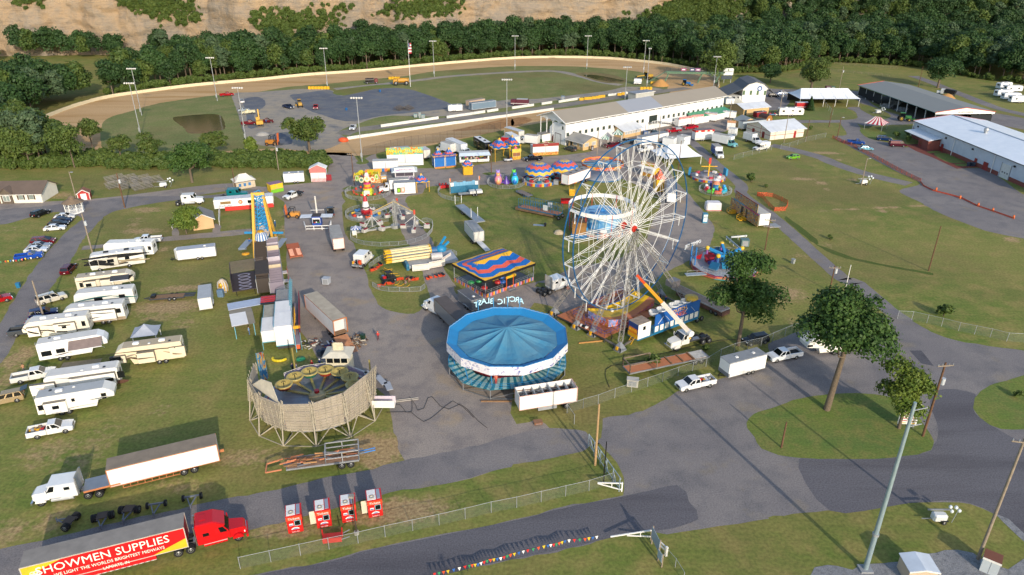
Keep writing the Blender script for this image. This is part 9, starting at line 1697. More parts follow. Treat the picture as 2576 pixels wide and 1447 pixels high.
for a in(('12 1180 630','person in red walking alone across the midway asphalt','b8302a','5a2a30','c89a7a','walk',.3,'d8502a'),('12 547 912','person in a red shirt behind the tub ride railing','c02a2a','1f2430','c89a7a','stand',3.0,'c8502a'),('12 622 898','person in blue with a white helmet beside the tub ride booth','1f3f7a','1a2030','c89a7a','stand',2.6,'e0e0de'),('12 357 935','person in navy at the pink ride parts','1f2a4a','1a1f2c','c89a7a','stand',1.),('12 398 938','person in a white shirt at the pink ride parts','c8bcc8','22242c','c89a7a','stand',2.),('f 1003 835','worker in blue with a white helmet beside the yellow gantry','2a5a8c','24406a','c89a7a','stand',1.,'e0e0de'),('f 500 1200','worker in blue with an orange helmet left of the gantry','2a5a9c','1f2430','c89a7a','walk',1.,'d8502a'),('j 1822 520','worker with an orange helmet behind the wheel trailer','24407a','1f2430','c89a7a','stand',0.,'d8502a'),('j 345 330','worker in orange beside the white tractor unit','d8602a','3a3a40','c89a7a','crouch',0.,'d8502a'),('g 400 1140','worker in light blue under the olive tarpaulin','7a9ac0','4a6a9a','c89a7a','stand',2.),('02 240 945','shirtless person beside the white crew pickup','b08060','5a5a5a','b08060','stand',1.),('o 1045 1095','person crouching over the yellow poles','a87a5a','8a3a2a','b08060','crouch',1.),('o 985 1125','person in mauve crouching beside the yellow poles','8f7a7a','6a5a5a','b08060','crouch',2.),('10 100 1195','person in blue beside the yellow excavator','2a5a9c','2a3a5a','c89a7a','stand',0.)):person(*a)
person(W('j 1715 680',.95)[0],'worker in blue with a red helmet on the wheel deck','1f5aa0','1f2f6a',hat='c8302a');person(W('j 1265 860',.95)[0],'person in red crouching on the wheel deck','a82a3a','1a1a20',pose='crouch',rz=1.);person(W('i 612 1050',2.2)[0],'person in a red and white top on the canopy ride walkway','c8705a','c0402a',rz=3.)
t=Th('ramp_trailer','rusty orange ramp deck with ladder steps on the midway','ramp',*(lambda q:(q[0],q[1]))(seg('*11 345 1030 400 1190')));RR=mat('b8623f',.8,0,.35,2.,'8a4a30');pt(t,'deck',Bx(-4.2,4.2,-1.35,1.35,.5,.62,RR))
for y in(-.8,.8):
 for i in range(7):pt(t,'rung',Bx(-.4+i*.6,-.2+i*.6,y-.45,y+.45,.64,.8,mat('d8a088',.7)))
pt(t,'side_beam',Bx(-4.2,4.2,-1.4,-1.3,.2,.7,RR).box(-4.2,4.2,1.3,1.4,.2,.7,RR));[wheel(t,x,y,.36,.3)for x in(-1,0)for y in(-1.1,1.1)]
t=flt('lumber_trailer','22 1900 845 1130 1010','grey flatbed trailer with rusty plywood decks beside the fence',z=1.15,wd_=2.5,deck=PLY,frame=mat('8a8d90',.5,.2,.3),axles=2,wr=.5,flip=False,ax=-6.2,planks=7)
pt(t,'white_plate',Bx(-7.4,-4.9,-1.1,1.1,1.18,1.26,mat('c8c4bc',.7,0,.4,2.)));pt(t,'timber',Bx(-4.7,-4.5,-1.2,1.2,1.2,1.4,WOOD).box(-2.6,-2.4,-1.2,1.2,1.2,1.4,WOOD).box(-.4,-.2,-1.2,1.2,1.2,1.4,WOOD));pt(t,'end_frame',rail(0,[(2.6,-1.2,1.15),(7.6,-1.2,1.15),(7.6,1.2,1.15),(2.6,1.2,1.15)],1.5,mat('7a6a5a',.7),1,.14,5))
t=flt('strut_trailer','13 1000 405 300 500','grey flatbed trailer heaped with lumber and truss frames below the tub ride',z=1.2,wd_=2.5,deck=mat('9a7a62',.8,0,.4),frame=mat('9a9da0',.5,.2,.3),axles=2,wr=.5,ax=-3.6,planks=6)
pt(t,'truss_cage',rail(0,[(-4.8,-1.2,1.2),(-.4,-1.2,1.2),(-.4,1.2,1.2),(-4.8,1.2,1.2),(-4.8,-1.2,1.2)],1.6,mat('a4a6a8',.5,.2),2,.12,1.5));pt(t,'gooseneck',Br((5.3,-1.1,1.2),(7.4,-.9,.9),.16,mat('c8805a',.6)).bar((5.3,1.1,1.2),(7.4,.9,.9),.16,mat('c8805a',.6)).bar((7.4,-.9,.9),(7.4,.9,.9),.16,mat('c8805a',.6)));pt(t,'plate',Bx(-4.2,-2.2,-1.36,-1.3,.2,1.0,mat('a8acb0',.6)));pt(t,'storage_frame',rail(0,[(-1.6,-1.2,.4),(2.0,-1.2,.4)],.8,mat('9a9da0'),1,.08,1.8));B=MB();rr=random.Random(12)
for i in range(40):x,y=rr.uniform(-4.4,4.6),rr.uniform(-1,1);B.bar((x-rr.uniform(.3,1.4),y,1.35+rr.uniform(0,.5)),(x+rr.uniform(.3,1.2),y+rr.uniform(-.5,.5),1.35+rr.uniform(0,.5)),.14,rr.choice([WOOD,mat('b88a5a',.8),RUST,St,mat('c8805a',.7)]))
pt(t,'lumber_load',B)['kind']='stuff';pt(t,'blue_pipe',Cy((-4.8,-.2,1.5),(-7.0,-.4,1.6),.1,BLUE,6).cyl((-4.8,.3,1.5),(-7.0,.1,1.6),.1,BLUE,6))
t=flt('deck_trailer','22 2010 420 1530 190','long weathered trailer with storage bays behind the wheel',z=1.5,wd_=2.5,deck=mat('9a8574',.85,0,.4,1.5),frame=mat('a8a4a0',.6,0,.3),axles=2,wr=.45,ax=-5,planks=8);pt(t,'storage_bay',Bx(-6.5,5,-1.15,1.15,.4,1.25,mat('6a4a40',.8,0,.4)));pt(t,'head_board',Bx(6.2,8.0,-1.2,1.2,1.5,2.7,mat('a89a94',.6,0,.3)))
def pile(s,label,items,r,cols,name='scrap_pile',hmax=.6,cat='pile',long=1.2):
 p=W(s)[0];B=MB();q=random.Random(len(label))
 for i in range(items):
  a,d=q.uniform(0,6.28),r*q.random()**.6;x,y,z,th,l=d*cos(a),d*sin(a),q.uniform(.05,hmax*(1-d/r*.7)),q.uniform(0,6.28),q.uniform(.3,long);B.bar((x-l*cos(th)/2,y-l*sin(th)/2,z),(x+l*cos(th)/2,y+l*sin(th)/2,z+q.uniform(-.15,.25)),q.uniform(.08,.2),mat(q.choice(cols),.8))
 o=solo(name,B,label,cat,p);o['kind']='stuff'
pile('12 970 650','heap of broken boards beside the open semi trailer',60,2.4,['6a4a34','8a6a4a','5a4030','9a8468','b0a898'],hmax=1.1);pile('12 540 680','scattered chairs and ride parts by the funhouse steps',30,2.4,['3a3a3c','d8d4cc','6a3a2a','a8a49c'],hmax=.9);pile('12 740 680','bags and poles beside the open trailer door',24,1.4,['1a1a1c','a82a2a','c8ccd0','2a3a6a'],hmax=.9)
solo('patio_mat',Bx(-3,3,-1.3,1.3,.02,.04,mat('a39478',.9,0,.3,3.)),'tan patio mat under the camper awning','mat',W('02 780 865')[0],.25);solo('banana_float',MB().tube([(cos(a)*1.2,sin(a)*1.0,.3)for a in[pi+i*.35 for i in range(9)]],.24,mat('d8c01f',.4),8),'yellow banana shaped ride part on the grass','ride part',W('12 232 815')[0]);solo('green_disc',Lt([(.8,.05),(.7,.25),(.01,.3)],mat('2a8a5a',.4),14),'round green ride part beside the funhouse','ride part',W('12 432 815')[0]);solo('orange_float',Lt([(.9,.05),(.8,.3),(.01,.3)],mat('d89a1f',.4),14),'orange kayak shaped part on the grass left of the gantry','ride part',W('f 410 1370')[0]);solo('metal_sheet',Bx(-.9,.9,-.5,.5,.03,.06,mat('9aa3ac')),'grey metal sheet lying left of the gantry','sheet',W('f 350 1275')[0],.3);solo('metal_sheet',Bx(-1.6,1.6,-.5,.5,.03,.06,mat('8a97a4')),'grey metal sheet below the blue rack trailer','sheet',W('21 265 848')[0],-.2);solo('tarpaulin_heap',Lt([(1.3,0),(.9,.6),(.2,.9),(.01,.9)],mat('b8a88c',.8,0,.2,2.),9,smooth=False),'tan tarpaulin heap on the lawn left of the wheel','tarpaulin',W('21 450 925')[0]);solo('ladder',Br((-2.6,-.2,.1),(2.6,-.2,.1),.09,mat('b8b0a4')).bar((-2.6,.2,.1),(2.6,.2,.1),.09,mat('b8b0a4')),'aluminium ladder lying on the asphalt right of the tub ride','ladder',W('12 1405 1215')[0],.22);solo('wood_beam',Bx(-2.2,2.2,-.1,.1,0,.2,mat('b8864a',.8)),'orange beam on the grass beside the wheel foot','beam',W('j 690 1098')[0],.2);solo('wood_beam',Bx(-2.4,2.4,-.12,.12,0,.2,WOOD),'timber beam lying in front of the canopy ride','beam',W('i 615 1248')[0],0.);solo('rubble_heap',Lt([(2.6,0),(1.4,.8),(.01,1.1)],mat('a8a49c',.9,0,.3,3.),9,smooth=False),'pale rubble heap behind the hedge','rubble',W('10 60 1300')[0]);solo('orange_tarpaulin',MB().ball((0,0,.5),(1.9,1.2,1.0),mat('d8562a',.6),12,6),'orange covered heap at the end of the home straight wall','tarpaulin',W('10 845 1365')[0])
t=Th('crate','orange and grey crate at the foot of the trailer ramp','crate',W('11 2265 1165')[0],-.6);pt(t,'crate_body',Bx(-1.1,.9,-.7,.7,.1,1.0,mat('a8aaac')));pt(t,'orange_part',Bx(.9,2.0,-.7,.7,.1,.7,mat('c8683f',.6)));q=W('11 2150 1046 2240 1095');o_,h,L=fab(*q);solo('ramp',Sl((0,-.7,1.2),(L,-.7,.05),(L,.7,.05),(0,.7,1.2),.08,mat('b8bcc0')),'aluminium ramp at the rear of the grey box trailer','ramp',o_,h);q=W('12 830 650 905 740');o_,h,L=fab(*q);solo('ramp',Sl((-.6,-1.25,1.1),(L+.6,-1.25,.05),(L+.6,1.25,.05),(-.6,1.25,1.1),.1,mat('b8805a',.8,0,.3)),'rusty plate ramp at the open end of the semi trailer','ramp',o_,h);solo('steps',Bx(-.8,.8,-.2,.4,0,.4,YEL).box(-.8,.8,.4,1.0,0,.9,YEL).box(-.8,.8,1.0,1.6,0,1.4,YEL).bar((-.8,-.2,.9),(-.8,1.6,2.3),.08,YEL).bar((.8,-.2,.9),(.8,1.6,2.3),.08,YEL),'yellow steps at the white semi trailer','steps',W('b 1925 1300')[0]);solo('red_cart',Bx(-1.4,1.4,-.8,.8,.3,.9,RED).box(-1.4,1.4,-.9,-.8,.9,1.3,RED).box(-1.4,1.4,.8,.9,.9,1.3,RED),'open red cart on the lawn left of the wheel','cart',W('21 520 640')[0])
a,b=W('n 1660 260 2050 225');o_,h,L=fab(a,b);t=Th('guard_rail','white guard rail behind the twister ride','guard rail',o_,h);pt(t,'rail',Bx(0,L,-.06,.06,.6,1.0,mat('c9cdd0',.4)))
for i in range(3):pt(t,'post',Br((L*i/2.2,.1,0),(L*i/2.2,.1,1),.16,Gv))
a,b=W('n 1530 250 1890 560');o_,h,L=fab(a,b);t=Th('guard_rail','silver guard rail slanting towards the dark leafy tree','guard rail',o_,h);pt(t,'rail',Bx(0,L,-.06,.06,.6,1.0,mat('9fb0c0',.4)))
for i in range(5):pt(t,'post',Br((L*i/4,.1,0),(L*i/4,.1,1),.16,Gv))
for s,lb,w_ in(('01 1690 820;01 1660 900','white board fence left of the tan cottage',1.9),('01 2125 720;01 2120 860','white board fence right of the tan cottage',1.9)):
 a,b=W(s);o_,h,L=fab(a,b);t=Th('board_fence',lb,'fence',o_,h)
 for i in range(int(L/.9)):pt(t,'board',Bx(i*.9,i*.9+.8,-.04,.04,.1,w_,Wt))
for pts,lb,r in(('12 1235 1280 1300 1250 1390 1255 1450 1330 1505 1320 1500 1200 1480 1180 1540 1260 1560 1310 1620 1290 1660 1190 1700 1180 1780 1270 1860 1300 1970 1250 2040 1300 2140 1410 2230 1480','long black cable curling over the asphalt right of the tub ride',.03),('12 1260 1330 1400 1325 1500 1330 1620 1420 1760 1330 1900 1220 2000 1280 2100 1380','second black cable looping in front of the canopy ride',.03),('22 2300 620 1980 640 1700 700 1400 770 1080 770 1070 830 1300 830 960 880 900 960 940 1090','black hose winding over the grass from the crane truck',.04),):P=[p+Zv(.1)for p in spline(W(pts),8,False)];solo('cable',MB().tube(P,r,Bk,4),lb,'cable')
def leaf_mat(name,c1,c2,c3):
 m=bpy.data.materials.new(name);m.use_nodes=True;n=m.node_tree.nodes;l=m.node_tree.links
 b=n['Principled BSDF'];b.inputs['Roughness'].default_value=.6;b.inputs['Specular IOR Level'].default_value=.3
 oi=n.new('ShaderNodeObjectInfo');tc=n.new('ShaderNodeTexCoord');no=n.new('ShaderNodeTexNoise');no.inputs['Scale'].default_value=.5;no.inputs['Detail'].default_value=9;no.inputs['Roughness'].default_value=.75
 l.new(tc.outputs['Object'],no.inputs['Vector'])
 a=n.new('ShaderNodeMixRGB');a.inputs[1].default_value=hexc(c1);a.inputs[2].default_value=hexc(c2);l.new(oi.outputs['Random'],a.inputs[0])
 r=n.new('ShaderNodeValToRGB');r.color_ramp.elements[0].position=.42;r.color_ramp.elements[1].position=.7;l.new(no.outputs['Fac'],r.inputs[0])
 c=n.new('ShaderNodeMixRGB');l.new(r.outputs[0],c.inputs[0]);l.new(a.outputs[0],c.inputs[1]);c.inputs[2].default_value=hexc(c3)
 l.new(c.outputs[0],b.inputs['Base Color'])
 t=n.new('ShaderNodeBsdfTranslucent');l.new(c.outputs[0],t.inputs[0]);mx=n.new('ShaderNodeMixShader');mx.inputs[0].default_value=.25
 l.new(b.outputs[0],mx.inputs[1]);l.new(t.outputs[0],mx.inputs[2]);l.new(mx.outputs[0],n['Material Output'].inputs[0])
 return m
LEAF_A=leaf_mat('leaves_deep','263e23','34502a','45602f');LEAF_B=leaf_mat('leaves_warm','3c5426','50642c','667336');LEAF_C=leaf_mat('leaves_grey','3c5338','4c6244','5b6c4c')
BARK=mat('6a5d4e',.9,0,.35,3.,bump=.3)
def crown_arrays(seed,h,w,n,leaf,base=.22,lobes=16,shape=1.,gap=.0):
 g=np.random.default_rng(seed)
 cz,rz=h*(1+base)/2,h*(1-base)/2
 d=g.normal(size=(lobes,3));d/=np.linalg.norm(d,axis=1)[:,None]
 d*=g.uniform(.45,.8,(lobes,1));d[0]=(0,0,.62);d[1]=(0,0,0)
 C=d*np.array([w/2,w/2,rz])+[0,0,cz]
 if shape!=1:C[:,:2]*=(1-(1-shape)*np.clip((C[:,2:]-cz)/rz,-1,1))
 ql=g.normal(size=3)*2;d2=d/np.maximum(np.linalg.norm(d,axis=1),1e-3)[:,None];irr=.82+.3*np.sin(3.1*d2[:,0]+ql[0])*np.cos(2.6*d2[:,1]+ql[1])+.16*np.sin(5*d2[:,2]+ql[2]);C=(C-[0,0,cz])*irr[:,None]+[0,0,cz]
 r=g.uniform(.2,.46,lobes)*min(w,2*rz)*.62/(lobes/18)**.25;r[1]*=1.3
 k=g.choice(lobes,n,p=(r**2)/(r**2).sum())
 o=g.normal(size=(n,3));o/=np.linalg.norm(o,axis=1)[:,None]
 o[:,2]=np.where(o[:,2]<-.35,-o[:,2]*.6,o[:,2])
 p=C[k]+o*(r[k]*g.uniform(.72,1.12,n)*g.choice([1,1,1,1.18],n))[:,None]*np.array([1,1,.85])
 nn=o+g.normal(size=(n,3))*.55+[0,0,.25];nn/=np.linalg.norm(nn,axis=1)[:,None]
 t=np.cross(nn,g.normal(size=(n,3)));t/=np.linalg.norm(t,axis=1)[:,None];b=np.cross(nn,t)
 s=(leaf*g.uniform(.6,1.3,n))[:,None]
 V=np.stack([p-t*s,p+b*s*.6+nn*s*.18,p+t*s,p-b*s*.6-nn*s*.1],1).reshape(-1,3)
 F=np.arange(4*n).reshape(n,4)
 return V.astype('f4'),F.astype('i4'),C,r
def crown_mesh(name,seed,h,w,n,leaf,mt,**kw):
 V,F,C,r=crown_arrays(seed,h,w,n,leaf,**kw)
 me=bpy.data.meshes.new(name);np_mesh(me,V,F);me.materials.append(mt);return me,C,r
def trunk_mb(h,w,C,base,rad,lean=(0,0),fork=6):
 B=MB();z1=h*(base+.22)
 p=[(0,0,0),(lean[0]*.3,lean[1]*.3,z1*.5),(lean[0]*.6,lean[1]*.6,z1),(lean[0],lean[1],h*.8)]
 rr=[rad*1.25,rad,rad*.8,rad*.25]
 for i in range(3):B.cyl(p[i],p[i+1],rr[i],BARK,8,rr[i+1],cap=(i==0))
 for i in range(min(fork,len(C))):
  c=C[i];st=Ve(p[1]).lerp(Ve(p[2]),.4+.6*(i/fork));e=Ve(c)
  m=st.lerp(e,.5)+Zv(-.06*h)
  B.cyl(st,m,rad*.42,BARK,5,rad*.28,False);B.cyl(m,e,rad*.28,BARK,5,rad*.1,False)
 return B
PROTO=[]
for i,(h,w,mt,ba)in en(((21,13,LEAF_A,.12),(18,12,LEAF_A,.1),(23,12,LEAF_A,.15),(17,13,LEAF_B,.1),(20,10,LEAF_C,.14),(14,10,LEAF_B,.08),(19,15,LEAF_A,.1))):
 cm,C,r_=crown_mesh('crown',100+i,h,w,2300,.62,mt,base=ba,lobes=20)
 PROTO.append((cm,trunk_mb(h,w,C,ba,.34,fork=5).mesh('trunk'),h,w))
def plant(k,x,y,label,group=None,s=1.,name='tree',z=0.,cat='tree'):
 t=Th(name,label,cat,(x,y,z),R.uniform(0,6.28),group)
 t.scale=(s*R.uniform(.92,1.08),s*R.uniform(.92,1.08),s)
 pt(t,'trunk',PROTO[k][1]);pt(t,'crown',PROTO[k][0]);return t
def poly_in(x,y,P):
 c=False;n=len(P)
 for i in range(n):
  a,b=P[i],P[i-1]
  if(a.y>y)!=(b.y>y)and x<(b.x-a.x)*(y-a.y)/(b.y-a.y)+a.x:c=not c
 return c
EDGE=W('w -60 330 60 318 112 292 183 265 274 240 391 223 495 210 643 197 774 184 923 174 1087 158 1287 143 1418 140 1523 143 1601 149 1679 158 1744 170 1795 183 1850 186 1950 184 2010 176 2080 159 2160 160 2258 166 2330 172 2400 188 2480 202 2580 214 2680 224')
def edge_y(x):
 for a,b in zip(EDGE,EDGE[1:]):
  if a.x<=x<=b.x:return a.y+(b.y-a.y)*(x-a.x)/max(1e-6,b.x-a.x)
 return EDGE[0].y if x<EDGE[0].x else EDGE[-1].y
CLIFF=spline([Ve(p)for p in((-600,452,0),(-430,466,0),(-330,462,0),(-250,476,0),(-170,474,0),(-100,492,0),(-40,512,0),(20,535,0),(90,552,0),(160,566,0),(240,575,0),(330,570,0),(430,590,0))],60,False)
CXS=[p.x for p in CLIFF];CYS=[p.y for p in CLIFF]
def hill(x,y):
 """height of the slope behind the woodland"""
 y0=float(np.interp(x,CXS,CYS))+22 if x<165 else 540
 d=y-y0
 return 0 if d<0 else min(95,d*.48+.0006*d*d)
gx,gy=np.arange(-640,760,8.),np.arange(380,900,6.)
X,Y=np.meshgrid(gx,gy);Z=np.array([[hill(x,y)for x in gx]for y in gy])-.5
Z+=np.where(Z>1,np.sin(X*.11)*np.cos(Y*.13)*2.0,0)
nx,ny=len(gx),len(gy);i0=(np.arange(ny-1)[:,None]*nx+np.arange(nx-1)).ravel()
me=bpy.data.meshes.new('hillside');np_mesh(me,np.stack([X,Y,Z],-1).reshape(-1,3).astype('f4'),np.stack([i0,i0+1,i0+nx+1,i0+nx],-1).astype('i4'),True)
me.materials.append(gm('forest_floor',('3c4a22','4a5428','5d5a35'),(.05,.3,2.)));tag(obj('hillside',me),kind='structure')
def cliff_mat():
 m=bpy.data.materials.new('limestone');m.use_nodes=True;n=m.node_tree.nodes;l=m.node_tree.links
 b=n['Principled BSDF'];b.inputs['Roughness'].default_value=.92
 tc=n.new('ShaderNodeTexCoord');mp=n.new('ShaderNodeMapping');mp.inputs['Scale'].default_value=(.05,.05,.32);mp.inputs['Rotation'].default_value=(0,.12,0);l.new(tc.outputs['Object'],mp.inputs[0])
 def noise(sc,v,d=8):
  k=n.new('ShaderNodeTexNoise');k.inputs['Scale'].default_value=sc;k.inputs['Detail'].default_value=d;k.inputs['Roughness'].default_value=.7;l.new(v,k.inputs['Vector']);return k.outputs['Fac']
 f1,f2,f3=noise(1.6,mp.outputs[0]),noise(.05,tc.outputs['Object']),noise(.5,tc.outputs['Object'])
 r1=ramp_nodes(n,[(.3,'4f4a44'),(.43,'857b6d'),(.55,'978874'),(.68,'787066')],False);l.new(f1,r1.inputs[0])
 r2=ramp_nodes(n,[(.44,'77726b'),(.62,'b08c5c')],False);l.new(f2,r2.inputs[0])
 mx=n.new('ShaderNodeMixRGB');mx.inputs[0].default_value=.35;l.new(r1.outputs[0],mx.inputs[1]);l.new(r2.outputs[0],mx.inputs[2])
 l.new(mx.outputs[0],b.inputs['Base Color'])
 bp=n.new('ShaderNodeBump');bp.inputs['Strength'].default_value=.9;bp.inputs['Distance'].default_value=1.2;l.new(f3,bp.inputs['Height'])
 b2=n.new('ShaderNodeBump');b2.inputs['Strength'].default_value=.8;b2.inputs['Distance'].default_value=.9;l.new(f1,b2.inputs['Height']);l.new(bp.outputs[0],b2.inputs['Normal']);l.new(b2.outputs[0],b.inputs['Normal'])
 return m
from mathutils import noise as mn
def cliff_top(x):return 70 if x<-60 else max(46,70-(x+60)*.16)
rows=46;cv=[]
for i,p in en(CLIFF):
 a,b=CLIFF[max(0,i-1)],CLIFF[min(len(CLIFF)-1,i+1)];d=b-a;nn=Ve((d.y,-d.x,0)).normalized()
 if nn.y>0:nn=-nn
 tp=cliff_top(p.x)
 for j in range(rows):
  z=tp*j/(rows-1)-2
  but=mn.noise((p.x*.022,3.1,z*.006))*13+abs(mn.noise((p.x*.07,9.2,z*.02)))*7
  bed=math.floor(z/4.4+mn.noise((p.x*.03,0,5))*1.3);led=mn.noise((p.x*.05,bed*3.7,1))*2.6
  fine=mn.noise((p.x*.3,z*.35,2))*1.1
  q=p+nn*(but+led+fine-z*.12);cv.append((q.x,q.y,z))
nc=len(CLIFF);i0=(np.arange(nc-1)[:,None]*rows+np.arange(rows-1)).ravel()
me=bpy.data.meshes.new('cliff');np_mesh(me,np.array(cv,'f4'),np.stack([i0,i0+rows,i0+rows+1,i0+1],-1).astype('i4'))
me.materials.append(cliff_mat());tag(obj('cliff',me),kind='structure')
CV=np.array(cv).reshape(nc,rows,3)
cand=[]
rr=random.Random(5)
xs=-470.
while xs<470:
 ey=edge_y(xs)
 y=ey+4+rr.uniform(0,3)
 lim=900 if xs>60 else 560
 row=0
 while y<min(lim,840):
  st=7.2+min(6,row*.35)
  cand.append((xs+rr.uniform(-3,3),y+rr.uniform(-2.5,2.5),row));y+=st;row+=1
 xs+=7.4
def cliff_y(x):
 return float(np.interp(x,CXS,CYS))if x<165 else 9e9
front=[];back=[]
for x,y,row in cand:
 cy=cliff_y(x)
 if y>cy-9 or(x<-30 and row>7 and cy-y>22):continue
 if x<-30 and row>2 and cy-y<22 and rr.random()<.1:continue
 px,py=proj((x,y,hill(x,y)+10))
 if px<-160 or px>4260:continue
 (front if row<=2 else back).append((x,y,row))
for x,y,row in front[:330]:
 k=rr.choice([0,1,2,0,1,6,4,3]if x>-150 else[3,3,5,0,1,6,3,4]);s=(.74+.17*row+rr.uniform(-.1,.15))
 plant(k,x,y,'leafy woodland tree in the dense belt behind the dirt race track','woodland trees along the track and fields',s,'woodland_tree')
back+=front[330:]
top=[]
for i in range(0,nc,3):
 for j in range(2):
  x,y,z=CV[i][-1];top.append((x+rr.uniform(-5,5),y+4+8*j+rr.uniform(-3,3),z+1))
led=[]
for i in range(0,nc,1):
 for j in range(4,rows-1):
  x,y,z=CV[i][j]
  g_=mn.noise((x*.02,z*.06,7.7))
  if g_>(.2 if x<40 else .0 if x>120 else .12)+rr.uniform(0,.35):led.append((x,y,z-1.0))
def scatter(name,pts,scales,ks):
 """one object: the far wood as a single mass (instances of the tree crowns on points)"""
 bk=[(p,s,k)for p,s,k in zip(pts,scales,ks)]
 hold=obj(name,bpy.data.meshes.new(name));hold['kind']='stuff'
 me=hold.data;me.vertices.add(len(bk));me.vertices.foreach_set('co',np.array([b[0]for b in bk],'f4').ravel())
 a=me.attributes.new('size','FLOAT','POINT');a.data.foreach_set('value',np.array([b[1]for b in bk],'f4'))
 a=me.attributes.new('pick','INT','POINT');a.data.foreach_set('value',np.array([b[2]for b in bk],'i4'))
 ng=bpy.data.node_groups.new(name,'GeometryNodeTree');ng.interface.new_socket('Geometry',in_out='INPUT',socket_type='NodeSocketGeometry');ng.interface.new_socket('Geometry',in_out='OUTPUT',socket_type='NodeSocketGeometry')
 N=ng.nodes;L=ng.links;gi=N.new('NodeGroupInput');go=N.new('NodeGroupOutput')
 ci=N.new('GeometryNodeCollectionInfo');ci.inputs['Collection'].default_value=CROWNS;ci.inputs['Separate Children'].default_value=True;ci.inputs['Reset Children'].default_value=True
 ip=N.new('GeometryNodeInstanceOnPoints');ip.inputs['Pick Instance'].default_value=True
 na=N.new('GeometryNodeInputNamedAttribute');na.data_type='FLOAT';na.inputs['Name'].default_value='size'
 nb=N.new('GeometryNodeInputNamedAttribute');nb.data_type='INT';nb.inputs['Name'].default_value='pick'
 rv=N.new('FunctionNodeRandomValue');rv.data_type='FLOAT_VECTOR';rv.inputs[0].default_value=(0,0,0);rv.inputs[1].default_value=(.1,.1,6.28)
 L.new(gi.outputs[0],ip.inputs['Points']);L.new(ci.outputs[0],ip.inputs['Instance']);L.new(na.outputs[0],ip.inputs['Scale']);L.new(nb.outputs[0],ip.inputs['Instance Index']);L.new(rv.outputs[0],ip.inputs['Rotation'])
 L.new(ip.outputs[0],go.inputs[0])
 md=hold.modifiers.new('scatter','NODES');md.node_group=ng
 return hold
CROWNS=bpy.data.collections.new('crown_library')
for i,(cm,tm,h,w)in en(PROTO):
 o=bpy.data.objects.new('wood_crown_%d'%i,cm);CROWNS.objects.link(o)
bush_m,_,_=crown_mesh('bush',300,2.6,3.4,500,.34,LEAF_B,base=.0,lobes=9);o=bpy.data.objects.new('wood_crown_7',bush_m);CROWNS.objects.link(o)
pts=[(x,y,hill(x,y)-1)for x,y,row in back]
scatter('far_woodland',pts,[rr.uniform(.75,1.15)for _ in pts],[rr.choice([0,1,2,0,1,6,6,4,3,3])for _ in pts])
pts=top+led
scatter('cliff_scrub',pts,[rr.uniform(.5,.9)]*len(top)+[rr.uniform(.8,1.9)for _ in led],[rr.choice([1,3,5])for _ in top]+[7]*len(led))
und=[]
for i in range(900):
 x=rr.uniform(-330,290);und.append((x,edge_y(x)+rr.uniform(1,4.5)-.2,0))
for a,b in zip(W('w 0 425 60 428 130 424 200 422 270 424 330 430 400 428 470 424 540 424 620 424 690 424')[:-1],W('w 0 425 60 428 130 424 200 422 270 424 330 430 400 428 470 424 540 424 620 424 690 424')[1:]):
 for _ in range(46):t=rr.random();q=a.lerp(b,t);und.append((q.x+rr.uniform(-1,1),q.y+rr.uniform(.5,11),-.3))
for _ in range(130):
 q=W('w %f %f'%(rr.uniform(650,822),rr.uniform(398,424)))[0];und.append((q.x,q.y,-.4))
scatter('underbrush',und,[rr.uniform(.7,1.5)for _ in und],[7]*len(und))
BELT=W('w 0 420 60 420 195 418 190 398 120 372 70 350 0 332 -60 330 -120 420')
n_=0;tries=0;put=[]
while n_<60 and tries<3000:
 tries+=1;x=rr.uniform(-260,-110);y=rr.uniform(195,330)
 if not poly_in(x,y,BELT)or any(hypot(x-a,y-b)<5.2 for a,b in put):continue
 put.append((x,y));n_+=1
 plant(rr.choice([3,3,5,4,3,0]),x,y,'broadleaf tree in the wood at the left beside the lawn','trees of the left wood',rr.uniform(.75,1.0),"woodland_tree")
def single(s,label,w,mt,n=5200,leaf=.32,base=.2,seed=1,name='broadleaf_tree',lobes=22,shape=1.,rad=.3,lean=(0,0),hh=None,fork=9,cat='tree',dead=False):
 b,h=HT(s);h=hh or h
 t=Th(name,label,cat,b,0)
 cm,C,r_=crown_mesh('crown',seed,h,w,n,leaf,mt,base=base,lobes=lobes,shape=shape)
 o=pt(t,'trunk',trunk_mb(h,w,C,base,rad,lean,fork));pt(t,'crown',cm);return t
LEAF_N=leaf_mat('leaves_near','2f4a20','365223','587434');LEAF_Y=leaf_mat('leaves_yellowish','4a6022','526a26','7d8838');LEAF_O=leaf_mat('leaves_olive','425826','4a5e28','676f36')
single('32 565 1300 800 20','tall ash tree on the traffic island with a bare leaning trunk',13,LEAF_N,15000,.27,.34,21,lobes=34,rad=.42,lean=(1.2,0),fork=14)
single('32 1260 1480 1250 870','yellowish young tree on the traffic island beside the pole with the transformer',8.2,LEAF_Y,7000,.24,.12,22,lobes=24,rad=.2)
single('22 2180 680 2290 -380','dark leafy tree standing over the long trailer by the fence',10.5,LEAF_N,12000,.26,.12,23,lobes=30,rad=.32)
single('10 520 1470 470 1075','big spreading tree with a forked trunk at the edge of the racetrack',17,LEAF_O,7000,.42,.2,24,lobes=28,rad=.45,fork=12)
single('01 1855 435 1840 40','round dense tree on the lawn behind the white tractor unit',14.5,LEAF_N,7500,.36,.18,25,lobes=26,rad=.35)
single('01 1800 930 1780 665','round leafy bush tree hugging the tan cottage',8.2,LEAF_Y,5200,.26,.02,26,lobes=20,rad=.15)
single('30 410 890 430 550','olive tree behind the white marquee at the dark lane',17,LEAF_O,6500,.45,.12,27,lobes=26,rad=.6)
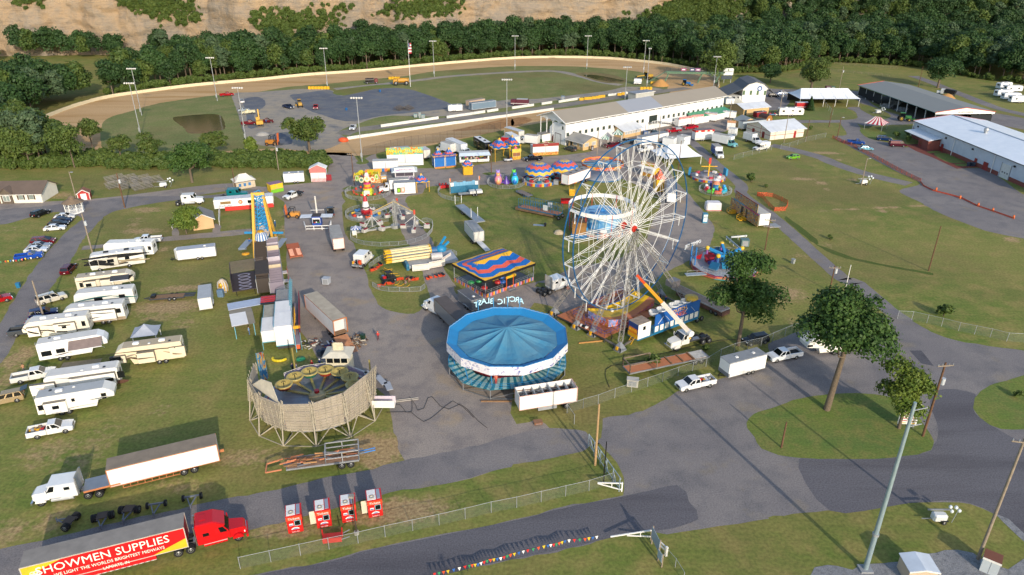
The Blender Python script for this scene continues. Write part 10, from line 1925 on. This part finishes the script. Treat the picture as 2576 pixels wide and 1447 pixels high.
single('30 1635 850 1700 520','dark tree beside the long open pavilion with a dead limb',16.5,LEAF_A,6500,.42,.12,28,lobes=24,rad=.5)
single('30 20 800 80 590','rounded tree at the woods edge beside the parked blue car',13,LEAF_A,4200,.42,.08,29)
single('20 1990 800 1950 310','tallest bright green tree by the scoreboard sign',19,LEAF_B,6500,.5,.06,30,lobes=28)
for s,lb,w_,sd,mt in(('00 900 1447 880 1110','slim tree on the track bend, second from the left wood',7,41,LEAF_O),('01 1180 240 1170 -40','tree between the bleacher boards and the track bend',8,42,LEAF_O),('01 1470 240 1430 -30','broad tree behind the stacked bleacher boards',11,43,LEAF_O),('01 2080 190 2090 -60','airy tree in front of the pond',11,44,LEAF_O),('01 2440 200 2420 -10','thin young tree right of the pond',4.5,45,LEAF_Y),('01 300 300 420 -50','tall leafy tree at the edge of the left wood',13,46,LEAF_B),('01 720 290 620 -120','pale barked tree leaning out of the left wood',11,47,LEAF_B),('01 90 300 90 -80','leafy tree at the far left edge above the white house',12,48,LEAF_B)):
 single(s,lb,w_,mt,3000,.38,.25,sd,rad=.2,lobes=18)
def bush(s,label,sc=1.,name='bush',cat='bush'):
 p=W(s)[0];t=Th(name,label,cat,p,R.uniform(0,6));t.scale=(sc,sc,sc)
 st=MB()
 for a in range(5):st.cyl((0,0,0),(cos(a*1.26)*.6,sin(a*1.26)*.6,1.4),.05,BARK,4)
 pt(t,'stem',st);pt(t,'foliage',bush_m);return t
bush('m 800 430','round dark bush alone on the lawn beside the footpath',1.1);bush('31 595 985','small sapling on the lawn with a bright crown',.45,'sapling','sapling');bush('32 1690 400','loose sapling behind the chain link fence by the gate',1.0,'sapling','sapling');bush('22 1340 880','weedy bush growing through the timber flatbed trailer',.9);bush('22 1865 735','small weed bush in front of the crane truck wheels',.5);bush('k 2170 720','small round bush behind the red and white hall',.6);bush('30 1240 1330','shrub bed bush left of the hall entrance',.9);bush('30 1340 1370','yellow flowered shrub by the hall entrance',.9);bush('30 1345 1310','dark hedge bush at the hall corner',.8);bush('30 1500 1420','low dark shrub on the brick paving before the hall doors',.9);bush('m 1085 540','pale little sapling left of the orange mesh ring',.45,'sapling','sapling');bush('32 2400 1180','weed clump on the right traffic island',.5)
b_,h_=HT('30 400 1065 412 930');t=Th('spruce_tree','small dark spruce beside the red cargo trailer','tree',b_)
g_=np.random.default_rng(3);n_=1800;z_=g_.uniform(.05,1,n_)**.8;a_=g_.uniform(0,6.28,n_);r_=(1-z_)*2.6*g_.uniform(.5,1,n_)
p_=np.stack([r_*np.cos(a_),r_*np.sin(a_),z_*h_-r_*.25],-1);t_=np.stack([np.cos(a_),np.sin(a_),-.35*np.ones(n_)],-1);b2=np.stack([-np.sin(a_),np.cos(a_),.3*np.ones(n_)],-1)
V=np.stack([p_-t_*.3,p_+b2*.16,p_+t_*.3,p_-b2*.16],1).reshape(-1,3).astype('f4');me=bpy.data.meshes.new('foliage');np_mesh(me,V,np.arange(4*n_).reshape(n_,4).astype('i4'));me.materials.append(LEAF_A)
pt(t,'foliage',me);pt(t,'trunk',Cy((0,0,0),(0,0,h_*.9),.14,BARK,6,.03))
for i,(x,y,s)in en(((11,21,.72),(19,30,.5),(4,22,.8),(-4,16,.85))):
 plant([1,0,6,3][i],x,y,['roadside tree whose shadow falls on the front road beyond the bunting','smaller roadside tree whose shadow falls beside the gate','broad roadside tree shading the lower road','tree shading the lawn at the bottom'][i],None,s,'roadside_tree')
